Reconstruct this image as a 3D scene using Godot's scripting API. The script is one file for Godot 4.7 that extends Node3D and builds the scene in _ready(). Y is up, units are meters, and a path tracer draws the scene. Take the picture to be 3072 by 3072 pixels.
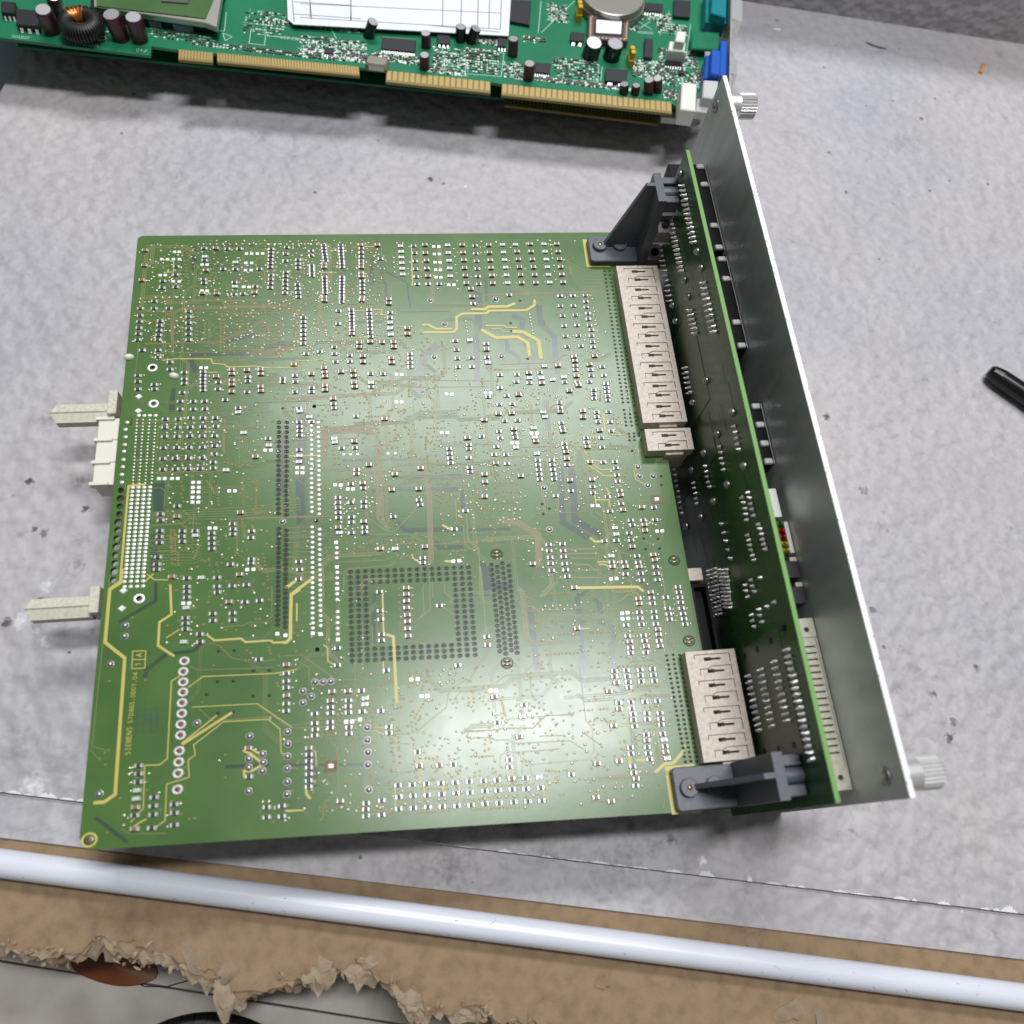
extends Node3D
# Lengths below are millimetres in the frame of the module's main board: x along its width, y along its height, z up from its solder side.
# The bench top lies 38 mm below that face. Godot's axes: X = x, Y = z, Z = y.

class Shape:
	var v := PackedVector3Array()
	var n := PackedVector3Array()
	var t := PackedVector2Array()
	func tri(a: Vector3, b: Vector3, c: Vector3, out: Vector3, ua := Vector2.ZERO, ub := Vector2.ZERO, uc := Vector2.ZERO, na := Vector3.ZERO, nb := Vector3.ZERO, nc := Vector3.ZERO):
		var g := (c - a).cross(b - a)
		var flip := g.dot(out) < 0.0
		if flip: g = -g
		g = g.normalized()
		if na == Vector3.ZERO:
			na = g; nb = g; nc = g
		if flip:
			v.append_array([a, c, b]); n.append_array([na, nc, nb]); t.append_array([ua, uc, ub])
		else:
			v.append_array([a, b, c]); n.append_array([na, nb, nc]); t.append_array([ua, ub, uc])
	func mesh(m: Material, into: ArrayMesh = null) -> ArrayMesh:
		var am := into if into else ArrayMesh.new()
		var arr := []
		arr.resize(Mesh.ARRAY_MAX)
		arr[Mesh.ARRAY_VERTEX] = v
		arr[Mesh.ARRAY_NORMAL] = n
		arr[Mesh.ARRAY_TEX_UV] = t
		am.add_surface_from_arrays(Mesh.PRIMITIVE_TRIANGLES, arr)
		am.surface_set_material(am.get_surface_count() - 1, m)
		return am

var O := Vector3.ZERO          # base of the thing being built, in millimetres (x, y, z)
var US := Vector2(0.004, 0.004) # texture coordinates per millimetre
var UO := Vector2.ZERO
var rng := RandomNumberGenerator.new()
var taken := {}
var mats := {}

func L(x: float, y: float, z: float) -> Vector3:
	return Vector3(x - O.x, z - O.z, y - O.y) * 0.001
func W(x: float, y: float, z: float) -> Vector3:
	return Vector3(x - 114.0, z + 38.0, y - 130.0) * 0.001
func uv(x: float, y: float) -> Vector2:
	return Vector2((x - UO.x) * US.x, (y - UO.y) * US.y)
func V(x, y, z) -> Vector3:
	return Vector3(x, y, z)

# ---------- shape helpers (points are Vector3(x, y, z) in millimetres) ----------
func face(s: Shape, a: Vector3, b: Vector3, c: Vector3, d: Vector3, out: Vector3):
	var o := Vector3(out.x, out.z, out.y)
	var A := L(a.x, a.y, a.z); var B := L(b.x, b.y, b.z); var Cc := L(c.x, c.y, c.z); var D := L(d.x, d.y, d.z)
	var ua: Vector2; var ub: Vector2; var uc: Vector2; var ud: Vector2
	if absf(out.z) >= maxf(absf(out.x), absf(out.y)):
		ua = uv(a.x, a.y); ub = uv(b.x, b.y); uc = uv(c.x, c.y); ud = uv(d.x, d.y)
	elif absf(out.x) > absf(out.y):
		ua = uv(a.z, a.y); ub = uv(b.z, b.y); uc = uv(c.z, c.y); ud = uv(d.z, d.y)
	else:
		ua = uv(a.x, a.z); ub = uv(b.x, b.z); uc = uv(c.x, c.z); ud = uv(d.x, d.z)
	s.tri(A, B, Cc, o, ua, ub, uc)
	s.tri(A, Cc, D, o, ua, uc, ud)
func hexa(s: Shape, b: Array, t: Array):
	var mid := Vector3.ZERO
	for p in b: mid += p
	for p in t: mid += p
	mid /= 8.0
	face(s, t[0], t[1], t[2], t[3], (t[0] + t[1] + t[2] + t[3]) / 4.0 - mid)
	face(s, b[0], b[1], b[2], b[3], (b[0] + b[1] + b[2] + b[3]) / 4.0 - mid)
	for i in 4:
		var j := (i + 1) % 4
		face(s, b[i], b[j], t[j], t[i], (b[i] + b[j] + t[i] + t[j]) / 4.0 - mid)
func box(s: Shape, x0: float, x1: float, y0: float, y1: float, z0: float, z1: float):
	hexa(s, [V(x0, y0, z0), V(x1, y0, z0), V(x1, y1, z0), V(x0, y1, z0)], [V(x0, y0, z1), V(x1, y0, z1), V(x1, y1, z1), V(x0, y1, z1)])
func inset(poly: PackedVector2Array, d: float) -> PackedVector2Array:
	var r := PackedVector2Array()
	var k := poly.size()
	var area := 0.0
	for i in k: area += poly[i].cross(poly[(i + 1) % k])
	var sg := 1.0 if area > 0.0 else -1.0
	for i in k:
		var a := (poly[i] - poly[(i + k - 1) % k]).normalized()
		var b := (poly[(i + 1) % k] - poly[i]).normalized()
		var na := Vector2(-a.y, a.x) * sg
		var nb := Vector2(-b.y, b.x) * sg
		var m := (na + nb)
		r.append(poly[i] + m * (d / maxf(0.3, 1.0 + na.dot(nb))))
	return r
func prism(s: Shape, poly: PackedVector2Array, z0: float, z1: float, bevel := 0.0, bottom := true):
	var k := poly.size()
	var top := inset(poly, bevel) if bevel > 0.0 else poly
	var idx := Geometry2D.triangulate_polygon(top)
	for i in range(0, idx.size(), 3):
		var p := [top[idx[i]], top[idx[i + 1]], top[idx[i + 2]]]
		s.tri(L(p[0].x, p[0].y, z1), L(p[1].x, p[1].y, z1), L(p[2].x, p[2].y, z1), Vector3.UP, uv(p[0].x, p[0].y), uv(p[1].x, p[1].y), uv(p[2].x, p[2].y))
		if bottom and bevel == 0.0:
			s.tri(L(p[0].x, p[0].y, z0), L(p[1].x, p[1].y, z0), L(p[2].x, p[2].y, z0), Vector3.DOWN, uv(p[0].x, p[0].y), uv(p[1].x, p[1].y), uv(p[2].x, p[2].y))
	var area := 0.0
	for i in k: area += poly[i].cross(poly[(i + 1) % k])
	var sg := 1.0 if area > 0.0 else -1.0
	for i in k:
		var j := (i + 1) % k
		var e := poly[j] - poly[i]
		var out := Vector3(e.y, -e.x, 0.0) * sg
		var zb := z1 - bevel
		face(s, V(poly[i].x, poly[i].y, z0), V(poly[j].x, poly[j].y, z0), V(poly[j].x, poly[j].y, zb), V(poly[i].x, poly[i].y, zb), out)
		if bevel > 0.0:
			face(s, V(poly[i].x, poly[i].y, zb), V(poly[j].x, poly[j].y, zb), V(top[j].x, top[j].y, z1), V(top[i].x, top[i].y, z1), out.normalized() + Vector3(0, 0, 0.9))
func rect(x0: float, x1: float, y0: float, y1: float, c := 0.0) -> PackedVector2Array:
	if c <= 0.0: return PackedVector2Array([Vector2(x0, y0), Vector2(x1, y0), Vector2(x1, y1), Vector2(x0, y1)])
	return PackedVector2Array([Vector2(x0 + c, y0), Vector2(x1 - c, y0), Vector2(x1 - c * 0.3, y0 + c * 0.3), Vector2(x1, y0 + c), Vector2(x1, y1 - c), Vector2(x1 - c * 0.3, y1 - c * 0.3), Vector2(x1 - c, y1), Vector2(x0 + c, y1), Vector2(x0 + c * 0.3, y1 - c * 0.3), Vector2(x0, y1 - c), Vector2(x0, y0 + c), Vector2(x0 + c * 0.3, y0 + c * 0.3)])
func rbox(s: Shape, x0: float, x1: float, y0: float, y1: float, z0: float, z1: float, c := 0.3):
	prism(s, rect(x0, x1, y0, y1, c), z0, z1, c * 0.6)
func disc(c: Vector2, rx: float, ry: float, k := 16) -> PackedVector2Array:
	var r := PackedVector2Array()
	for i in k: r.append(c + Vector2(cos(TAU * i / k) * rx, sin(TAU * i / k) * ry))
	return r
func lathe(s: Shape, a: Vector3, b: Vector3, prof: Array, k := 16, sy := 1.0):
	# prof: [along 0..1 from a to b, radius]; smooth round the axis, flat along it
	var ax := (b - a)
	var u := ax.normalized()
	var p := u.cross(Vector3(0, 0, 1)) if absf(u.z) < 0.9 else Vector3(1, 0, 0)
	p = (p - u * p.dot(u)).normalized()
	var q := u.cross(p)
	for i in prof.size() - 1:
		var c0: Vector3 = a + ax * prof[i][0]
		var c1: Vector3 = a + ax * prof[i + 1][0]
		var r0: float = prof[i][1]
		var r1: float = prof[i + 1][1]
		var slope: float = (r0 - r1) / maxf(1e-6, (c1 - c0).length())
		var up := 1.0 if (c1 - c0).dot(u) >= 0.0 else -1.0
		for j in k:
			var t0 := TAU * j / k
			var t1 := TAU * (j + 1) / k
			var d0 := p * cos(t0) + q * sin(t0) * sy
			var d1 := p * cos(t1) + q * sin(t1) * sy
			var n0 := (d0 * up + u * slope).normalized()
			var n1 := (d1 * up + u * slope).normalized()
			if (c1 - c0).length() < 1e-5:
				n0 = u * (1.0 if r1 < r0 else -1.0); n1 = n0
			var w0 := Vector3(n0.x, n0.z, n0.y)
			var w1 := Vector3(n1.x, n1.z, n1.y)
			var A := c0 + d0 * r0; var B := c0 + d1 * r0; var Cc := c1 + d1 * r1; var D := c1 + d0 * r1
			var la := L(A.x, A.y, A.z); var lb := L(B.x, B.y, B.z); var lc := L(Cc.x, Cc.y, Cc.z); var ld := L(D.x, D.y, D.z)
			var ln := ax.length()
			var uA := Vector2(float(j) / k * 8.0, prof[i][0] * ln * US.y); var uB := Vector2(float(j + 1) / k * 8.0, uA.y); var uC := Vector2(uB.x, prof[i + 1][0] * ln * US.y); var uD := Vector2(uA.x, uC.y)
			if r0 > 1e-5: s.tri(la, lb, lc, w0 + w1, uA, uB, uC, w0, w1, w1)
			if r1 > 1e-5: s.tri(la, lc, ld, w0 + w1, uA, uC, uD, w0, w1, w0)
func dome(s: Shape, c: Vector3, rx: float, ry: float, h: float, k := 10, rings := 3):
	for i in rings:
		var f0 := PI / 2 * i / rings
		var f1 := PI / 2 * (i + 1) / rings
		for j in k:
			var P := []
			var N := []
			for q in [[f0, j], [f0, j + 1], [f1, j + 1], [f1, j]]:
				var t := TAU * float(q[1]) / k
				var d := Vector3(cos(q[0]) * cos(t) * rx, cos(q[0]) * sin(t) * ry, sin(q[0]) * h)
				P.append(L(c.x + d.x, c.y + d.y, c.z + d.z))
				var nn := Vector3(d.x / (rx * rx), d.z / (h * h), d.y / (ry * ry)).normalized()
				N.append(nn)
			s.tri(P[0], P[1], P[2], N[0], Vector2.ZERO, Vector2.ZERO, Vector2.ZERO, N[0], N[1], N[2])
			if i < rings - 1: s.tri(P[0], P[2], P[3], N[0], Vector2.ZERO, Vector2.ZERO, Vector2.ZERO, N[0], N[2], N[3])
func ringz(s: Shape, c: Vector3, r0: float, r1: float, h: float, k := 14, sy := 1.0):
	# an annulus with a rounded top
	lathe(s, c, c + Vector3(0, 0, h), [[0.0, r1], [0.6, r1 * 0.96], [1.0, (r0 + r1) * 0.5 + (r1 - r0) * 0.18], [1.0, (r0 + r1) * 0.5 - (r1 - r0) * 0.18], [0.5, r0]], k, sy)
func strip(s: Shape, pts: PackedVector2Array, w: float, z: float, ends := true):
	# a flat land of constant width with mitred bends and rounded ends
	var k := pts.size()
	var lft := PackedVector2Array()
	var rgt := PackedVector2Array()
	for i in k:
		var a := (pts[i] - pts[i - 1]).normalized() if i > 0 else (pts[1] - pts[0]).normalized()
		var b := (pts[i + 1] - pts[i]).normalized() if i < k - 1 else a
		var na := Vector2(-a.y, a.x)
		var nb := Vector2(-b.y, b.x)
		var m := (na + nb) / maxf(0.35, 1.0 + na.dot(nb))
		lft.append(pts[i] + m * w * 0.5)
		rgt.append(pts[i] - m * w * 0.5)
	for i in k - 1:
		face(s, V(lft[i].x, lft[i].y, z), V(lft[i + 1].x, lft[i + 1].y, z), V(rgt[i + 1].x, rgt[i + 1].y, z), V(rgt[i].x, rgt[i].y, z), Vector3(0, 0, 1))
	if not ends: return
	for e in [[0, 1], [k - 1, k - 2]]:
		var c := pts[e[0]]
		var d := (pts[e[0]] - pts[e[1]]).normalized()
		var sd := Vector2(-d.y, d.x)
		var prev := c + sd * w * 0.5
		for q in range(1, 5):
			var an := PI * q / 4.0
			var cur := c + sd * cos(an) * w * 0.5 + d * sin(an) * w * 0.5
			s.tri(L(c.x, c.y, z), L(prev.x, prev.y, z), L(cur.x, cur.y, z), Vector3.UP, uv(c.x, c.y), uv(prev.x, prev.y), uv(cur.x, cur.y))
			prev = cur
func bundle(s: Shape, pts: PackedVector2Array, w: float, z: float):
	# parallel fine tracks that run side by side
	var n := roundi(w / 0.52)
	if n < 2:
		strip(s, pts, minf(w, 0.45), z)
		return
	var k := pts.size()
	for q in n:
		var off := (float(q) / (n - 1) - 0.5) * (w - 0.34)
		var line := PackedVector2Array()
		for i in k:
			var a := (pts[i] - pts[i - 1]).normalized() if i > 0 else (pts[1] - pts[0]).normalized()
			var b := (pts[i + 1] - pts[i]).normalized() if i < k - 1 else a
			var na := Vector2(-a.y, a.x)
			var nb := Vector2(-b.y, b.x)
			var p := pts[i] + (na + nb) / maxf(0.35, 1.0 + na.dot(nb)) * off
			if i == 0: p -= a * rng.randf_range(-1.2, 1.6)
			if i == k - 1: p += a * rng.randf_range(-1.2, 1.6)
			line.append(p)
		strip(s, line, 0.34, z)
func tube(s: Shape, pts: Array, r: float, k := 8):
	for i in pts.size() - 1: lathe(s, pts[i], pts[i + 1], [[0.0, r], [1.0, r]], k)
func field(s: Shape, x0: float, x1: float, y0: float, y1: float, z0: float, z1: float, cuts: Array):
	# a block whose top has rectangular sinkings: cuts = [xa, xb, ya, yb, depth]
	var xs := [x0, x1]
	var ys := [y0, y1]
	for c in cuts:
		for q in [c[0], c[1]]:
			if not xs.has(q) and q > x0 and q < x1: xs.append(q)
		for q in [c[2], c[3]]:
			if not ys.has(q) and q > y0 and q < y1: ys.append(q)
	xs.sort(); ys.sort()
	var hgt := []
	for j in ys.size() - 1:
		var row := []
		for i in xs.size() - 1:
			var mx: float = (xs[i] + xs[i + 1]) / 2.0
			var my: float = (ys[j] + ys[j + 1]) / 2.0
			var h := z1
			for c in cuts:
				if mx > c[0] and mx < c[1] and my > c[2] and my < c[3]: h = minf(h, z1 - c[4])
			row.append(h)
		hgt.append(row)
	for j in ys.size() - 1:
		for i in xs.size() - 1:
			var h: float = hgt[j][i]
			face(s, V(xs[i], ys[j], h), V(xs[i + 1], ys[j], h), V(xs[i + 1], ys[j + 1], h), V(xs[i], ys[j + 1], h), Vector3(0, 0, 1))
			var hr: float = hgt[j][i + 1] if i < xs.size() - 2 else z0
			if absf(hr - h) > 1e-4: face(s, V(xs[i + 1], ys[j], h), V(xs[i + 1], ys[j + 1], h), V(xs[i + 1], ys[j + 1], hr), V(xs[i + 1], ys[j], hr), Vector3(1 if h > hr else -1, 0, 0))
			var hd: float = hgt[j + 1][i] if j < ys.size() - 2 else z0
			if absf(hd - h) > 1e-4: face(s, V(xs[i], ys[j + 1], h), V(xs[i + 1], ys[j + 1], h), V(xs[i + 1], ys[j + 1], hd), V(xs[i], ys[j + 1], hd), Vector3(0, 1 if h > hd else -1, 0))
	face(s, V(x0, y0, z0), V(x0, y1, z0), V(x0, y1, z1), V(x0, y0, z1), Vector3(-1, 0, 0))
	face(s, V(x0, y0, z0), V(x1, y0, z0), V(x1, y0, z1), V(x0, y0, z1), Vector3(0, -1, 0))
	face(s, V(x0, y0, z0), V(x1, y0, z0), V(x1, y1, z0), V(x0, y1, z0), Vector3(0, 0, -1))
func pierced(outline: PackedVector2Array, holes: Array) -> PackedVector2Array:
	# joins the holes to the outline with hairline slits so that the plate can be triangulated
	var poly := outline
	var area := 0.0
	for i in poly.size(): area += poly[i].cross(poly[(i + 1) % poly.size()])
	if area < 0.0: poly.reverse()
	var hs := holes.duplicate()
	hs.sort_custom(func(a, b): return a.c.x + a.r > b.c.x + b.r)
	for h in hs:
		var y: float = h.c.y
		var start := Vector2(h.c.x + h.r, y)
		var best := 1e9
		var at := -1
		for i in poly.size():
			var a := poly[i]
			var b := poly[(i + 1) % poly.size()]
			if (a.y - y) * (b.y - y) > 0.0 or a.y == b.y: continue
			var x := a.x + (b.x - a.x) * (y - a.y) / (b.y - a.y)
			if x > start.x - 1e-4 and x < best:
				best = x; at = i
		var ring := PackedVector2Array()
		var e := 0.004
		var gap: float = e / h.r
		for k in 16:
			var an: float = -gap - (TAU - 2.0 * gap) * k / 15.0
			ring.append(h.c + Vector2(cos(an), sin(an)) * h.r)
		var r := PackedVector2Array()
		for i in at + 1: r.append(poly[i])
		r.append(Vector2(best, y - e))
		r.append_array(ring)
		r.append(Vector2(best, y + e))
		for i in range(at + 1, poly.size()): r.append(poly[i])
		poly = r
	return poly

# ---------- nodes ----------
func numbered(called: String) -> String:
	var k: int = taken.get(called, -1) + 1
	taken[called] = k
	return called if k == 0 else "%s_%03d" % [called, k]
func thing(called: String, label: String, category: String, x: float, y: float, z: float, group := "") -> Node3D:
	var o := Node3D.new()
	o.name = numbered(called)
	add_child(o)
	O = Vector3(x, y, z)
	o.position = W(x, y, z)
	o.set_meta("label", label)
	o.set_meta("category", category)
	if group != "": o.set_meta("group", group)
	return o
func part(called: String, s: Shape, m: Material, parent: Node, kind := "", label := "") -> MeshInstance3D:
	var o := MeshInstance3D.new()
	o.name = called
	o.mesh = s.mesh(m)
	parent.add_child(o, true)
	if kind != "": o.set_meta("kind", kind)
	if label != "": o.set_meta("label", label)
	return o
func piece(called: String, mesh: Mesh, at: Vector3, turn: float, parent: Node) -> MeshInstance3D:
	var o := MeshInstance3D.new()
	o.name = called
	o.mesh = mesh
	parent.add_child(o, true)
	o.position = at
	o.rotation.y = turn
	return o
func many(called: String, mesh: Mesh, spots: Array, parent: Node):
	var mm := MultiMesh.new()
	mm.transform_format = MultiMesh.TRANSFORM_3D
	mm.mesh = mesh
	mm.instance_count = spots.size()
	for i in spots.size(): mm.set_instance_transform(i, spots[i])
	var o := MultiMeshInstance3D.new()
	o.name = called
	o.multimesh = mm
	parent.add_child(o, true)
	o.set_meta("kind", "stuff")
func alone(called: String, s: Shape, m: Material, label: String, category: String, x: float, y: float, z: float, kind := "") -> MeshInstance3D:
	var o := MeshInstance3D.new()
	o.name = numbered(called)
	o.mesh = s.mesh(m)
	add_child(o)
	o.position = W(x, y, z)
	o.set_meta("label", label)
	if kind != "": o.set_meta("kind", kind)
	if category != "": o.set_meta("category", category)
	return o
func mat(r: float, g: float, b: float, rough := 0.5, metal := 0.0, spec := 0.5) -> StandardMaterial3D:
	var key := "%f %f %f %f %f %f" % [r, g, b, rough, metal, spec]
	if mats.has(key): return mats[key]
	var m := StandardMaterial3D.new()
	m.albedo_color = Color(r, g, b)
	m.roughness = rough
	m.metallic = metal
	m.metallic_specular = spec
	mats[key] = m
	return m
func noise_tex(size: int, freq: float, ramp: Array, seed_: int, normal := false, strength := 4.0, kind := FastNoiseLite.TYPE_SIMPLEX_SMOOTH) -> NoiseTexture2D:
	var f := FastNoiseLite.new()
	f.seed = seed_
	f.frequency = freq
	f.noise_type = kind
	f.fractal_octaves = 4
	var t := NoiseTexture2D.new()
	t.width = size; t.height = size
	t.seamless = true
	t.noise = f
	if normal:
		t.as_normal_map = true
		t.bump_strength = strength
	elif ramp.size() > 0:
		var g := Gradient.new()
		var off := PackedFloat32Array()
		var cols := PackedColorArray()
		for q in ramp:
			off.append(q[0]); cols.append(q[1])
		g.offsets = off
		g.colors = cols
		t.color_ramp = g
	return t

func _ready():
	rng.seed = 20240517
	camera_and_light()
	materials()
	bench()
	print("bench")
	module()
	print("module")
	slot_cards()
	print("cards")
	loose_things()

func camera_and_light():
	var cam := Camera3D.new()
	cam.name = "camera"
	add_child(cam)
	cam.transform = Transform3D(Basis(CAM_RIGHT, -CAM_DOWN, -CAM_FWD).orthonormalized(), CAM_AT)
	cam.fov = CAM_FOV
	cam.near = 0.02
	cam.far = 20.0
	cam.current = true
	var lens := CameraAttributesPhysical.new()
	lens.frustum_focus_distance = 0.37
	lens.frustum_focal_length = 19.5
	lens.exposure_aperture = 6.0
	lens.frustum_near = 0.02
	lens.frustum_far = 20.0
	cam.attributes = lens
	var e := Environment.new()
	e.background_mode = Environment.BG_COLOR
	e.background_color = Color(0.47, 0.47, 0.47)
	e.tonemap_mode = Environment.TONE_MAPPER_LINEAR
	e.tonemap_exposure = 0.73
	e.sdfgi_enabled = true
	e.ssao_enabled = true
	e.ssil_enabled = true
	var we := WorldEnvironment.new()
	we.environment = e
	add_child(we)
	lamp("long fluorescent ceiling panel hanging beyond the slot cards", 340.0, -960.0, 1800.0, 1.15, 0.36, 4.1, -0.06)
	lamp("shorter fluorescent ceiling panel hanging straight above the module", 395.0, -20.0, 1800.0, 0.66, 0.14, 3.1, 0.12)

func lamp(label: String, x: float, y: float, z: float, a: float, b: float, energy: float, turn: float):
	var o := thing("ceiling_lamp", label, "lamp", x, y, z, "ceiling lamps")
	o.rotation.y = turn
	var s := Shape.new()
	box(s, x - a * 520, x + a * 520, y - b * 560, y + b * 560, z + 12, z + 60)
	part("housing", s, mat(0.85, 0.85, 0.85, 0.5), o)
	var g := StandardMaterial3D.new()
	g.albedo_color = Color(0.9, 0.9, 0.9)
	g.emission_enabled = true
	g.emission = Color(0.985, 0.99, 1.0)
	g.emission_energy_multiplier = 1.0
	s = Shape.new()
	box(s, x - a * 500, x + a * 500, y - b * 500, y + b * 500, z + 6, z + 11)
	part("diffuser", s, g, o)
	var l := AreaLight3D.new()
	l.name = "glow"
	l.area_size = Vector2(a, b)
	l.light_energy = energy
	l.light_color = Color(0.985, 0.99, 1.0)
	l.set("area_range", 6.0)
	l.set("area_attenuation", 2.0)
	l.shadow_enabled = true
	o.add_child(l)
	l.rotation.x = -PI / 2
	l.position = Vector3(0, 0.003, 0)

var MASK: StandardMaterial3D
var M := {}
func materials():
	# solder mask over copper: green lacquer, slightly mottled, over a fine weave
	MASK = mask_mat(Color(0.285, 0.415, 0.205), 0.27, 11)
	M.mask = MASK
	M.mask_dark = mask_mat(Color(0.222, 0.31, 0.25), 0.27, 12)
	M.mask_side = mask_mat(Color(0.15, 0.30, 0.13), 0.30, 13)
	M.laminate_edge = mat(0.36, 0.52, 0.24, 0.5)
	M.gold = mat(0.74, 0.69, 0.36, 0.38, 0.0)
	M.brown = mat(0.50, 0.43, 0.28, 0.36)
	M.fine = mat(0.47, 0.48, 0.29, 0.34)
	M.faint = mat(0.36, 0.44, 0.24, 0.3)
	M.ring = mat(0.58, 0.50, 0.32, 0.38, 0.3)
	M.oxide = mat(0.27, 0.28, 0.27, 0.36, 0.7)
	M.solder = mat(0.88, 0.875, 0.86, 0.34, 0.6)
	M.dot = mat(0.78, 0.76, 0.69, 0.34, 0.6)
	M.tin = mat(0.90, 0.90, 0.88, 0.42, 0.45)
	M.dullsolder = mat(0.62, 0.62, 0.61, 0.32, 0.75)
	M.pin = mat(0.16, 0.18, 0.15, 0.35, 0.6)
	M.res = mat(0.17, 0.18, 0.21, 0.4)
	M.cap = mat(0.52, 0.37, 0.28, 0.42)
	M.pale = mat(0.72, 0.78, 0.74, 0.38)
	M.steel = steel_mat()
	M.bare = mat(0.78, 0.77, 0.74, 0.36, 0.85)
	M.bright = mat(0.93, 0.93, 0.92, 0.28, 0.7)
	M.black = mat(0.045, 0.045, 0.055, 0.45, 0.0, 0.3)
	M.slate = speckled(Color(0.32, 0.335, 0.365), 0.4, 31)
	M.beige = speckled(Color(0.78, 0.73, 0.68), 0.5, 32)
	M.ivory = mat(0.86, 0.85, 0.79, 0.45)
	M.bone = speckled(Color(0.77, 0.76, 0.69), 0.5, 33)
	M.brass = mat(0.80, 0.60, 0.34, 0.3, 0.9)

func mask_mat(c: Color, rough: float, sd: int) -> StandardMaterial3D:
	var m := StandardMaterial3D.new()
	m.albedo_texture = noise_tex(512, 0.012, [[0.0, Color(c.r * 0.90, c.g * 0.92, c.b * 0.95)], [0.5, c], [1.0, Color(c.r * 1.1, c.g * 1.06, c.b * 1.08)]], sd)
	m.roughness = rough
	m.roughness_texture = noise_tex(512, 0.03, [[0.0, Color(0.86, 0.86, 0.86)], [1.0, Color(1, 1, 1)]], sd + 40)
	m.normal_enabled = true
	m.normal_texture = noise_tex(512, 0.05, [], sd + 80, true, 1.2)
	m.normal_scale = 0.015
	m.metallic_specular = 0.5
	return m
func speckled(c: Color, rough: float, sd: int) -> StandardMaterial3D:
	var m := StandardMaterial3D.new()
	m.albedo_texture = noise_tex(256, 0.06, [[0.0, Color(c.r * 0.91, c.g * 0.91, c.b * 0.91)], [0.45, c], [1.0, Color(c.r * 1.08, c.g * 1.08, c.b * 1.08)]], sd)
	m.roughness = rough
	m.uv1_triplanar = true
	m.uv1_scale = Vector3(30, 30, 30)
	return m
func steel_mat() -> StandardMaterial3D:
	var m := StandardMaterial3D.new()
	m.albedo_texture = noise_tex(512, 0.02, [[0.0, Color(0.75, 0.775, 0.77)], [0.5, Color(0.80, 0.82, 0.815)], [1.0, Color(0.84, 0.855, 0.85)]], 51)
	m.metallic = 0.5
	m.roughness = 0.62
	m.roughness_texture = noise_tex(512, 0.04, [[0.0, Color(0.75, 0.75, 0.75)], [1.0, Color(1, 1, 1)]], 52)
	m.uv1_triplanar = true
	m.uv1_scale = Vector3(10, 3, 10)
	return m

# ---------- the bench ----------
func bench_image() -> ImageTexture:
	var n := 2048
	var fa := FastNoiseLite.new(); fa.seed = 5; fa.frequency = 0.004; fa.fractal_octaves = 6; fa.fractal_gain = 0.6
	var fb := FastNoiseLite.new(); fb.seed = 6; fb.frequency = 0.05; fb.fractal_octaves = 3
	var fc := FastNoiseLite.new(); fc.seed = 7; fc.frequency = 0.02; fc.fractal_octaves = 5; fc.fractal_gain = 0.65
	var fd := FastNoiseLite.new(); fd.seed = 8; fd.frequency = 0.0016; fd.fractal_octaves = 4
	var a := fa.get_image(n, n, false, false, false).get_data()
	var b := fb.get_image(n, n, false, false, false).get_data()
	var c := fc.get_image(n, n, false, false, false).get_data()
	var d := fd.get_image(n, n, false, false, false).get_data()
	var px := PackedByteArray()
	px.resize(n * n * 3)
	for i in n * n:
		var v := 172.0 + (a[i] - 128) * 0.055 + (b[i] - 128) * 0.06 + (d[i] - 128) * 0.05
		var k: int = c[i] - 192
		if k > 0: v -= minf(k * 1.1, 40.0)
		var w := (d[i] - 128) * 0.03
		px[i * 3] = clampi(int(v + 1.5 + w), 0, 255)
		px[i * 3 + 1] = clampi(int(v - 1.5), 0, 255)
		px[i * 3 + 2] = clampi(int(v + 1.0 - w), 0, 255)
	var im := Image.create_from_data(n, n, false, Image.FORMAT_RGB8, px)
	# stains, specks and painted soft shade beside the board, with outlines of their own
	var fs := FastNoiseLite.new(); fs.seed = 9; fs.frequency = 0.11; fs.fractal_octaves = 4
	for i in range(0, STAINS_AND_SHADE.size(), 4): stain_and_shade(im, fs, STAINS_AND_SHADE[i], STAINS_AND_SHADE[i + 1], STAINS_AND_SHADE[i + 2], STAINS_AND_SHADE[i + 3])
	for i in 130:
		stain_and_shade(im, fs, rng.randf_range(-100, 540), rng.randf_range(-235, 335), rng.randf_range(0.35, 1.0) if rng.randf() < 0.85 else rng.randf_range(1.0, 2.2), rng.randf_range(0.35, 0.8))
	for i in 14: stain_and_shade(im, fs, rng.randf_range(-100, 540), rng.randf_range(-235, 335), rng.randf_range(0.4, 0.9), -rng.randf_range(0.4, 0.8))
	# fine scratches, pale or dark
	for i in 46:
		var p := Vector2(rng.randf_range(20, 2020), rng.randf_range(20, 2020))
		var go := Vector2.from_angle(rng.randf_range(0, TAU))
		var bend := rng.randf_range(-0.004, 0.004)
		var ink := Color(0.86, 0.86, 0.87) if rng.randf() < 0.7 else Color(0.33, 0.32, 0.32)
		var k := rng.randf_range(0.2, 0.6)
		for q in rng.randi_range(14, 120):
			p += go
			go = go.rotated(bend + rng.randf_range(-0.02, 0.02))
			if p.x < 1 or p.y < 1 or p.x > 2046 or p.y > 2046: break
			if rng.randf() < 0.8: im.set_pixel(int(p.x), int(p.y), im.get_pixel(int(p.x), int(p.y)).lerp(ink, k * rng.randf_range(0.4, 1.0)))
	im.generate_mipmaps()
	return ImageTexture.create_from_image(im)
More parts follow.
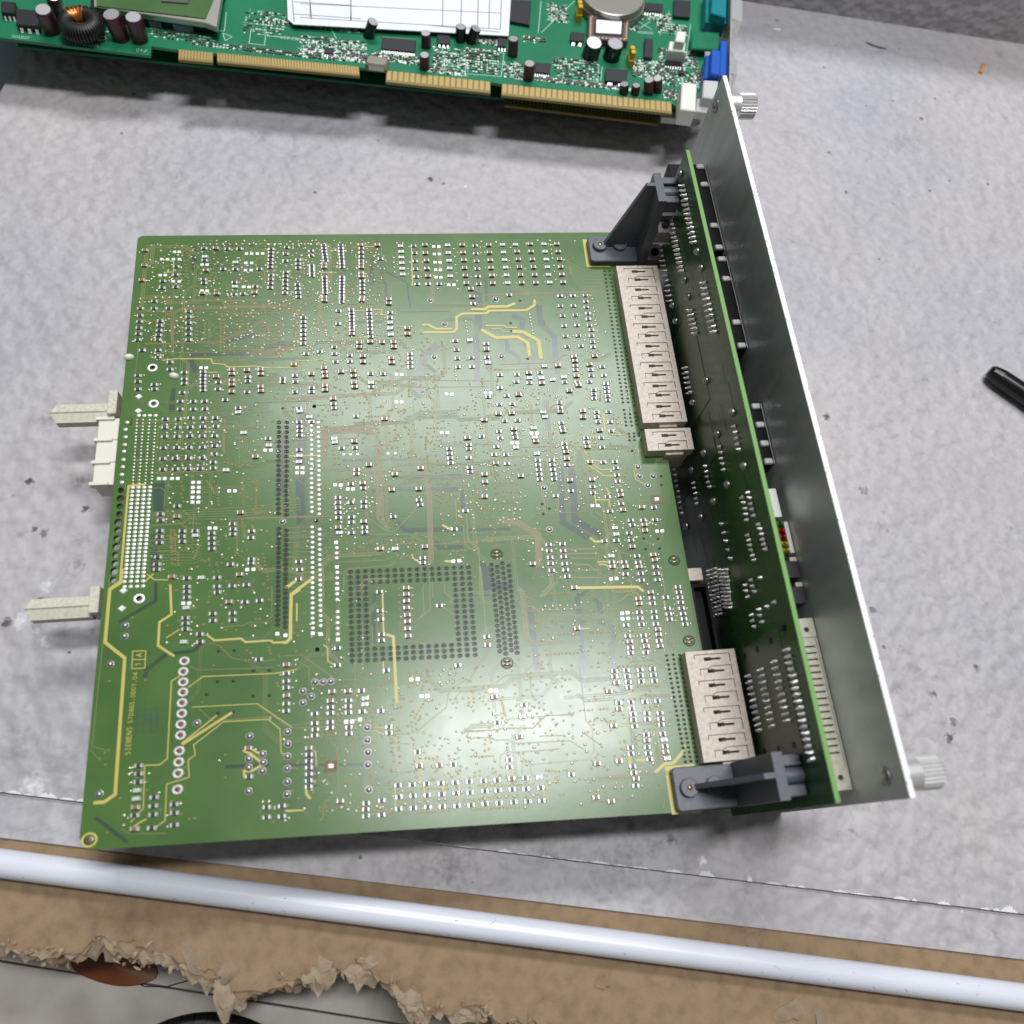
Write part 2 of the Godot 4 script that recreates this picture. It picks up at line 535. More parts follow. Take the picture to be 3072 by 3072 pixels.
func stain_and_shade(im: Image, f: FastNoiseLite, x: float, y: float, r: float, dark: float):
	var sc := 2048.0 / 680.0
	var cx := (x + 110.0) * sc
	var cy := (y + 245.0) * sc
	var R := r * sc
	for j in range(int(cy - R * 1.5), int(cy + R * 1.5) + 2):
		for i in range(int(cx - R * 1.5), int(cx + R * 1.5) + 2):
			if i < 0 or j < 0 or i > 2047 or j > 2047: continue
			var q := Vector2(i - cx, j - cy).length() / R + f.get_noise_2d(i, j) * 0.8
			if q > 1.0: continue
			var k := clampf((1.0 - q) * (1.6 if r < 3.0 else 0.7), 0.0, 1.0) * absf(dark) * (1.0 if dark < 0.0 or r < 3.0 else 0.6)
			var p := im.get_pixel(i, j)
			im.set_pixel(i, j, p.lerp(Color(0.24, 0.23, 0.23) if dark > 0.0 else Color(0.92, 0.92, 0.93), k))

func bench():
	US = Vector2(1.0 / 680.0, 1.0 / 680.0)
	UO = Vector2(-110.0, -245.0)
	var vinyl := StandardMaterial3D.new()
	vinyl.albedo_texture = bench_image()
	vinyl.roughness = 0.56
	vinyl.normal_enabled = true
	vinyl.normal_texture = noise_tex(512, 0.11, [], 71, true, 5.0)
	vinyl.normal_scale = 0.3
	vinyl.detail_enabled = false
	M.vinyl = vinyl
	var core := mat(0.55, 0.55, 0.56, 0.7)
	O = Vector3.ZERO
	var s := Shape.new()
	var top_poly := PackedVector2Array([Vector2(-96.5, -106), Vector2(-66, -236), Vector2(330, -223.7), Vector2(610, -174.7), Vector2(610, 366.2), Vector2(-96.5, 221.8)])
	prism(s, top_poly, -40.0, -38.0, 0.15, false)
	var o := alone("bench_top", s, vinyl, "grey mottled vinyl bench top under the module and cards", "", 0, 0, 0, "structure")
	O = Vector3.ZERO
	# torn white backing showing along the front edge of the top sheet
	s = Shape.new()
	var e0 := Vector2(-96.5, 221.8)
	var e1 := Vector2(610, 366.2)
	var dir := (e1 - e0).normalized()
	var up := Vector2(dir.y, -dir.x)
	var len := (e1 - e0).length()
	var at := 0.0
	var white := mat(0.86, 0.86, 0.86, 0.8)
	while at < len - 4.0:
		var lw := rng.randf_range(2.0, 9.0)
		if rng.randf() < 0.62:
			var hgt := rng.randf_range(0.3, 1.5) if rng.randf() < 0.8 else rng.randf_range(1.6, 3.4)
			var k := 7
			for q in k:
				var f0 := float(q) / k
				var f1 := float(q + 1) / k
				var h0 := hgt * sin(PI * f0) * rng.randf_range(0.4, 1.1)
				var h1 := hgt * sin(PI * f1) * rng.randf_range(0.4, 1.1)
				var p0 := e0 + dir * (at + lw * f0)
				var p1 := e0 + dir * (at + lw * f1)
				var u0 := p0 + up * (h0 + 0.12)
				var u1 := p1 + up * (h1 + 0.12)
				face(s, V(p0.x, p0.y, -37.97), V(p1.x, p1.y, -37.97), V(u1.x, u1.y, -37.95), V(u0.x, u0.y, -37.95), Vector3(0, 0, 1))
				face(s, V(p0.x - up.x * 0.04, p0.y - up.y * 0.04, -37.97), V(p1.x - up.x * 0.04, p1.y - up.y * 0.04, -37.97), V(p1.x - up.x * 0.04, p1.y - up.y * 0.04, -38.9), V(p0.x - up.x * 0.04, p0.y - up.y * 0.04, -38.9), Vector3(-up.x, -up.y, 0))
		at += lw + rng.randf_range(0.0, 2.5)
	part("torn_backing", s, white, o, "stuff")
	# the second sheet below it
	s = Shape.new()
	prism(s, PackedVector2Array([Vector2(-140, 180), Vector2(610, 320), Vector2(610, 383.9), Vector2(-140, 228.8)]), -40.95, -40.05, 0.1, false)
	alone("lower_bench_sheet", s, vinyl, "narrow strip of grey vinyl sheet below the torn edge of the bench top", "", 0, 0, 0, "structure")
	# upright face at the back of the bench, clad in the same sheet
	s = Shape.new()
	var w0 := Vector2(240, -239.6)
	var w1 := Vector2(610, -174.9)
	hexa(s, [V(w0.x, w0.y, -38), V(w1.x, w1.y, -38), V(w1.x + 3, w1.y - 18, -38), V(w0.x + 3, w0.y - 18, -38)], [V(w0.x, w0.y - 2, 60), V(w1.x, w1.y - 2, 60), V(w1.x + 3, w1.y - 18, 60), V(w0.x + 3, w0.y - 18, 60)])
	alone("back_board", s, vinyl, "grey vinyl clad upstand along the back right of the bench", "upstand", 0, 0, 0)
	# pale painted rail beyond the left end of the sheet
	s = Shape.new()
	prism(s, PackedVector2Array([Vector2(-180, -260), Vector2(-60, -260), Vector2(-92, -90), Vector2(-180, -90)]), -60.0, -44.0, 1.0, false)
	alone("painted_rail", s, mat(0.66, 0.69, 0.75, 0.45), "bluish white painted rail beyond the back left corner of the bench", "rail", 0, 0, 0)
	# floor of the lower shelf: two boards with a joint between them
	var board := StandardMaterial3D.new()
	board.albedo_texture = noise_tex(512, 0.015, [[0.0, Color(0.60, 0.58, 0.54)], [0.5, Color(0.68, 0.66, 0.62)], [1.0, Color(0.73, 0.71, 0.68)]], 77)
	board.roughness = 0.55
	US = Vector2(0.004, 0.004)
	var j0 := Vector2(-160, 268.2)
	var j1 := Vector2(420, 412.5)
	var sh := alone("lower_shelf", shelf_half(j0, j1, -1.0), board, "pale grey beige shelf board below the torn cardboard", "", 0, 0, 0, "structure")
	part("shelf_board", shelf_half(j0, j1, 1.0), board, sh)

func shelf_half(j0: Vector2, j1: Vector2, side: float) -> Shape:
	O = Vector3.ZERO
	var s := Shape.new()
	var nrm := Vector2(-(j1 - j0).y, (j1 - j0).x).normalized() * side
	var a := j0 + nrm * 0.35
	var b := j1 + nrm * 0.35
	prism(s, PackedVector2Array([a, b, b + nrm * 170.0, a + nrm * 170.0]), -98.0, -90.0, 0.3, false)
	return s
# ---------- the board module ----------
func flat_pairs(a: Array, i0 := 0) -> PackedVector2Array:
	var r := PackedVector2Array()
	for i in range(i0, a.size(), 2): r.append(Vector2(a[i], a[i + 1]))
	return r
func chip_mesh(body: Material, lx: float, ly: float, h: float, cap: float) -> ArrayMesh:
	O = Vector3.ZERO
	var s := Shape.new()
	rbox(s, -lx / 2 + cap, lx / 2 - cap, -ly / 2, ly / 2, 0.05, h, 0.1)
	var am := s.mesh(body)
	s = Shape.new()
	for q in [-1.0, 1.0]:
		var x0: float = q * (lx / 2 - cap)
		var x1: float = q * lx / 2
		var x2: float = q * (lx / 2 + 0.45)
		rbox(s, minf(x0, x1), maxf(x0, x1), -ly / 2 - 0.03, ly / 2 + 0.03, 0.05, h + 0.04, 0.12)
		# solder fillet
		hexa(s, [V(minf(x1, x2), -ly / 2 - 0.06, 0.02), V(maxf(x1, x2), -ly / 2 - 0.06, 0.02), V(maxf(x1, x2), ly / 2 + 0.06, 0.02), V(minf(x1, x2), ly / 2 + 0.06, 0.02)],
			[V(x1 - 0.02, -ly / 2 + 0.05, h * 0.75) if q > 0 else V(x2 + 0.12, -ly / 2, 0.14), V(x2 - 0.12, -ly / 2, 0.14) if q > 0 else V(x1 + 0.02, -ly / 2 + 0.05, h * 0.75), V(x2 - 0.12, ly / 2, 0.14) if q > 0 else V(x1 + 0.02, ly / 2 - 0.05, h * 0.75), V(x1 - 0.02, ly / 2 - 0.05, h * 0.75) if q > 0 else V(x2 + 0.12, ly / 2, 0.14)])
	return s.mesh(M.solder, am)
func scatter(called: String, plural: String, mesh: Mesh, spots: Array, parent: Node, turn_jit := 0.05, z := 0.0, most := 300, quarter := 0.0):
	# the spots nearest the lens become parts of their own, the rest one part
	var order := []
	for i in range(0, spots.size(), 2): order.append(Vector2(spots[i], spots[i + 1]))
	order.sort_custom(func(a, b): return (a - Vector2(113, 271)).length_squared() < (b - Vector2(113, 271)).length_squared())
	var rest := []
	for i in order.size():
		var p: Vector2 = order[i]
		var turn := rng.randf_range(-turn_jit, turn_jit) + (PI / 2 if rng.randf() < quarter else 0.0)
		if i < most: piece(called, mesh, L(p.x, p.y, z), turn, parent)
		else: rest.append(Transform3D(Basis(Vector3.UP, turn), L(p.x, p.y, z)))
	if rest.size() > 0: many(plural, mesh, rest, parent)

func module():
	US = Vector2(0.004, 0.004)
	UO = Vector2.ZERO
	var base := Vector3(114, 130, -38)
	var root := thing("circuit_board_module", "large green circuit board module with grey steel front panel standing on its right side", "circuit board", base.x, base.y, base.z)
	# main board: a laminate plate with real drilled holes
	var outline := PackedVector2Array([Vector2(0.6, 1.6), Vector2(2.2, 0.2), Vector2(227.4, -0.8), Vector2(227.1, 120), Vector2(226.9, 264.6), Vector2(4.0, 257.9), Vector2(0.4, 254.0)])
	var holes := []
	for i in range(0, P_B.size(), 2): holes.append({"c": Vector2(maxf(P_B[i], 2.6), P_B[i + 1]), "r": 1.25 if (i / 2) % 3 != 1 else 1.5})
	for i in range(0, P_G.size(), 2): holes.append({"c": Vector2(P_G[i], P_G[i + 1]), "r": 1.15})
	for i in range(0, P_K0.size(), 2): holes.append({"c": Vector2(P_K0[i], P_K0[i + 1]), "r": 0.85})
	var s := Shape.new()
	var top := pierced(outline, holes)
	var idx := Geometry2D.triangulate_polygon(top)
	print("board triangles ", idx.size() / 3)
	for i in range(0, idx.size(), 3):
		var a := top[idx[i]]; var b := top[idx[i + 1]]; var c := top[idx[i + 2]]
		s.tri(L(a.x, a.y, 0), L(b.x, b.y, 0), L(c.x, c.y, 0), Vector3.UP, uv(a.x, a.y), uv(b.x, b.y), uv(c.x, c.y))
		s.tri(L(a.x, a.y, -2), L(b.x, b.y, -2), L(c.x, c.y, -2), Vector3.DOWN, uv(a.x, a.y), uv(b.x, b.y), uv(c.x, c.y))
	var mb := part("main_board", s, M.mask, root)
	s = Shape.new()
	for i in outline.size():
		var a := outline[i]
		var b := outline[(i + 1) % outline.size()]
		var e := b - a
		face(s, V(a.x, a.y, 0), V(b.x, b.y, 0), V(b.x, b.y, -2), V(a.x, a.y, -2), V(e.y, -e.x, 0))
	for h in holes: lathe(s, V(h.c.x, h.c.y, -2), V(h.c.x, h.c.y, 0), [[0.0, h.r], [1.0, h.r]], 15)
	part("laminate_edge", s, M.laminate_edge, mb)
	# buried copper seen through the lacquer, lacquered tracks, bare gilt tracks
	layered("ground_area", DARKS, M.mask_dark, mb, 0.012)
	layered("track_bundle", BROWNS, M.brown, mb, 0.030)
	layered("fine_track", THINS, M.fine, mb, 0.045)
	s = Shape.new()
	var faint := Shape.new()
	for q in 190:
		# buses of parallel hairline tracks with 45 degree bends
		var p := Vector2(rng.randf_range(6, 215), rng.randf_range(6, 246))
		if p.y < 110 and p.x > 140: p.x -= 120
		if p.x < 85 and p.y > 160: continue
		var d := Vector2(1, 0) if rng.randf() < 0.55 else Vector2(0, 1)
		if rng.randf() < 0.5: d = -d
		var pts := PackedVector2Array([p])
		for w in rng.randi_range(1, 3):
			p = (p + d * rng.randf_range(5, 26)).clamp(Vector2(5, 6), Vector2(222, 250))
			if p.distance_to(pts[-1]) > 1.5: pts.append(p)
			var e := (d + Vector2(-d.y, d.x) * (1.0 if rng.randf() < 0.5 else -1.0)).normalized()
			p = (p + e * rng.randf_range(2, 7)).clamp(Vector2(5, 6), Vector2(222, 250))
			if p.distance_to(pts[-1]) > 1.5: pts.append(p)
			if rng.randf() < 0.4: d = Vector2(signf(e.x) * absf(d.y), signf(e.y) * absf(d.x))
		if pts.size() < 2: continue
		var n := rng.randi_range(1, 3)
		var z := 0.06 + q * 0.0003
		if n == 1: strip(s, pts, 0.25, z)
		else: bundle(faint if rng.randf() < 0.6 else s, pts, n * 0.55, z)
	part("faint_tracks", faint, M.faint, mb, "stuff")
	part("hairline_tracks", s, M.fine, mb, "stuff")
	var zi := 0.12
	for g in GOLDS:
		s = Shape.new()
		strip(s, flat_pairs(g, 1), g[0], zi)
		zi += 0.0008
		part("gilt_track", s, M.gold, mb)
	# pads, joints and chips
	var chip_r := chip_mesh(M.res, 2.35, 1.3, 0.5, 0.5)
	var chip_c := chip_mesh(M.cap, 2.35, 1.4, 0.95, 0.42)
	var chip_w := chip_mesh(M.pale, 2.3, 1.35, 0.7, 0.5)
	O = base
	scatter("chip_resistor", "chip_resistors", chip_r, P_R, mb, 0.05)
	scatter("chip_capacitor", "chip_capacitors", chip_c, P_C, mb, 0.05)
	scatter("pale_chip", "pale_chips", chip_w, P_W, mb, 0.05)
	O = Vector3.ZERO
	s = Shape.new(); rbox(s, -0.8, 0.8, -0.75, 0.75, 0.02, 0.22, 0.25); var pad := s.mesh(M.tin)
	s = Shape.new(); dome(s, V(0, 0, 0.02), 0.88, 0.72, 0.28, 12, 3); var oval := s.mesh(M.tin)
	s = Shape.new(); dome(s, V(0, 0, 0.02), 0.52, 0.46, 0.22, 8, 2); var dot := s.mesh(M.dot)
	s = Shape.new(); ringz(s, V(0, 0, 0.02), 0.2, 0.47, 0.07, 10, 0.86); var via := s.mesh(M.ring)
	s = Shape.new(); ringz(s, V(0, 0, 0.02), 0.5, 1.0, 0.3, 14, 0.86); dome(s, V(0, 0, 0.0), 0.3, 0.3, 0.4, 8, 2); var hole := s.mesh(M.oxide)
	s = Shape.new(); ringz(s, V(0, 0, 0.02), 0.9, 1.55, 0.16, 18, 0.9); dome(s, V(0, 0, 0.02), 1.2, 1.1, 0.95, 14, 4); var joint := s.mesh(M.dullsolder)
	s = Shape.new(); dome(s, V(0, 0, 0.02), 0.62, 0.55, 0.22, 9, 2); var pin := s.mesh(M.pin)
	s = Shape.new(); ringz(s, V(0, 0, 0.02), 1.15, 2.1, 0.14, 20, 0.92); var eyelet := s.mesh(M.tin)
	s = Shape.new(); prism(s, PackedVector2Array([Vector2(-1.7, 0), Vector2(0, -1.4), Vector2(1.7, 0), Vector2(0, 1.4)]), 0.02, 0.4, 0.3); var lozenge := s.mesh(M.tin)
	s = Shape.new(); dome(s, V(0, 0, 0), 2.1, 1.5, 1.7, 14, 4); var peg := s.mesh(M.ivory)
	O = base
	scatter("solder_pad", "solder_pads", pad, P_P, mb, 0.03)
	scatter("oval_pad", "oval_pads", oval, P_O, mb, 0.0)
	scatter("pin_hole", "pin_holes", hole, P_H, mb, 0.0)
	scatter("solder_joint", "solder_joints", joint, P_S, mb, 0.5)
	scatter("eyelet", "eyelets", eyelet, P_G, mb, 0.0)
	scatter("diamond_pad", "diamond_pads", lozenge, P_U, mb, 0.05)
	scatter("peg_end", "peg_ends", peg, P_M, mb, 0.2)
	var dots := []
	for i in range(0, P_D.size(), 2): dots.append(Transform3D(Basis.from_scale(Vector3.ONE * rng.randf_range(0.95, 1.3)), L(P_D[i], P_D[i + 1], 0.07)))
	var rings := []
	for i in range(0, P_V.size(), 2): rings.append(Transform3D(Basis(), L(P_V[i], P_V[i + 1], 0.07 + rng.randf() * 0.01)))
	for arr in [P_R, P_C, P_W]:
		for i in range(0, arr.size(), 2):
			if rng.randf() < 0.45:
				var dx := rng.randf_range(2.0, 2.7) * (1 if rng.randf() < 0.5 else -1)
				dots.append(Transform3D(Basis.from_scale(Vector3.ONE * rng.randf_range(0.7, 1.0)), L(arr[i] + dx, arr[i + 1] + rng.randf_range(-0.8, 0.8), 0.07)))
			if rng.randf() < 0.4:
				rings.append(Transform3D(Basis(), L(arr[i] + rng.randf_range(-2.6, 2.6), arr[i + 1] + rng.randf_range(0.9, 1.6) * (1 if rng.randf() < 0.5 else -1), 0.07 + rng.randf() * 0.01)))
	for z in [[6, 110, 3, 66, 1150], [60, 130, 50, 110, 380], [20, 60, 90, 165, 160], [60, 150, 100, 160, 240], [130, 215, 85, 165, 420], [160, 216, 165, 250, 200], [80, 165, 205, 254, 260], [60, 100, 165, 254, 110]]:
		for i in z[4]:
			var p := L(rng.randf_range(z[0], z[1]), rng.randf_range(z[2], z[3]), 0.07 + rng.randf() * 0.01)
			if rng.randf() < (0.5 if z[4] > 400 else 0.35): dots.append(Transform3D(Basis.from_scale(Vector3.ONE * rng.randf_range(0.75, 1.1)), p))
			else: rings.append(Transform3D(Basis(), p))
	many("via_dots", dot, dots, mb)
	many("vias", via, rings, mb)
	var pins := []
	for i in range(0, P_K.size(), 2): pins.append(Transform3D(Basis(), L(P_K[i], P_K[i + 1], 0.0)))
	many("pin_ends", pin, pins, mb)
	# row of twelve terminal pads with copper coloured holes
	O = Vector3.ZERO
	s = Shape.new(); ringz(s, V(0, 0, 0.02), 0.95, 2.05, 0.4, 8, 0.88); var am := s.mesh(M.solder)
	s = Shape.new(); dome(s, V(0, 0, 0.02), 1.0, 0.9, 0.12, 10, 2); am = s.mesh(mat(0.42, 0.30, 0.24, 0.45, 0.4), am)
	var slotm: ArrayMesh
	s = Shape.new(); ringz(s, V(0, 0, 0.02), 1.9, 2.5, 0.1, 18, 0.9); slotm = s.mesh(M.pin)
	s = Shape.new(); dome(s, V(0, -0.75, 0.02), 1.55, 0.6, 0.8, 12, 3); dome(s, V(0, 0.75, 0.02), 1.55, 0.6, 0.8, 12, 3); slotm = s.mesh(mat(0.70, 0.62, 0.48, 0.3, 0.8), slotm)
	O = base
	scatter("terminal_pad", "terminal_pads", am, PADS12, mb, 0.02)
	scatter("slotted_rivet", "slotted_rivets", slotm, SLOTTED, mb, 0.06)
	# corner ring, fiducial squares
	s = Shape.new(); ringz(s, V(RING[0], RING[1], 0.02), 1.9, 2.7, 0.12, 20, 0.9); part("corner_ring", s, M.gold, mb)
	s = Shape.new(); dome(s, V(RING[0], RING[1], 0.02), 1.7, 1.55, 0.3, 16, 3); part("corner_stud", s, mat(0.45, 0.42, 0.36, 0.4, 0.6), mb)
	for i in range(0, FIDS.size(), 2):
		s = Shape.new(); box(s, FIDS[i] - 2.3, FIDS[i] + 2.3, FIDS[i + 1] - 1.9, FIDS[i + 1] + 1.9, 0.0, 0.16); var fm := part("fiducial_patch", s, mat(0.42, 0.33, 0.20, 0.5), mb)
		s = Shape.new()
		for q in 4:
			var an := PI / 4 + PI / 2 * q
			dome(s, V(FIDS[i] + cos(an) * 0.62, FIDS[i + 1] + sin(an) * 0.5, 0.17), 0.75, 0.5, 0.2, 8, 2)
		part("fiducial_cross", s, M.solder, mb)
	lettering(mb)
	# underside parts that carry the board
	for q in [[22, 60, 30, 70], [30, 90, 170, 230], [130, 190, 60, 120], [120, 200, 200, 246]]:
		s = Shape.new(); rbox(s, q[0], q[1], q[2], q[3], -38.0, -2.0, 1.5); part("underside_block", s, M.black, root)
	left_edge(root)
	brackets(root)
	edge_connectors(root)
	side_board(root)
	front_panel(root)

func layered(called: String, data: Array, m: Material, parent: Node, z: float):
	var s := Shape.new()
	for i in data.size():
		if called == "track_bundle": bundle(s, flat_pairs(data[i], 1), data[i][0], z + i * 0.0002)
		else: strip(s, flat_pairs(data[i], 1), data[i][0], z + i * 0.0002, called != "ground_area")
	part(called, s, m, parent, "stuff")

func text_part(words: String, size: float, x: float, y: float, z: float, right: Vector2, m: Material, parent: Node, mono := true, depth := 0.06):
	# lettering laid flat on a board; right = reading direction in the board's x, y
	var f := SystemFont.new()
	f.font_names = PackedStringArray(["Droid Sans Mono" if mono else "Droid Sans"])
	var t := TextMesh.new()
	t.text = words
	t.font = f
	t.font_size = 16
	t.pixel_size = size * 0.001 / 12.0
	t.depth = depth * 0.001
	t.material = m
	var o := MeshInstance3D.new()
	o.name = "lettering"
	o.mesh = t
	parent.add_child(o, true)
	var r := Vector3(right.x, 0, right.y).normalized()
	var up := Vector3(right.y, 0, -right.x).normalized()
	o.transform = Transform3D(Basis(r, up, Vector3.UP), L(x, y, z))

func lettering(mb: Node):
	text_part("SIEMENS", 1.75, TX[0][0], TX[0][1], 0.1, Vector2(TX[0][2], TX[0][3]), M.gold, mb)
	text_part("570865.0001.04", 1.62, TX[1][0], TX[1][1], 0.1, Vector2(TX[1][2], TX[1][3]), M.gold, mb)
	text_part("A", 2.1, TX[2][0], TX[2][1], 0.1, Vector2(TX[1][2], TX[1][3]), M.gold, mb)
	text_part("1", 2.1, TX[3][0], TX[3][1], 0.1, Vector2(TX[1][2], TX[1][3]), M.gold, mb)
	var s := Shape.new()
	var z := 0.1
	for q in BOXLINES:
		strip(s, flat_pairs(q), 0.34, z)
		z += 0.002
	part("revision_frame", s, M.gold, mb)
	s = Shape.new()
	z = 0.014
	for q in GRIDLINES:
		strip(s, flat_pairs(q), 0.32, z)
		z += 0.001
	part("layer_mark", s, mat(0.17, 0.30, 0.26, 0.4), mb)

func left_edge(root: Node):
	# two ivory guide pegs and the white plug housing hanging from the left edge
	for q in [[-29.0, -5.2, 87.6, -7.0, 79.0, 90.0], [-29.0, -4.6, 171.3, -7.0, 164.3, 174.8]]:
		var s := Shape.new()
		var y: float = q[2]
		var z: float = q[3]
		var prof := [Vector2(-3.9, 2.2), Vector2(-0.3, 2.6), Vector2(0.2, 2.0), Vector2(4.0, 1.0), Vector2(4.2, -2.4), Vector2(-4.2, -2.4)]
		var k := prof.size()
		for i in k:
			var a: Vector2 = prof[i]
			var b: Vector2 = prof[(i + 1) % k]
			var out := V(0, b.y - a.y, -(b.x - a.x))
			var mid := (a + b) / 2.0
			out = V(0, mid.x, mid.y)
			var xa: float = q[0] + absf(a.x) * 0.55
			var xb: float = q[0] + absf(b.x) * 0.55
			face(s, V(xa, y + a.x, z + a.y), V(q[1], y + a.x, z + a.y), V(q[1], y + b.x, z + b.y), V(xb, y + b.x, z + b.y), out)
			s.tri(L(q[0] - 0.4, y, z), L(xa, y + a.x, z + a.y), L(xb, y + b.x, z + b.y), Vector3.LEFT)
		var p := part("guide_peg", s, M.bone, root)
		s = Shape.new()
		rbox(s, q[1] - 0.6, q[1] + 3.0, q[4], q[5], -12.0, -2.1, 0.4)
		part("collar", s, M.bone, p)
	var s := Shape.new()
	for i in 3:
		var ya := 90.6 + i * 10.2
		rbox(s, -9.6 + 0.02 * i, -1.5, ya, ya + 10.0, -16.0, -5.0, 0.35)
	var w := part("plug_housing", s, M.ivory, root)
	for y in [90.9, 100.8, 111.0, 120.6]:
		s = Shape.new()
		rbox(s, -10.6, -3.2, y - 0.75, y + 0.75, -7.0, -4.0, 0.3)
		part("rib", s, M.ivory, w)

func brackets(root: Node):
	for k in 2:
		var y0 := 4.4 if k == 0 else 248.6
		var y1 := 19.4 if k == 0 else 264.0
		var lean := -3.2 if k == 0 else 0.6
		var mid := (y0 + y1) / 2.0 - (1.6 if k == 0 else 0.4)
		var s := Shape.new()
		prism(s, rect(206.0, 229.2, y0, y1, 1.6), 0.05, 3.6, 0.4)
		var b := part("plastic_bracket", s, M.slate, root)
		# gilt pad below the foot
		s = Shape.new()
		box(s, 204.6, 216.0, y0 - 0.9, y1 + 0.5, 0.0, 0.05)
		part("gilt_pad", s, M.gold, b)
		# upright plate
		s = Shape.new()
		hexa(s, [V(228.6, y0, 0.1), V(233.2, y0, 0.1), V(233.2, y1, 0.1), V(228.6, y1, 0.1)], [V(229.4, y0 + lean, 40.0), V(233.0, y0 + lean, 40.0), V(233.0, y1 + lean * 0.7, 40.0), V(229.4, y1 + lean * 0.7, 40.0)])
		part("upright", s, M.slate, b)
		# web
		s = Shape.new()
		var l2 := lean * 0.85
		hexa(s, [V(212.5, mid - 0.9, 3.5), V(229.0, mid - 0.9, 3.5), V(229.0, mid + 0.9, 3.5), V(212.5, mid + 0.9, 3.5)], [V(225.6, mid - 0.9 + l2, 39.9), V(229.5, mid - 0.9 + l2, 39.9), V(229.5, mid + 0.9 + l2, 39.9), V(225.6, mid + 0.9 + l2, 39.9)])
		part("web", s, M.slate, b)
		# bosses with brass pins
		for x in [211.3, 221.0]:
			var c := V(x, mid + 0.2, 3.6)
			s = Shape.new()
			lathe(s, c, c + V(0, 0, 1.6), [[0.0, 3.4], [0.85, 3.4], [1.0, 3.1], [1.0, 0.9]], 22)
			lathe(s, c + V(0, 0, 1.1), c + V(0, 0, 1.6), [[0.0, 0.9], [0.0, 0.0]], 14)
			var bo := part("boss", s, M.slate, b)
			s = Shape.new()
			dome(s, c + V(0, 0, 1.1), 0.85, 0.85, 0.6, 12, 3)
			part("brass_pin", s, M.brass, bo)
		# sockets towards the side board
		s = Shape.new()
		var t0 := y0 + lean
		var t1 := y1 + lean * 0.7
		rbox(s, 233.0, 239.6, t0 + 1.0, t0 + 4.6, 32.0, 38.6, 0.4)
		rbox(s, 233.0, 239.6, t1 - 4.6, t1 - 1.0, 32.0, 38.4, 0.4)
		lathe(s, V(233.0, (t0 + t1) / 2, 36.0), V(239.9, (t0 + t1) / 2, 36.0), [[0.0, 2.9], [1.0, 2.9], [1.0, 0.0]], 18)
		part("socket", s, M.slate, b)
		if k == 0:
			for q in [[15.0, 22.6], [15.0, 4.0]]:
				s = Shape.new()
				hexa(s, [V(233.1, q[0], q[1] - 7), V(239.8, q[0], q[1] - 7), V(239.8, q[0] + 4, q[1] - 7), V(233.1, q[0] + 4, q[1] - 7)], [V(233.1, q[0] - 1, q[1] + 5), V(239.8, q[0] - 1, q[1] + 5), V(239.8, q[0] + 5, q[1] + 1), V(233.1, q[0] + 5, q[1] + 1)])
				var f := part("fixing_lug", s, mat(0.55, 0.51, 0.50, 0.45, 0.3), b)
				s = Shape.new()
				lathe(s, V(236.4, q[0] + 1.8, q[1] + 2.6), V(236.4, q[0] + 2.3, q[1] + 3.5), [[0.0, 1.9], [0.9, 1.9], [1.0, 1.5], [1.0, 0.0]], 14)
				part("screw", s, M.black, f)

func edge_connectors(root: Node):
	for q in [[216.9, 236.6, 24.2, 107.2, 8], [217.0, 237.2, 110.3, 120.6, 1], [217.8, 237.6, 207.0, 248.0, 4]]:
		var s := Shape.new()
		var n: int = q[4]
		var pitch: float = (q[3] - q[2] - 0.8) / n
		var cuts := []
		var X: float = q[0]
		for i in n:
			var y: float = q[2] + 0.4 + i * pitch
			# hairline grooves round the two keyed windows, then the deep contact slots
			cuts.append([X + 3.2, X + 17.5, y + 0.9, y + 1.3, 0.9])
			cuts.append([X + 17.1, X + 17.5, y + 0.9, y + 4.4, 0.9])
			cuts.append([X + 3.2, X + 3.5, y + 0.9, y + 2.6, 0.9])
			cuts.append([X + 9.2, X + 17.5, y + 5.5, y + 5.9, 0.9])
			cuts.append([X + 8.2, X + 9.4, y + 6.0, y + 6.3, 0.7])
			cuts.append([X + 4.6, X + 8.4, y + 6.5, y + 6.85, 0.9])
			cuts.append([X + 4.6, X + 4.9, y + 6.5, y + 9.2, 0.6])
			cuts.append([X + 17.2, X + 17.55, y + 5.5, y + 9.6, 0.9])
			for w in [2.7, 7.35]:
				cuts.append([X + 7.0 + (0.6 if w > 5 else 0.0), X + 9.8 + (0.6 if w > 5 else 0.0), y + w - 0.5, y + w + 0.95, 4.6])
				cuts.append([X + 9.8 + (0.6 if w > 5 else 0.0), X + 13.6 + (0.6 if w > 5 else 0.0), y + w - 0.2, y + w + 0.65, 3.6])
		field(s, q[0], q[1], q[2], q[3], 0.05, 6.0, cuts)
		box(s, 227.7, q[1] - 0.6, q[2] + 1.2, q[3] - 1.0, -14.0, 0.04)
		var c := part("edge_connector", s, M.beige, root)
		s = Shape.new()
		rbox(s, q[1] - 12.0, q[1] - 4.0, q[3] - 0.5, q[3] + 1.2, -6.0, 3.8, 0.3)
		part("latch", s, M.beige, c)
		# contacts down inside the slots
		for i in n:
			for w in [2.7, 7.35]:
				s = Shape.new()
				var y: float = q[2] + 0.4 + i * pitch + w
				var dx := 0.6 if w > 5 else 0.0
				box(s, X + 7.4 + dx, X + 9.4 + dx, y - 0.05, y + 0.5, 1.4, 2.2)
				part("contact", s, M.pin, c)
	# black ribbon socket in the gap and its pale latch
	var s := Shape.new()
	field(s, 229.0, 236.4, 176.5, 206.0, -20.0, -6.0, [[230.2, 235.2, 178.0, 204.5, 5.0]])
	var r := part("ribbon_socket", s, M.black, root)
	s = Shape.new(); rbox(s, 227.8, 234.0, 170.6, 176.0, -9.0, -3.0, 0.4); part("latch", s, M.beige, r)

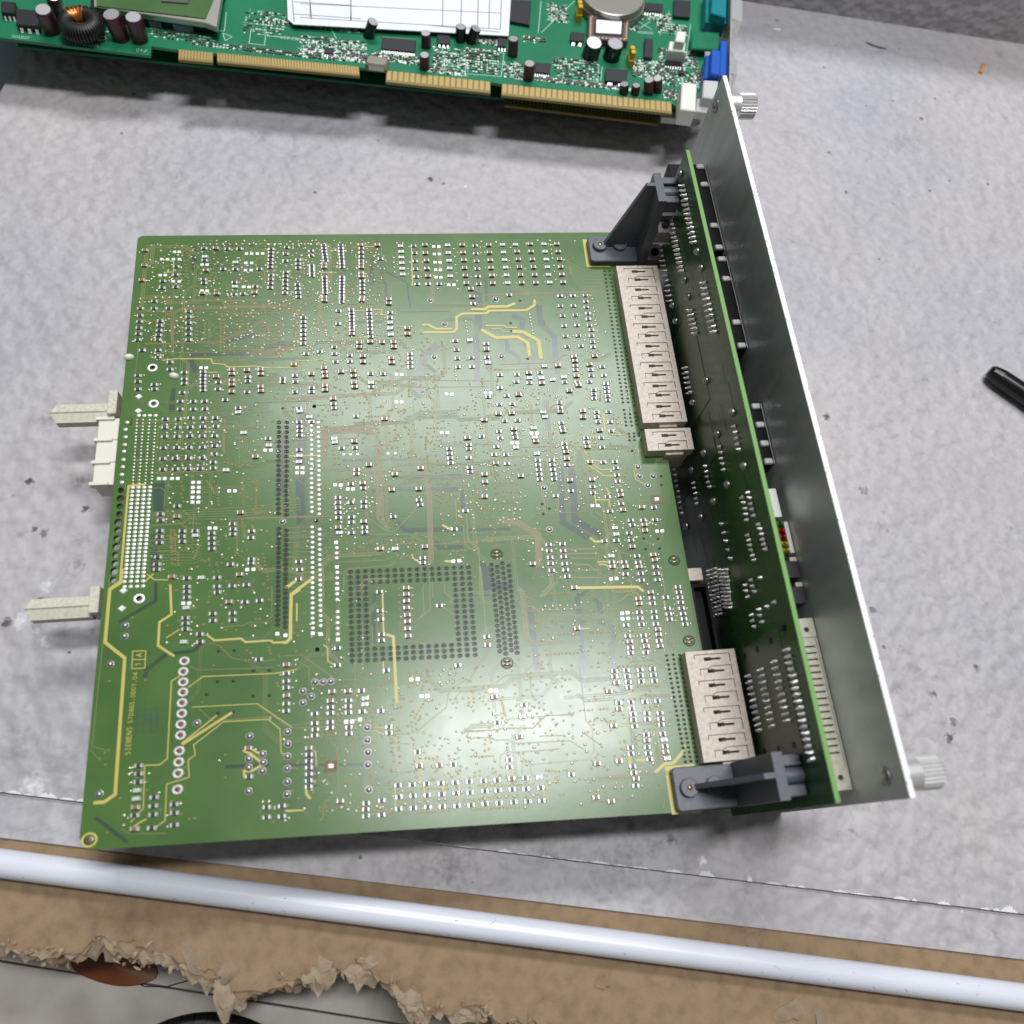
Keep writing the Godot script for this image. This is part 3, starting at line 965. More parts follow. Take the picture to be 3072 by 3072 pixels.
func side_board(root: Node):
	# second board standing upright along the panel, solder side towards the main board
	var s := Shape.new()
	var x0 := 240.0
	var x1 := 241.8
	hexa(s, [V(x0, 1.5, -36), V(x1, 1.5, -36), V(x1, 266.4, -36), V(x0, 266.4, -36)], [V(x0, 1.6, 53.7), V(x1, 1.6, 53.7), V(x1, 267.2, 55.6), V(x0, 267.2, 55.6)])
	var b := part("side_board", s, M.mask_side, root)
	s = Shape.new()
	hexa(s, [V(x0 + 0.05, 1.9, 53.5), V(x1 - 0.05, 1.9, 53.5), V(x1 - 0.05, 266.9, 55.4), V(x0 + 0.05, 266.9, 55.4)], [V(x0 + 0.1, 1.9, 53.78), V(x1 - 0.1, 1.9, 53.78), V(x1 - 0.1, 266.9, 55.68), V(x0 + 0.1, 266.9, 55.68)])
	part("laminate_edge", s, mat(0.42, 0.60, 0.30, 0.5), b)
	# greyish insulating films beside the connectors
	for q in FILMS:
		s = Shape.new()
		hexa(s, [V(239.75, q[0], q[2]), V(239.96, q[0], q[2]), V(239.96, q[1], q[2]), V(239.75, q[1], q[2])], [V(239.75, q[0], q[3]), V(239.96, q[0], q[3]), V(239.96, q[1], q[3]), V(239.75, q[1], q[3])])
		part("insulating_film", s, mat(0.26, 0.32, 0.23, 0.34), b)
	O = Vector3.ZERO
	s = Shape.new()
	lathe(s, V(0, 0, 0), V(-1.5, 0, 0), [[0.0, 0.8], [0.35, 0.6], [1.0, 0.28], [1.0, 0.0]], 8)
	var jm := s.mesh(M.solder)
	s = Shape.new()
	lathe(s, V(0, 0, 0), V(-1.9, 0, 0), [[0.0, 1.7], [0.3, 1.55], [0.75, 0.95], [1.0, 0.0]], 12)
	var bm := s.mesh(M.dullsolder)
	s = Shape.new()
	lathe(s, V(0, 0, 0), V(-0.12, 0, 0), [[0.0, 1.2], [1.0, 1.2], [1.0, 0.0]], 12)
	var hm := s.mesh(M.black)  # black discs: the dark inside of each hole is painted on
	O = Vector3(114, 130, -38)
	var rest := []
	for i in range(0, SJ.size(), 2):
		var turn := Basis.from_euler(Vector3(0, rng.randf_range(-0.25, 0.25), rng.randf_range(-0.3, 0.3)))
		var at := Transform3D(turn, L(239.76, SJ[i], SJ[i + 1]))
		if i < 590: piece("pin_joint", jm, Vector3.ZERO, 0.0, b).transform = at
		else: rest.append(at)
	if rest.size() > 0: many("pin_joints", jm, rest, b)
	for i in range(0, SB.size(), 2): piece("solder_ball", bm, L(239.9, SB[i], SB[i + 1]), 0.0, b)
	for i in range(0, SH.size(), 2): piece("painted_hole", hm, L(239.74, SH[i], SH[i + 1]), 0.0, b)
	s = Shape.new()
	for i in 90:
		var y := rng.randf_range(6, 248)
		var z := rng.randf_range(-30, 50)
		var l := rng.randf_range(3, 16)
		face(s, V(239.93, y, z), V(239.93, y + l, z), V(239.93, y + l, z + 0.3), V(239.93, y, z + 0.3), Vector3(-1, 0, 0))
	part("hairline_tracks", s, mat(0.15, 0.24, 0.12, 0.4), b, "stuff")

func front_panel(root: Node):
	var s := Shape.new()
	hexa(s, [V(260.0, -37.5, -38), V(261.8, -37.5, -38), V(261.8, 267.0, -38), V(260.0, 267.0, -38)], [V(260.0, -32.0, 62.5), V(261.8, -32.0, 62.5), V(261.8, 267.8, 62.9), V(260.0, 267.8, 62.9)])
	var p := part("front_panel", s, M.steel, root)
	# top edge of the panel, its specular white put into the colour
	s = Shape.new()
	hexa(s, [V(260.02, -31.9, 62.3), V(261.9, -31.9, 62.3), V(261.9, 267.7, 62.7), V(260.02, 267.7, 62.7)], [V(260.12, -31.9, 62.62), V(261.85, -31.9, 62.62), V(261.85, 267.7, 63.0), V(260.12, 267.7, 63.0)])
	part("edge_highlight", s, mat(0.92, 0.92, 0.91, 0.5, 0.35), p)
	# fine scratches on the inner face and nicks in the edge
	s = Shape.new()
	for i in 46:
		var y := rng.randf_range(-25, 255)
		var z := rng.randf_range(8, 58)
		var l := rng.randf_range(2, 14)
		var k := rng.randf_range(-1.2, 1.2)
		face(s, V(259.97, y, z), V(259.97, y + l, z + l * k), V(259.97, y + l + 0.1, z + l * k + 0.02), V(259.97, y + 0.1, z + 0.16), Vector3(-1, 0, 0))
	part("scratches", s, mat(0.70, 0.73, 0.73, 0.5, 0.4), p, "stuff")
	s = Shape.new()
	for i in 26:
		var y := rng.randf_range(-28, 264)
		var zt := 62.66 + (y + 32) / 300.0 * 0.38
		var x := 260.12 if rng.randf() < 0.6 else 261.5
		hexa(s, [V(x, y, zt - 0.2), V(x + 0.35, y, zt - 0.2), V(x + 0.35, y + 1.2, zt - 0.2), V(x, y + 1.4, zt - 0.2)], [V(x, y + 0.2, zt), V(x + 0.3, y + 0.3, zt), V(x + 0.25, y + 0.9, zt), V(x, y + 1.1, zt)])
	part("nicks", s, mat(0.45, 0.46, 0.45, 0.6, 0.3), p, "stuff")
	# knurled thumb screws
	for q in [[-27.0, 51.0], [260.4, 51.8]]:
		s = Shape.new()
		var c := V(261.8, q[0], q[1])
		lathe(s, c, c + V(16, 0, 0), [[0.0, 3.6], [0.12, 3.6], [0.12, 4.9], [0.2, 5.35], [0.52, 5.35]], 28)
		lathe(s, c + V(15.6, 0, 0), c + V(16, 0, 0), [[0.0, 4.8], [1.0, 4.2], [1.0, 0.0]], 28)
		var k := 26
		for i in k:
			var t0 := TAU * i / k
			var t1 := TAU * (i + 0.5) / k
			var t2 := TAU * (i + 1) / k
			for e in [[t0, t1, 4.8, 5.4], [t1, t2, 5.4, 4.8]]:
				var a := V(0, cos(e[0]) * e[2], sin(e[0]) * e[2])
				var b := V(0, cos(e[1]) * e[3], sin(e[1]) * e[3])
				face(s, c + V(8.3, 0, 0) + a, c + V(15.6, 0, 0) + a, c + V(15.6, 0, 0) + b, c + V(8.3, 0, 0) + b, V(0, cos((e[0] + e[1]) / 2), sin((e[0] + e[1]) / 2)))
		var kn := part("thumb_screw", s, M.bright, p)
		s = Shape.new()
		lathe(s, V(260.02, q[0], q[1]), V(258.6, q[0], q[1]), [[0.0, 3.2], [0.3, 3.0], [0.5, 1.7], [1.0, 1.2], [1.0, 0.0]], 18)
		part("screw_end", s, M.dullsolder, kn)
	# black sockets with spring clips between the boards
	for q in [[-15.2, 35.4, [0.04, 0.25, 0.72, 0.96]], [38.4, 86.6, [0.03, 0.25, 0.72, 0.96]], [112.2, 140.4, [0.06, 0.36, 0.66, 0.94]]]:
		s = Shape.new()
		rbox(s, 242.0, 259.1, q[0], q[1], 8.0, 29.0, 0.4)
		var k := part("shielded_socket", s, M.black, p)
		s = Shape.new()
		rbox(s, 259.15, 259.5, q[0] + 0.5, q[1] - 0.5, 10.0, 29.7, 0.1)
		part("shield", s, M.bare, k)
		for f in q[2]:
			var y: float = q[0] + (q[1] - q[0]) * f
			s = Shape.new()
			rbox(s, 255.2, 258.9, y - 1.35, y + 1.35, 28.6, 30.0, 0.7)
			part("spring_clip", s, M.bright, k)
	s = Shape.new(); rbox(s, 242.0, 257.2, 150.7, 162.7, 10.0, 30.0, 0.3); part("white_plug", s, mat(0.88, 0.87, 0.84, 0.5), p)
	# light emitting diodes in a black holder with a white strip behind
	s = Shape.new(); rbox(s, 242.0, 255.4, 163.6, 178.6, 10.0, 29.0, 0.3); var hold := part("diode_holder", s, mat(0.16, 0.16, 0.20, 0.45), p)
	s = Shape.new(); rbox(s, 257.9, 259.6, 164.2, 177.0, 14.0, 28.6, 0.2); part("white_strip", s, mat(0.86, 0.86, 0.83, 0.6), hold)
	var hues := [Color(0.10, 0.42, 0.08), Color(0.55, 0.03, 0.06), Color(0.55, 0.03, 0.06), Color(0.62, 0.52, 0.05), Color(0.62, 0.52, 0.05)]
	for i in 5:
		for j in 2:
			s = Shape.new()
			var y := 165.2 + i * 2.7
			var c := V(254.4 + j * 1.9, y, 30.2)
			lathe(s, c + V(-0.4, 0, -2), c + V(1.6, 0, -2), [[0.0, 1.15], [0.6, 1.15], [0.85, 0.8], [1.0, 0.0]], 12)
			dome(s, c + V(0.4, 0, -1.6), 0.95, 1.1, 1.6, 12, 4)
			var g := mat(hues[i].r, hues[i].g, hues[i].b, 0.15)
			part("indicator", s, g, hold)
	for y in [180.6, 190.6]:
		s = Shape.new(); rbox(s, 242.0, 259.0, y, y + 6.6, 12.0, 30.0, 0.25); var sw := part("slide_switch", s, mat(0.13, 0.12, 0.15, 0.4), p)
		s = Shape.new(); rbox(s, 257.0, 259.7, y - 2.0, y - 0.3, 20.0, 28.5, 0.2); part("switch_lever", s, M.bone, sw)
	# long pale multipole connector
	var cuts := []
	for i in 17: cuts.append([254.2, 258.2, 213.0 + i * 2.32, 213.6 + i * 2.32, 3.0])
	for y in [207.0, 258.6]: cuts.append([255.45, 257.35, y - 0.95, y + 0.95, 4.0])
	cuts.append([253.0, 260.5, 209.8, 210.1, 0.5])
	cuts.append([258.9, 259.1, 209.8, 255.6, 0.6])
	s = Shape.new()
	field(s, 242.0, 259.7, 202.8, 262.7, 10.0, 30.0, cuts)
	var mc := part("multipole_connector", s, M.bone, p)
	for y in [207.0, 258.6]:
		s = Shape.new()
		lathe(s, V(256.4, y, 29.0), V(256.4, y, 30.06), [[0.0, 1.5], [1.0, 1.5], [1.0, 1.0], [0.0, 1.0]], 16)
		part("fixing_ring", s, M.bone, mc)
# ---------- the two slot cards lying behind ----------
func card_fingers(parent: Node, a: Vector2, b: Vector2, depth: Vector2, z: float, n: int, gilt: Material, base_m: Material):
	var s := Shape.new()
	prism(s, PackedVector2Array([a, b, b + depth, a + depth]), z - 1.6, z, 0.2)
	var t := part("edge_tongue", s, base_m, parent)
	var d := (b - a) / n
	for i in n:
		s = Shape.new()
		var p := a + d * (i + 0.16)
		var q := a + d * (i + 0.84)
		face(s, V(p.x, p.y, z + 0.05), V(q.x, q.y, z + 0.05), V(q.x + depth.x * 0.8, q.y + depth.y * 0.8, z + 0.05), V(p.x + depth.x * 0.8, p.y + depth.y * 0.8, z + 0.05), Vector3(0, 0, 1))
		part("contact_finger", s, gilt, t)
func can(parent: Node, q: Array, hue: Material, topm: Material):
	# an electrolytic can that leans: [base x, y, top x, y, radius, height]
	var a := V(q[0], q[1], CZ)
	var b := V(q[2], q[3], CZ + q[5])
	var s := Shape.new()
	var r: float = q[4]
	lathe(s, a, b, [[0.0, r], [0.06, r], [0.1, r * 0.94], [0.14, r], [0.95, r], [1.0, r * 0.9]], 20)
	var c := part("electrolytic_capacitor", s, hue, parent)
	s = Shape.new()
	lathe(s, a + (b - a) * 0.985, b + (b - a) * 0.012, [[0.0, r * 0.9], [1.0, r * 0.84], [1.0, 0.0]], 20)
	part("can_top", s, topm, c)
var CZ := -8.0
func pack(parent: Node, q: Array, h: float, m: Material, leads: int, called := "integrated_circuit"):
	# q: four corners x,y in order; leads on the two long sides
	var c := flat_pairs(q)
	var s := Shape.new()
	prism(s, c, CZ + 0.3, CZ + h, 0.25)
	var o := part(called, s, m, parent)
	if leads > 0:
		s = Shape.new()
		for e in [[0, 1], [3, 2]]:
			var a := c[e[0]]
			var b := c[e[1]]
			var out := (c[3] - c[0]).normalized() * (-1.0 if e[0] == 0 else 1.0)
			for i in leads:
				var p := a.lerp(b, (i + 0.3) / leads)
				var w := (b - a) / leads * 0.42
				hexa(s, [V(p.x, p.y, CZ + 0.1), V(p.x + w.x, p.y + w.y, CZ + 0.1), V(p.x + w.x + out.x * 1.6, p.y + w.y + out.y * 1.6, CZ + 0.1), V(p.x + out.x * 1.6, p.y + out.y * 1.6, CZ + 0.1)],
					[V(p.x, p.y, CZ + h * 0.5), V(p.x + w.x, p.y + w.y, CZ + h * 0.5), V(p.x + w.x + out.x * 1.6, p.y + w.y + out.y * 1.6, CZ + 0.35), V(p.x + out.x * 1.6, p.y + out.y * 1.6, CZ + 0.35)])
		part("leads", s, M.tin, o, "stuff")
	return o

func slot_cards():
	US = Vector2(0.004, 0.004)
	var green := mask_mat(Color(0.11, 0.45, 0.31), 0.34, 15)
	var gilt := mat(0.74, 0.64, 0.42, 0.38, 0.6)
	var tongue := mat(0.50, 0.44, 0.24, 0.5)
	var maroon := mat(0.27, 0.12, 0.15, 0.32)
	var dark := mat(0.075, 0.075, 0.08, 0.32)
	var alu := mat(0.84, 0.84, 0.85, 0.3, 0.7)
	var chipm := mat(0.15, 0.15, 0.17, 0.42)
	var silk := mat(0.70, 0.80, 0.74, 0.6)
	# lower card, almost hidden
	var low := thing("slot_card", "second green slot card lying half hidden beneath the other card", "circuit board", 150, -160, -38, "stacked slot cards")
	var s := Shape.new()
	prism(s, PackedVector2Array([Vector2(-90, -300), Vector2(310, -300), Vector2(291, -101.5), Vector2(270, -104.5), Vector2(266, -107.4), Vector2(-80, -150)]), -27.6, -26.0, 0.2, false)
	var lb := part("card", s, green, low)
	card_fingers(low, Vector2(180.6, -120.6), Vector2(267.2, -108.0), Vector2(-0.9, 7.8), -26.0, 40, gilt, tongue)
	s = Shape.new(); prism(s, PackedVector2Array([Vector2(268, -106), Vector2(277, -105), Vector2(275.5, -100), Vector2(267.5, -101)]), -26.0, -22.0, 0.3); part("white_header", s, mat(0.82, 0.81, 0.77, 0.5), low)
	s = Shape.new(); prism(s, PackedVector2Array([Vector2(278, -106), Vector2(290, -104), Vector2(288.5, -98.5), Vector2(277, -100)]), -26.0, -20.0, 0.3); part("grey_plug", s, mat(0.55, 0.50, 0.46, 0.5), low)
	s = Shape.new(); rbox(s, 20, 120, -260, -200, -38, -27.7, 1.0); part("heat_sink", s, dark, low)
	s = Shape.new(); rbox(s, 200, 280, -200, -150, -38, -27.7, 1.0); part("underside_block", s, dark, low)
	# upper card
	var up := thing("slot_card", "bright green slot card with capacitors and gold edge fingers behind the module", "circuit board", 100, -130, -38, "stacked slot cards")
	s = Shape.new()
	prism(s, flat_pairs(CARD), CZ - 1.6, CZ, 0.15, false)
	var cb := part("card", s, green, up)
	for q in FINGERS: card_fingers(cb, Vector2(q[0], q[1]), Vector2(q[2], q[3]), Vector2(q[4], q[5]), CZ, int(q[6]), gilt, tongue)
	s = Shape.new(); rbox(s, 40, 240, -260, -190, -26, CZ - 1.7, 1.0); part("underside_block", s, dark, up)
	for q in CANS_M: can(cb, q, maroon, alu)
	for q in CANS_K: can(cb, q, dark, alu)
	for q in CHIPS: pack(cb, q.slice(2), q[0], chipm, int(q[1]))
	# screen printed outlines and tinned pads, far too fine to pick apart
	var spots := []
	O = Vector3.ZERO
	s = Shape.new(); box(s, -0.5, 0.5, -0.35, 0.35, 0.0, 0.12); var dab := s.mesh(M.tin)
	s = Shape.new(); box(s, -1.3, 1.3, -0.13, 0.13, 0.0, 0.05); var dash := s.mesh(silk)
	s = Shape.new(); box(s, -0.75, 0.75, -0.4, 0.4, 0.05, 0.6); var tiny := s.mesh(mat(0.30, 0.28, 0.27, 0.5))
	O = Vector3(100, -130, -38)
	var skew := 0.13
	var dabs := []; var dashes := []; var tinies := []
	for i in ZONES.size():
		var z: Array = ZONES[i]
		var org := Vector2(z[0], z[1])
		for j in int(z[4] * 2.1):
			var u: float = rng.randf() * z[2]
			var w: float = rng.randf() * z[3]
			if z[5] > 0:
				u = floorf(u / z[5]) * z[5]; w = floorf(w / 1.9) * 1.9
			var p := org + Vector2(u - w * 0.05, w + u * skew)
			var tr := Transform3D(Basis(Vector3.UP, -skew + (PI / 2 if rng.randf() < 0.3 else 0.0)), L(p.x, p.y, CZ + 0.02 + rng.randf() * 0.02))
			var k := rng.randf()
			if k < 0.5: dabs.append(tr)
			elif k < 0.8: dashes.append(tr)
			else: tinies.append(tr)
	many("tinned_pads", dab, dabs, cb)
	many("screen_print", dash, dashes, cb)
	many("small_chips", tiny, tinies, cb)
	s = Shape.new()
	var zz := CZ + 0.05
	for q in SILK:
		strip(s, flat_pairs(q), 0.34, zz); zz += 0.001
	part("print_lines", s, silk, cb, "stuff")
	for q in SILKTEXT: text_part(q[0], q[1], q[2], q[3], CZ + 0.05, Vector2(1.0, 0.14), silk, cb, false)
	# long slot rails of pads: rows of pins
	# processor package in its socket
	s = Shape.new(); prism(s, flat_pairs(CPU_BASE), CZ + 0.05, CZ + 5.0, 0.4); var soc := part("processor_socket", s, dark, cb)
	s = Shape.new(); prism(s, flat_pairs(CPU_RIM), CZ + 5.05, CZ + 8.0, 0.3); part("metal_rim", s, M.bare, soc)
	s = Shape.new(); prism(s, flat_pairs(CPU_TOP), CZ + 8.02, CZ + 8.6, 0.2); part("green_substrate", s, mask_mat(Color(0.27, 0.40, 0.22), 0.35, 18), soc)
	s = Shape.new(); prism(s, flat_pairs(CPU_DIE), CZ + 8.62, CZ + 9.4, 0.1); part("die", s, mat(0.45, 0.47, 0.47, 0.3, 0.5), soc)
	for q in SOCKET_CLIPS:
		s = Shape.new(); prism(s, flat_pairs(q), CZ + 0.1, CZ + 4.2, 0.3); part("ferrite_chip", s, mat(0.45, 0.46, 0.54, 0.4, 0.3), soc)
	# ring coil
	s = Shape.new()
	var c := V(COIL[0], COIL[1], CZ + 6.5)
	for i in 44:
		var t0 := TAU * i / 44.0
		var t1 := TAU * (i + 1) / 44.0
		var a := c + V(cos(t0) * 7.2, sin(t0) * 6.4, 0)
		var b := c + V(cos(t1) * 7.2, sin(t1) * 6.4, 0)
		lathe(s, a, b, [[0.0, 4.6], [1.0, 4.6]], 12)
	var coil := part("ring_coil", s, mat(0.06, 0.055, 0.06, 0.5), cb)
	for i in 5:
		s = Shape.new()
		var t := -2.5 + i * 0.28
		var a := c + V(cos(t) * 7.2, sin(t) * 6.4, 0)
		var tang := V(-sin(t), cos(t), 0)
		lathe(s, a - tang * 0.5, a + tang * 0.5, [[0.0, 4.9], [1.0, 4.9]], 12)
		part("winding", s, mat(0.70, 0.42, 0.20, 0.35, 0.8), coil)
	# coin cell, chip carrier with a white label, crystal, jumpers
	s = Shape.new(); lathe(s, V(COIN[0], COIN[1], CZ + 0.5), V(COIN[0], COIN[1], CZ + 8.5), [[0.0, COIN[2] * 1.04], [0.5, COIN[2] * 1.04], [0.5, COIN[2]], [0.96, COIN[2]], [1.0, COIN[2] * 0.97], [1.0, 0.0]], 40); part("coin_cell", s, mat(0.62, 0.61, 0.58, 0.38, 0.7), cb)
	var pl := flat_pairs(PLCC)
	s = Shape.new(); prism(s, pl, CZ + 0.05, CZ + 4.6, 0.4); var ps := part("chip_carrier", s, mat(0.40, 0.30, 0.24, 0.5), cb)
	s = Shape.new(); prism(s, inset(pl, 3.1), CZ + 4.62, CZ + 4.9, 0.1); part("carrier_floor", s, chipm, ps)
	s = Shape.new(); prism(s, inset(pl, 4.3), CZ + 4.92, CZ + 5.3, 0.1); part("white_label", s, mat(0.92, 0.92, 0.94, 0.6), ps)
	s = Shape.new()
	for e in 4:
		var a := pl[e].lerp((pl[0] + pl[2]) / 2.0, 0.11)
		var b := pl[(e + 1) % 4].lerp((pl[0] + pl[2]) / 2.0, 0.11)
		for i in 10:
			var p := a.lerp(b, (i + 0.5) / 10.0)
			box(s, p.x - 0.35, p.x + 0.35, p.y - 0.35, p.y + 0.35, CZ + 4.5, CZ + 4.75)
	part("carrier_contacts", s, M.tin, ps, "stuff")
	s = Shape.new(); prism(s, flat_pairs(CRYSTAL), CZ + 0.2, CZ + 3.6, 0.9); part("crystal", s, mat(0.72, 0.70, 0.64, 0.3, 0.8), cb)
	for q in JUMPERS:
		s = Shape.new()
		rbox(s, q[0] - 1.5, q[0] + 1.5, q[1] - 3.4, q[1] + 3.4, CZ + 0.1, CZ + 4.5, 0.3)
		rbox(s, q[0] - 1.2, q[0] + 1.2, q[1] - 2.9, q[1] - 0.3, CZ + 4.5, CZ + 9.0, 0.3)
		rbox(s, q[0] - 1.2, q[0] + 1.2, q[1] + 0.3, q[1] + 2.9, CZ + 4.5, CZ + 9.0, 0.3)
		part("jumper", s, mat(0.80, 0.66, 0.12, 0.45), cb)
	# headers and port blocks at the bracket end
	for q in BLOCKS:
		s = Shape.new(); prism(s, flat_pairs(q.slice(5)), CZ + q[3], CZ + q[4], 0.5)
		part(["white_header", "blue_port", "teal_port", "grey_port", "small_daughter_board"][int(q[0])], s, [mat(0.86, 0.86, 0.83, 0.45), mat(0.07, 0.33, 0.70, 0.35), mat(0.02, 0.48, 0.52, 0.35), mat(0.74, 0.74, 0.73, 0.45), green][int(q[0])], cb)
	# slot bracket with port shells on its outer side
	s = Shape.new()
	var ba := Vector2(BRK[0], BRK[1])
	var bb := Vector2(BRK[2], BRK[3])
	var bn := Vector2(-(bb - ba).y, (bb - ba).x).normalized()
	if bn.x < 0: bn = -bn
	hexa(s, [V(ba.x, ba.y, CZ - 10), V(bb.x, bb.y, CZ - 10), V(bb.x + bn.x, bb.y + bn.y, CZ - 10), V(ba.x + bn.x, ba.y + bn.y, CZ - 10)], [V(ba.x, ba.y, CZ + 14), V(bb.x, bb.y, CZ + 14), V(bb.x + bn.x, bb.y + bn.y, CZ + 14), V(ba.x + bn.x, ba.y + bn.y, CZ + 14)])
	var br := part("slot_bracket", s, M.bare, up)
	for q in SHELLS:
		s = Shape.new()
		var m0 := ba.lerp(bb, q[0]) + bn
		var m1 := ba.lerp(bb, q[1]) + bn
		hexa(s, [V(m0.x, m0.y, CZ + 1), V(m1.x, m1.y, CZ + 1), V(m1.x + bn.x * q[2], m1.y + bn.y * q[2], CZ + 2), V(m0.x + bn.x * q[2], m0.y + bn.y * q[2], CZ + 2)], [V(m0.x, m0.y, CZ + 11), V(m1.x, m1.y, CZ + 11), V(m1.x + bn.x * q[2], m1.y + bn.y * q[2], CZ + 10), V(m0.x + bn.x * q[2], m0.y + bn.y * q[2], CZ + 10)])
		part("port_shell" if q[2] > 3 else "hex_standoff", s, M.bright, br)
	# data sheet card lying across the processor side
	var sheet := thing("ruled_card", "white ruled form card lying on the green slot card", "paper", 125, -150, CZ + 2.4)
	s = Shape.new(); prism(s, flat_pairs(SHEET), CZ + 2.5, CZ + 3.0, 0.1); var sp := part("card_stock", s, mat(0.86, 0.87, 0.89, 0.6), sheet)
	s = Shape.new()
	zz = CZ + 3.03
	for q in RULES:
		strip(s, flat_pairs(q), 0.4, zz); zz += 0.0015
	part("ruled_lines", s, mat(0.30, 0.32, 0.40, 0.7), sp)

# ---------- pipe, cardboard, pen and crumbs ----------
func ragged(u: float, f: FastNoiseLite, k: float) -> float:
	return f.get_noise_2d(u, k * 37.0)
func tear_at(x: float) -> float:
	for i in range(0, TEAR.size() - 2, 2):
		if x <= TEAR[i + 2]: return lerpf(TEAR[i + 1], TEAR[i + 3], clampf((x - TEAR[i]) / (TEAR[i + 2] - TEAR[i]), 0.0, 1.0))
	return TEAR[-1]
func ply(called: String, z: float, thick: float, reach: float, rough_amp: float, droop: float, flute: float, sd: int, m: Material, parent: Node, amp_f := 0.12):
	var f := FastNoiseLite.new(); f.seed = sd; f.frequency = amp_f; f.fractal_octaves = 4
	var g := FastNoiseLite.new(); g.seed = sd + 50; g.frequency = 0.03; g.fractal_octaves = 2
	var s := Shape.new()
	var nx := 340
	var nt := 14
	var x0 := -75.0
	var x1 := 430.0
	var P := []
	for i in nx + 1:
		var x := x0 + (x1 - x0) * i / nx
		var yb := 236.0 + x * 0.2064
		var ye := tear_at(x) + reach + ragged(x, f, 1.0) * rough_amp + ragged(x * 7.0, f, 2.0) * rough_amp * 0.22
		var row := []
		for j in nt + 1:
			var t := float(j) / nt
			t = 1.0 - pow(1.0 - t, 2.0)
			var y := lerpf(yb, ye, t)
			var d := maxf(0.0, y - (ye - 9.0)) / 9.0
			var zz := z - droop * d * d * (0.5 + g.get_noise_2d(x, 5.0)) + g.get_noise_2d(x * 2.0, y * 2.0) * 0.5 * droop * 0.2
			zz += flute * sin(x * TAU / 6.2 + g.get_noise_2d(y, 9.0)) * clampf((y - (ye - 30.0)) / 12.0, 0.0, 1.0)
			row.append(V(x, y, zz))
		P.append(row)
	for i in nx:
		for j in nt:
			face(s, P[i][j], P[i + 1][j], P[i + 1][j + 1], P[i][j + 1], Vector3(0, 0, 1))
		var dz := V(0, -0.2, -thick)
		face(s, P[i][nt], P[i + 1][nt], P[i + 1][nt] + dz, P[i][nt] + dz, Vector3(0, 1, 0))
		face(s, P[i][nt] + dz, P[i + 1][nt] + dz, P[i + 1][0] + V(0, 0, -thick), P[i][0] + V(0, 0, -thick), Vector3(0, 0, -1))
	part(called, s, m, parent)
func paper_mat(c: Color, sd: int) -> StandardMaterial3D:
	var m := StandardMaterial3D.new()
	m.albedo_texture = noise_tex(512, 0.02, [[0.0, Color(c.r * 0.90, c.g * 0.89, c.b * 0.88)], [0.5, c], [1.0, Color(c.r * 1.06, c.g * 1.06, c.b * 1.06)]], sd)
	m.roughness = 0.9
	m.normal_enabled = true
	m.normal_texture = noise_tex(512, 0.16, [], sd + 1, true, 3.0)
	m.normal_scale = 0.25
	return m
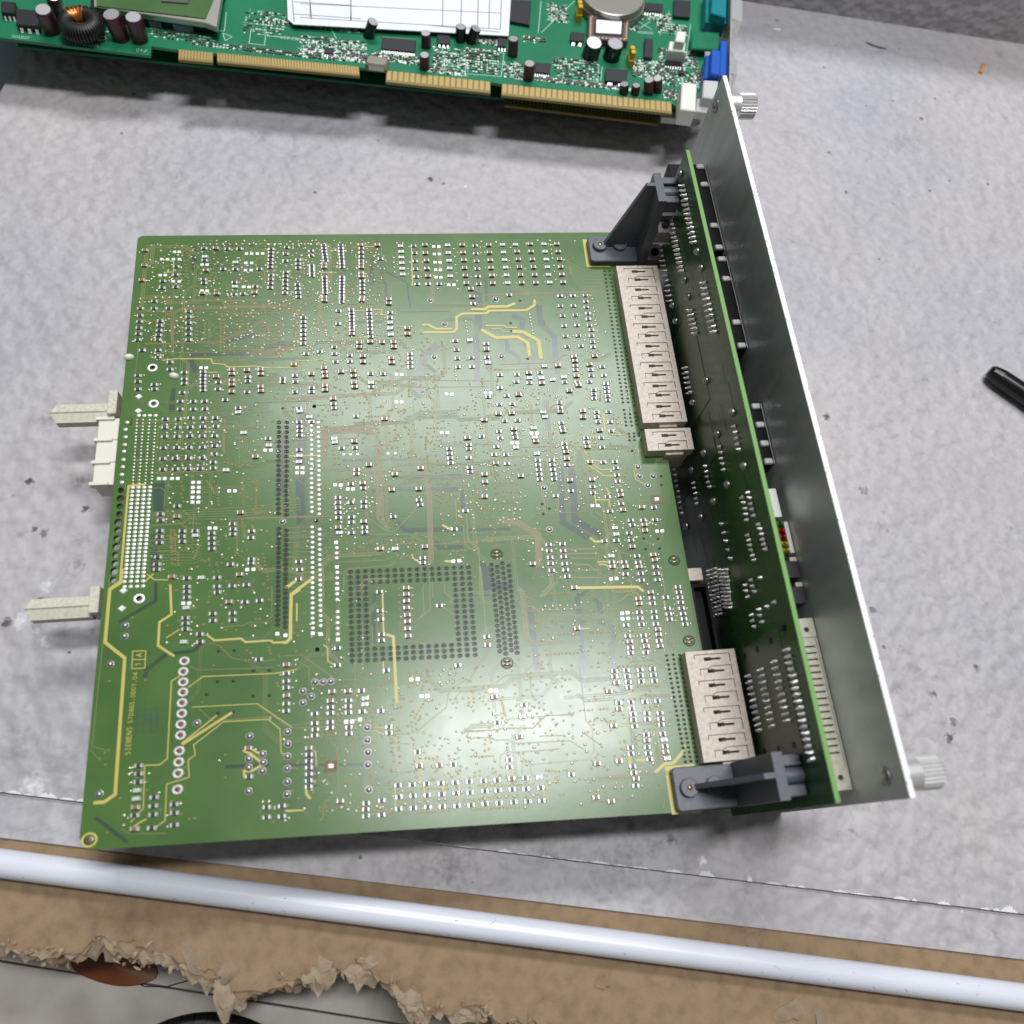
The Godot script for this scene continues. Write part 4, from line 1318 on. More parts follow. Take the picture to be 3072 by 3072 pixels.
func loose_things():
	US = Vector2(0.012, 0.012)
	var kraft := paper_mat(Color(0.565, 0.475, 0.37), 91)
	var pulp := paper_mat(Color(0.56, 0.49, 0.405), 93)
	var pale := paper_mat(Color(0.62, 0.55, 0.46), 95)
	var cardb := thing("corrugated_cardboard", "thick torn slab of brown corrugated cardboard under the white pipe", "cardboard", 110, 290, -66)
	ply("face_liner", -41.2, 0.5, 0.0, 4.0, 1.6, 0.0, 101, kraft, cardb, 0.07)
	ply("torn_ply", -42.0, 0.5, 1.8, 4.5, 3.0, 0.25, 102, pale, cardb, 0.13)
	ply("fluted_ply", -44.5, 0.5, 2.6, 5.0, 3.0, 1.3, 103, pulp, cardb, 0.11)
	ply("middle_liner", -47.5, 0.5, 2.0, 6.0, 4.0, 0.3, 105, pale, cardb, 0.10)
	ply("fluted_ply", -51.0, 0.5, 3.4, 6.0, 3.5, 1.3, 107, pulp, cardb, 0.13)
	ply("back_liner", -55.0, 0.5, 2.5, 7.0, 3.0, 0.3, 109, pulp, cardb, 0.08)
	# frayed fibres and crumbs of pulp along the tear
	for pass_ in 2:
		var fr := Shape.new()
		for i in 130:
			var x := rng.randf_range(-70, 330)
			var y := tear_at(x) + rng.randf_range(-2.5, 5.0)
			var z := rng.randf_range(-52.0, -41.5) if y > tear_at(x) + 0.5 else -41.0
			var an := rng.randf_range(0, TAU)
			var l := rng.randf_range(0.8, 3.4)
			var w := rng.randf_range(0.4, 1.4)
			var d := V(cos(an), sin(an), rng.randf_range(-0.5, 0.6)).normalized()
			var e := V(-sin(an), cos(an), rng.randf_range(-0.3, 0.3)).normalized()
			var c := V(x, y, z)
			var up := V(0, 0, rng.randf_range(0.1, 0.7))
			face(fr, c - d * l * 0.5 - e * w * 0.3, c - e * w * 0.6 + up, c + e * w * 0.6 + up, c - d * l * 0.5 + e * w * 0.4, V(0, 0, 1))
			face(fr, c - e * w * 0.6 + up, c + d * l * 0.6 - e * w * 0.1, c + d * l * 0.6 + e * w * 0.15, c + e * w * 0.6 + up, V(0, 0, 1))
		part("frayed_fibres", fr, pale if pass_ == 0 else kraft, cardb, "stuff")
	var s := Shape.new()
	hexa(s, [V(-75, 228, -66), V(430, 331.7, -66), V(430, 356, -66), V(-75, 256, -66)], [V(-75, 228, -58), V(430, 331.7, -58), V(430, 356, -58), V(-75, 256, -58)])
	part("inner_block", s, pulp, cardb)
	for i in 16:
		var x := -60.0 + i * 19.0 + rng.randf_range(-3, 3)
		var c := V(x, tear_at(x) + rng.randf_range(-3.0, 2.5), rng.randf_range(-47.0, -41.0))
		s = Shape.new()
		var n := 9
		var tilt := V(rng.randf_range(-0.3, 0.3), rng.randf_range(0.1, 0.7), 0)
		var rim := []
		var rad := rng.randf_range(3.0, 6.5)
		for j in n:
			var t := TAU * j / n
			var r := rad * rng.randf_range(0.55, 1.15)
			var p := V(cos(t) * r, sin(t) * r * 0.7, 0)
			p.z = -p.y * tilt.y - p.x * tilt.x + rng.randf_range(-0.5, 0.5)
			rim.append(c + p)
		for j in n:
			var a0: Vector3 = rim[j]
			var b0: Vector3 = rim[(j + 1) % n]
			var m0 := c + V(0, 0, 0.5)
			s.tri(L(m0.x, m0.y, m0.z), L(a0.x, a0.y, a0.z), L(b0.x, b0.y, b0.z), Vector3.UP, uv(m0.x, m0.y), uv(a0.x, a0.y), uv(b0.x, b0.y))
			face(s, a0, b0, b0 + V(0, 0, -0.7), a0 + V(0, 0, -0.7), (a0 - c))
		part("torn_flake", s, [kraft, pale, pulp][rng.randi() % 3], cardb)
	for h in [[-30, 16, 9, 1.4], [-8, 20, 12, 1.9], [14, 22, 10, 1.3], [32, 18, 13, 1.6], [44, 14, 15, 1.9], [58, 20, 10, 1.2], [74, 16, 11, 1.5], [92, 22, 12, 1.8], [110, 18, 14, 1.4], [128, 20, 10, 1.6]]:
		# torn lobes of liner that hang over the edge
		s = Shape.new()
		var nu := 12
		var nv := 8
		var g := []
		var y0 := tear_at(h[0]) - 5.0
		var fl := FastNoiseLite.new(); fl.seed = int(h[0]) + 300; fl.frequency = 0.12; fl.fractal_octaves = 3
		for i in nu + 1:
			var u := float(i) / nu
			var reach: float = h[2] * (0.5 + 0.45 * sin(PI * clampf(u, 0.03, 0.97)) + fl.get_noise_2d(u * 14.0, 1.0) * 0.45 + fl.get_noise_2d(u * 60.0, 3.0) * 0.12)
			var row := []
			for j in nv + 1:
				var v := float(j) / nv
				var x: float = h[0] + (u - 0.5) * h[1] * (1.0 - 0.25 * v) + (h[3] - 1.57) * -6.0 * v + fl.get_noise_2d(v * 30.0, u * 9.0) * 1.5
				row.append(V(x, y0 + reach * v * 1.05, -42.3 - pow(v, 2.0) * reach * 0.3 + fl.get_noise_2d(u * 12.0 + 50.0, v * 12.0) * 1.6 * v + sin(u * 5.0) * 0.5 * v))
			g.append(row)
		for i in nu:
			for j in nv: face(s, g[i][j], g[i + 1][j], g[i + 1][j + 1], g[i][j + 1], Vector3(0, 0.3, 1))
			face(s, g[i][nv], g[i + 1][nv], g[i + 1][nv] + V(0, -0.3, -0.6), g[i][nv] + V(0, -0.3, -0.6), Vector3(0, 1, 0))
		part("hanging_flap", s, pulp if int(h[0]) % 3 != 2 else pale, cardb)
	for q in FLAPS:
		# curled scraps of pulled-up liner
		s = Shape.new()
		var k := 9
		var pts := []
		for i in k + 1:
			var t := float(i) / k
			var row := []
			for j in 4:
				var w: float = (float(j) / 3.0 - 0.5) * q[3] * (0.25 + 0.75 * sin(PI * (t * 0.9 + 0.05))) * rng.randf_range(0.7, 1.25)
				row.append(V(q[0] + q[2] * t * cos(q[4]) - w * sin(q[4]), q[1] + q[2] * t * sin(q[4]) + w * cos(q[4]), -41.1 + sin(PI * t) * q[5] + rng.randf_range(-0.1, 0.1) - t * t * q[6]))
			pts.append(row)
		for i in k:
			for j in 3: face(s, pts[i][j], pts[i + 1][j], pts[i + 1][j + 1], pts[i][j + 1], Vector3(0, 0, 1))
		part("curled_scrap", s, kraft if rng.randf() < 0.5 else pulp, cardb)
	# white painted pipe
	var pipe := thing("painted_pipe", "glossy white painted metal pipe lying along the front of the bench", "pipe", 150, 300, -42)
	s = Shape.new()
	var pa := V(-110.0, 242.6, -36.55)
	var pb := V(400.0, 354.6, -36.55)
	lathe(s, pa, pb, [[0.0, 4.95], [1.0, 4.95], [1.0, 0.0]], 48)
	var enamel := StandardMaterial3D.new()
	enamel.albedo_texture = noise_tex(512, 0.01, [[0.0, Color(0.83, 0.85, 0.89)], [1.0, Color(0.87, 0.88, 0.915)]], 121)
	enamel.roughness = 0.32
	enamel.normal_enabled = true
	enamel.normal_texture = noise_tex(512, 0.03, [], 122, true, 1.5)
	enamel.normal_scale = 0.03
	var tubep := part("tube_wall", s, enamel, pipe)
	s = Shape.new()
	var ax := (pb - pa).normalized()
	var sd := ax.cross(V(0, 0, 1)).normalized()
	if sd.y < 0: sd = -sd
	for i in 70:
		# scuffs and chips in the paint
		var t := rng.randf()
		var an := rng.randf_range(-0.5, 1.25)
		if rng.randf() < 0.5: an = rng.randf_range(0.5, 1.3)
		var c := pa + (pb - pa) * t + sd * sin(an) * 4.97 + V(0, 0, cos(an) * 4.97)
		var l := rng.randf_range(0.2, 0.9) if rng.randf() < 0.9 else rng.randf_range(1.0, 2.4)
		var w := rng.randf_range(0.06, 0.22)
		var cr := (sd * cos(an) - V(0, 0, sin(an)))
		var d := (ax * rng.randf_range(0.2, 1.0) + cr * rng.randf_range(-0.7, 0.7)).normalized()
		var e := d.cross(sd * sin(an) + V(0, 0, cos(an))).normalized()
		var nrm := (sd * sin(an) + V(0, 0, cos(an)))
		l = minf(l, 1.2 / maxf(0.2, absf(d.dot(cr))))
		face(s, c - d * l - e * w, c + d * l - e * w * 0.4, c + d * l + e * w * 0.5, c - d * l + e * w, nrm)
	part("scuffs", s, mat(0.55, 0.60, 0.67, 0.6), tubep, "stuff")
	# black pen at the right
	var pen := thing("pen", "tip of a black plastic pen at the right edge of the bench", "pen", 440, 76, -38)
	s = Shape.new()
	var a := V(PEN[0], PEN[1], -32.6)
	var b := V(PEN[2], PEN[3], -32.6)
	lathe(s, a, b, [[0.0, 0.0], [0.0, 2.6], [0.012, 3.9], [0.05, 4.8], [0.3, 5.3], [1.0, 5.3], [1.0, 0.0]], 28)
	part("barrel", s, mat(0.05, 0.05, 0.055, 0.28), pen)
	# crumbs on the bench
	O = Vector3.ZERO
	s = Shape.new(); tube(s, [V(420.9, -185.5, -37.6), V(424, -183, -37.3), V(428, -181.2, -37.2), V(433.3, -180.2, -37.6)], 0.35, 6)
	alone("brown_fibre", s, mat(0.45, 0.36, 0.27, 0.8), "thin brown fibre lying on the bench beyond the panel", "fibre", 0, 0, 0)
	s = Shape.new(); hexa(s, [V(490.6, -160.5, -38), V(493, -159.3, -38), V(498, -167.6, -38), V(495.8, -168.6, -38)], [V(490.9, -160.8, -36.6), V(492.8, -159.8, -36.6), V(497.6, -167.4, -36.4), V(496, -168.2, -36.4)])
	alone("orange_scrap", s, mat(0.80, 0.54, 0.28, 0.6), "small orange scrap near the back right of the bench", "scrap", 0, 0, 0)
	s = Shape.new(); hexa(s, [V(360.6, -195.6, -38), V(365.2, -195.4, -38), V(365, -193.6, -38), V(360.8, -193.9, -38)], [V(360.9, -195.3, -37.2), V(365, -195.2, -37.1), V(364.7, -193.8, -37.2), V(361, -194, -37.2)])
	alone("white_chip", s, mat(0.9, 0.9, 0.92, 0.6), "tiny white chip beside the slot card ports", "scrap", 0, 0, 0)
	# orange slip lying on the lower shelf
	s = Shape.new()
	var oval := []
	for i in 40:
		var t := TAU * i / 40.0
		oval.append(Vector2(-13.0 + cos(t) * 17.0 * (1.0 + 0.06 * sin(3 * t)), 299.5 + sin(t) * 7.2 + cos(t) * 3.6))
	var prev_z := []
	for i in 40: prev_z.append(-88.4 + 0.9 * sin(i * TAU / 20.0))
	for i in 40:
		var j := (i + 1) % 40
		s.tri(L(-13, 299.5, -87.0), L(oval[i].x, oval[i].y, prev_z[i]), L(oval[j].x, oval[j].y, prev_z[j]), Vector3.UP)
		face(s, V(oval[i].x, oval[i].y, prev_z[i]), V(oval[j].x, oval[j].y, prev_z[j]), V(oval[j].x, oval[j].y, prev_z[j] - 0.6), V(oval[i].x, oval[i].y, prev_z[i] - 0.6), V(oval[i].x + 13, oval[i].y - 299.5, 0))
	alone("orange_slip", s, mat(0.42, 0.21, 0.08, 0.5), "rounded orange brown slip half under the torn cardboard", "slip", 0, 0, 0)
	# black ring at the bottom edge
	s = Shape.new()
	for i in 60:
		var t0 := TAU * i / 60.0
		var t1 := TAU * (i + 1) / 60.0
		lathe(s, V(23.5 + cos(t0) * 46.0, 368.5 + sin(t0) * 46.0, -75), V(23.5 + cos(t1) * 46.0, 368.5 + sin(t1) * 46.0, -75), [[0.0, 4.2], [1.0, 4.2]], 14)
	lathe(s, V(23.5, 368.5, -90), V(23.5, 368.5, -75), [[0.0, 36.0], [1.0, 46.0]], 60)
	alone("black_bowl", s, mat(0.045, 0.045, 0.05, 0.35), "rim of a round black bowl on the lower shelf", "bowl", 0, 0, 0)
	# loose dark thread on the shelf
	s = Shape.new()
	tube(s, [V(-24, 291, -89.4), V(-19, 298, -89.4), V(-9, 303.6, -89.4), V(-1, 308.5, -89.3), V(8, 309.5, -89.4), V(18, 308, -89.4), V(27, 305, -89.4)], 0.22, 5)
	alone("dark_thread", s, mat(0.12, 0.11, 0.10, 0.7), "thin dark thread curving over the lower shelf", "thread", 0, 0, 0)

# ---------- positions, in millimetres ----------
const CAM_AT := Vector3(-0.00034, 0.35109, 0.14138)
const CAM_RIGHT := Vector3(0.99064, 0.10052, 0.09237)
const CAM_DOWN := Vector3(-0.04698, -0.38429, 0.92201)
const CAM_FWD := Vector3(0.12818, -0.91772, -0.37597)
const CAM_FOV := 63.133
const P_R := [18.2, 17.7, 18.2, 22.2, 12.9, 25.5, 12.9, 29.1, 18.6, 28.9, 10.1, 36.2, 4.6, 39.9, 10.2, 40, 16.4, 40.1, 4.7, 43.6, 4.7, 46.7, 4.7, 49.9, 4.7, 53, 4.7, 56, 13.2, 46.5, 13.1, 48.9, 13.1, 51.4, 13, 53.8, 12.9, 56.2, 24.7, 41.9, 24.9, 44.8, 25, 47.8, 25.2, 50.7, 25.3, 53.6, 25.5, 56.5, 6.8, 61.3, 13.3, 61.4, 13.5, 65, 18.5, 67.5, 18.7, 71.1, 6, 73.7, 6.2, 76.6, 6.5, 80.3, 12.9, 78.3, 13.1, 80.5, 24.6, 72.8, 24.8, 76, 24.9, 78.1, 32.2, 72.7, 32.3, 74.5, 32.3, 76.3, 32.4, 78, 32.5, 79.8, 32.6, 81.6, 38.7, 78, 38.6, 81.3, 50.7, 75.8, 50.7, 77.9, 50.5, 83.1, 24.3, 82.5, 23.7, 86.7, 28.9, 86.9, 41.8, 86.6, 23.9, 90.4, 29.1, 90.6, 33.8, 90.7, 47.1, 90.7, 18.3, 94.8, 23.4, 95, 28.3, 94.7, 33.2, 94.9, 38.1, 95, 29.7, 7.7, 39.8, 8.1, 45.1, 8.1, 30.2, 14.4, 38.4, 19.3, 43.8, 19.5, 54.2, 19.5, 30.2, 24.9, 30.5, 26.8, 43.6, 26.7, 52.6, 29.1, 43.6, 33.2, 47.4, 32.9, 59.2, 8.3, 59.1, 10.3, 59.1, 12.3, 59, 14.4, 59, 16.4, 58.9, 18.4, 59.4, 23, 59.3, 25.3, 59.2, 27.5, 59.1, 29.8, 66.1, 7.4, 65.7, 11.2, 65.5, 15, 65.8, 21.4, 65.7, 23.6, 65.7, 25.9, 65.7, 28.2, 65.7, 30.4, 65.6, 32.7, 71.2, 14.5, 71.2, 16.8, 71.2, 19.1, 71, 28.3, 71.2, 30.5, 71.3, 32.8, 71.5, 35, 73.6, 46.1, 73.6, 48.4, 73.6, 50.6, 73.6, 52.9, 73.6, 55.1, 73.6, 57.3, 73.6, 59.6, 65, 77, 65, 78.6, 70.2, 75.7, 70.4, 78.7, 70.2, 83.8, 77.1, 82, 71.9, 91.8, 72, 98.3, 77, 98.4, 77, 9.6, 77, 12.2, 77.2, 17.8, 77.3, 19.2, 77.3, 20.6, 77.4, 22.1, 77.4, 23.5, 82.6, 6.4, 82.8, 8.1, 82.9, 9.9, 83.1, 11.7, 83.3, 13.4, 83.5, 15.2, 82.9, 24.4, 83, 26.2, 83, 27.9, 83, 29.6, 83.1, 31.3, 83.1, 33, 90.3, 6.4, 90.4, 8.2, 90.5, 10, 90.5, 11.8, 90.6, 13.5, 90.7, 15.3, 90.8, 17, 90.8, 18.8, 90.7, 24.5, 90.7, 26.2, 90.6, 27.9, 90.6, 29.6, 90.5, 31.2, 90.5, 32.9, 90.4, 34.6, 90.4, 36.2, 90.3, 37.9, 99.7, 8.3, 99.6, 10.7, 99.6, 13, 99.5, 15.4, 99.7, 27, 99.6, 29.1, 99.6, 31.1, 99.5, 33.2, 108.2, 14.3, 123.7, 7, 124, 11.3, 124, 15.9, 124, 20.4, 124.1, 24.7, 124.3, 28.8, 129.3, 28.8, 134.4, 28.9, 152.5, 7.2, 152.5, 11.7, 152.5, 16.1, 152.5, 20.5, 152.5, 24.8, 152.5, 29.2, 88.9, 42.8, 88.6, 49.7, 94.5, 42.4, 94.6, 44.2, 94.6, 46, 94.6, 47.8, 94.6, 49.7, 94.6, 51.5, 102.3, 42.5, 102.3, 44.6, 102.4, 46.6, 102.4, 48.7, 102.4, 50.7, 102.5, 52.8, 102.5, 54.8, 102.6, 56.8, 111.6, 44.1, 111.3, 46.9, 74.9, 64.9, 80.7, 64, 86.8, 61.8, 86.8, 65.2, 93.4, 66.2, 87.2, 69.2, 93.4, 69.3, 119.3, 66.3, 119.3, 68.5, 119.3, 70.8, 119.2, 72.9, 102, 75.8, 107.3, 76, 102.1, 82.3, 77.1, 84, 86.1, 90.1, 86.3, 92.1, 95.4, 96.4, 139.7, 59.9, 139.9, 64.5, 140, 69, 146.2, 68.7, 139.9, 73.5, 146.1, 73.5, 153.4, 61.8, 153.1, 68.8, 149.1, 40, 166.1, 35.5, 189.7, 36.4, 195.8, 36.4, 201.7, 36.3, 201.5, 39.8, 189.3, 42.1, 195.3, 42, 201.3, 43, 189.6, 47.5, 195.6, 47.3, 201.6, 46.4, 201.4, 49.6, 189.7, 53, 195.7, 52.8, 201.5, 53, 202.1, 55.5, 189.7, 58.6, 195.7, 58.4, 201.7, 58.6, 201.7, 61.9, 189.8, 64.1, 196, 64, 201.6, 64.7, 192.3, 74.3, 192.1, 76.4, 198.9, 76.6, 198.9, 79.5, 204.5, 75.1, 204.6, 79.7, 175.9, 77.3, 170.7, 82.4, 186.4, 82.6, 192.2, 82.8, 197.6, 82.7, 158.1, 78, 165.6, 78, 165, 81.7, 157.5, 84.6, 198.9, 87, 198.7, 89.1, 198.6, 91.2, 204.9, 84, 204.9, 86.1, 204.8, 88.2, 204.8, 90.3, 204.7, 92.4, 151.9, 88.8, 160.1, 88.6, 156.5, 92.8, 162.2, 92.8, 158.1, 101, 163.7, 100.9, 182.9, 93, 182.9, 95.3, 182.6, 102.9, 198.8, 98.2, 198.5, 100.5, 204.1, 98.1, 198.9, 103, 204.1, 103.2, 18.3, 98.7, 23.4, 98.9, 28.4, 99, 33.3, 99, 38.5, 99, 18.5, 102.9, 23.4, 103.1, 28.4, 103.1, 33.3, 103.3, 38.2, 103.4, 18.3, 108.1, 23.5, 108.2, 28.3, 108.3, 33.6, 108.4, 38.4, 108, 18.4, 112.9, 23.3, 113, 28.4, 113.1, 33.8, 113.1, 38.4, 111.7, 38.1, 115.4, 18.7, 117.7, 23.6, 117.8, 28.6, 117.9, 33.2, 118, 38.2, 118, 33.4, 87, 59.5, 105.5, 25.1, 134, 19.1, 137.1, 19.3, 139.7, 19.3, 144.1, 19.3, 146.6, 19.5, 149, 27.7, 144.7, 27.6, 146.9, 27.9, 149, 32.5, 144.9, 38.8, 146.2, 38.9, 148.3, 39, 150.5, 39.1, 152.6, 46.5, 142.7, 46.8, 144.9, 46.8, 147, 53.9, 146.1, 53.7, 148.9, 19.3, 154.9, 19.1, 157.8, 19.2, 159.9, 54.1, 157.8, 54, 159.4, 46.3, 159.4, 30.4, 164.1, 41.5, 164.5, 30.6, 167.5, 41.6, 168.1, 47.3, 168.2, 52.5, 168.1, 30.7, 169.5, 41.9, 170.4, 30.8, 171.7, 72.2, 100.5, 72.2, 102.5, 72.2, 104.5, 72, 111.2, 89.2, 111.2, 94.6, 111.2, 95.1, 121.2, 95, 123.1, 92.6, 127.6, 97.6, 129.7, 87.4, 133.4, 87.4, 135.6, 87.4, 137.8, 87.4, 140, 87.5, 142.2, 92.5, 135.7, 97.6, 135.7, 97.6, 137.9, 92.6, 142.2, 92.5, 144.4, 97.7, 146.9, 92.4, 148.9, 97.7, 148.9, 133.5, 113.3, 133.6, 115.5, 133.7, 117.7, 133.7, 119.9, 141.9, 111.7, 141.7, 113.7, 141.4, 117.8, 141.5, 122.4, 141.6, 124.3, 119.8, 136.1, 120.2, 138.2, 109.1, 142.8, 138.4, 141.8, 133.3, 149.5, 120, 161.1, 119.9, 163.1, 72, 159.8, 72.4, 163.1, 72, 167, 161.7, 107.1, 162, 109.1, 155.2, 105.9, 155.5, 109.2, 147.7, 108, 153.4, 113.2, 152.2, 116.8, 157.3, 117, 157.3, 121.3, 182.8, 105.1, 182.8, 112.8, 182.8, 114.8, 182.8, 122.9, 176.3, 137, 182.9, 135, 170.4, 120.3, 170.4, 122.5, 170.4, 124.7, 170.4, 126.9, 170.4, 129.1, 176.4, 120.5, 176.4, 122.7, 176.4, 124.9, 176.5, 127.1, 176.5, 129.3, 204, 107.7, 192.4, 110.6, 192.3, 112.8, 199.2, 110.8, 199, 115.3, 198.5, 122.4, 203.5, 122.4, 203.5, 125.4, 203.5, 128.7, 203.5, 131.6, 203.6, 135.8, 192.3, 133.5, 192.2, 136.4, 198.1, 138.4, 203.4, 141.9, 198.3, 145, 206.4, 149.5, 206.8, 151.6, 211.7, 149.7, 204.9, 155.1, 194.1, 158, 199.1, 158, 205.3, 158.3, 216.8, 149.8, 217.2, 144.2, 170.9, 158.3, 176.6, 158.3, 170.8, 160.9, 176.5, 161.2, 170.9, 163.8, 176.4, 163.8, 170.8, 166.4, 176.5, 166.8, 170.9, 169.3, 176.6, 169.4, 176.9, 172.2, 195.8, 167.2, 200.9, 167.5, 200.8, 172.6, 206.7, 165.2, 206.7, 167.9, 207, 172.7, 207, 175.6, 213.7, 170.3, 213.6, 173.1, 213.6, 175.8, 17.8, 231.9, 18, 234.6, 18, 237.3, 17.7, 248.2, 23.7, 242.9, 23.6, 245.7, 23.7, 248.5, 23.6, 252.8, 30.5, 245.8, 30.7, 248.6, 30.9, 252.5, 61.5, 249.4, 66.7, 249.5, 61.5, 252.7, 66.7, 252.9, 57.7, 197.3, 67.7, 203.2, 67.7, 206.1, 67.7, 208.5, 67.8, 214.3, 67.8, 216.9, 52.1, 174.9, 57.5, 174.7, 30.7, 179.7, 30.8, 181.8, 30.9, 184, 36.2, 186.3, 36.5, 189.2, 40.5, 178.7, 47.7, 179, 40.7, 181.4, 47.8, 181.7, 55.2, 238.7, 102.7, 174, 102.7, 181.6, 102.8, 185, 102.9, 190.9, 102.8, 193.2, 125.4, 181, 104.2, 204.7, 86.4, 195, 86.3, 201.5, 131, 204.7, 94.9, 211.6, 90.1, 214.8, 83.6, 216.8, 90, 217, 90, 219.2, 83.6, 218.9, 95, 219.2, 101.7, 219.6, 77.9, 218.7, 77.9, 222.1, 83.5, 222.1, 78.1, 224.3, 83.5, 224.1, 77.9, 226.4, 90.1, 224.5, 90.1, 226.7, 104.4, 225.5, 104.4, 227.6, 75.9, 232.9, 75.9, 235.1, 75.9, 237.4, 75.9, 239.6, 75.8, 241.8, 75.8, 243.9, 114.3, 235.1, 126.9, 240.5, 106.9, 246, 111.9, 246.2, 117, 246.4, 122.1, 246.6, 127.2, 246.8, 132.2, 246.9, 107, 250, 112, 250.1, 117, 250.2, 122.1, 250.3, 127.2, 250.4, 132.2, 250.6, 106.8, 253.9, 111.9, 254.1, 117, 254.3, 122.1, 254.5, 127.3, 254.7, 132.3, 254.9, 95.6, 251.1, 95.4, 253.1, 95.4, 255.3, 101, 250.6, 100.8, 255.4, 197.9, 197.9, 198.3, 202.6, 198.1, 204.7, 204.2, 198.1, 204.3, 200.3, 204.1, 204.9, 210.1, 200.7, 197.9, 193.6, 204, 188.7, 203.9, 191.2, 204.1, 193.7, 209.9, 188.9, 209.8, 191.2, 209.9, 193.9, 215.7, 187.9, 215.8, 190.2, 215.8, 192.4, 215.7, 183.3, 221.5, 179.3, 221.5, 181.5, 221.6, 183.7, 221.5, 185.8, 221.4, 188.2, 221.7, 190.5, 221.7, 192.6, 221.8, 194.8, 210, 183.2, 209.9, 185.5, 190.7, 211.2, 190.4, 213.3, 195.3, 211.3, 195.4, 213.6, 195.5, 215.8, 195.4, 217.9, 200.8, 211.4, 200.6, 213.6, 200.5, 215.9, 205.7, 211.5, 205.7, 213.8, 205.8, 216.1, 190.6, 223.3, 195.4, 223.4, 195.4, 225.8, 195.5, 227.9, 195.4, 230, 200.8, 223.7, 200.9, 228.1, 200.7, 230.2, 205.8, 223.8, 206, 228.3, 205.9, 230.6, 195.5, 232.4, 205.8, 232.6, 199.4, 235.8, 205.8, 236, 192.7, 240, 199, 240.3, 205.9, 240.5, 192.6, 242.1, 199.1, 242.5, 199.3, 244.7, 192.6, 246.7, 192.6, 249, 192.7, 253.5, 169.4, 247.6, 154.6, 221.3, 144, 227, 147.4, 240.6, 147.2, 243.2, 142.8, 194.5, 142.8, 197.7, 137.3, 247.1, 142.3, 247.2, 152.5, 247.4, 137.5, 250.6, 142.3, 250.8, 147.4, 250.9, 152.4, 251.1, 157.7, 251.2, 137.3, 254.9, 142.3, 255.1, 147.5, 255.2, 152.6, 255.4, 157.7, 255.6]
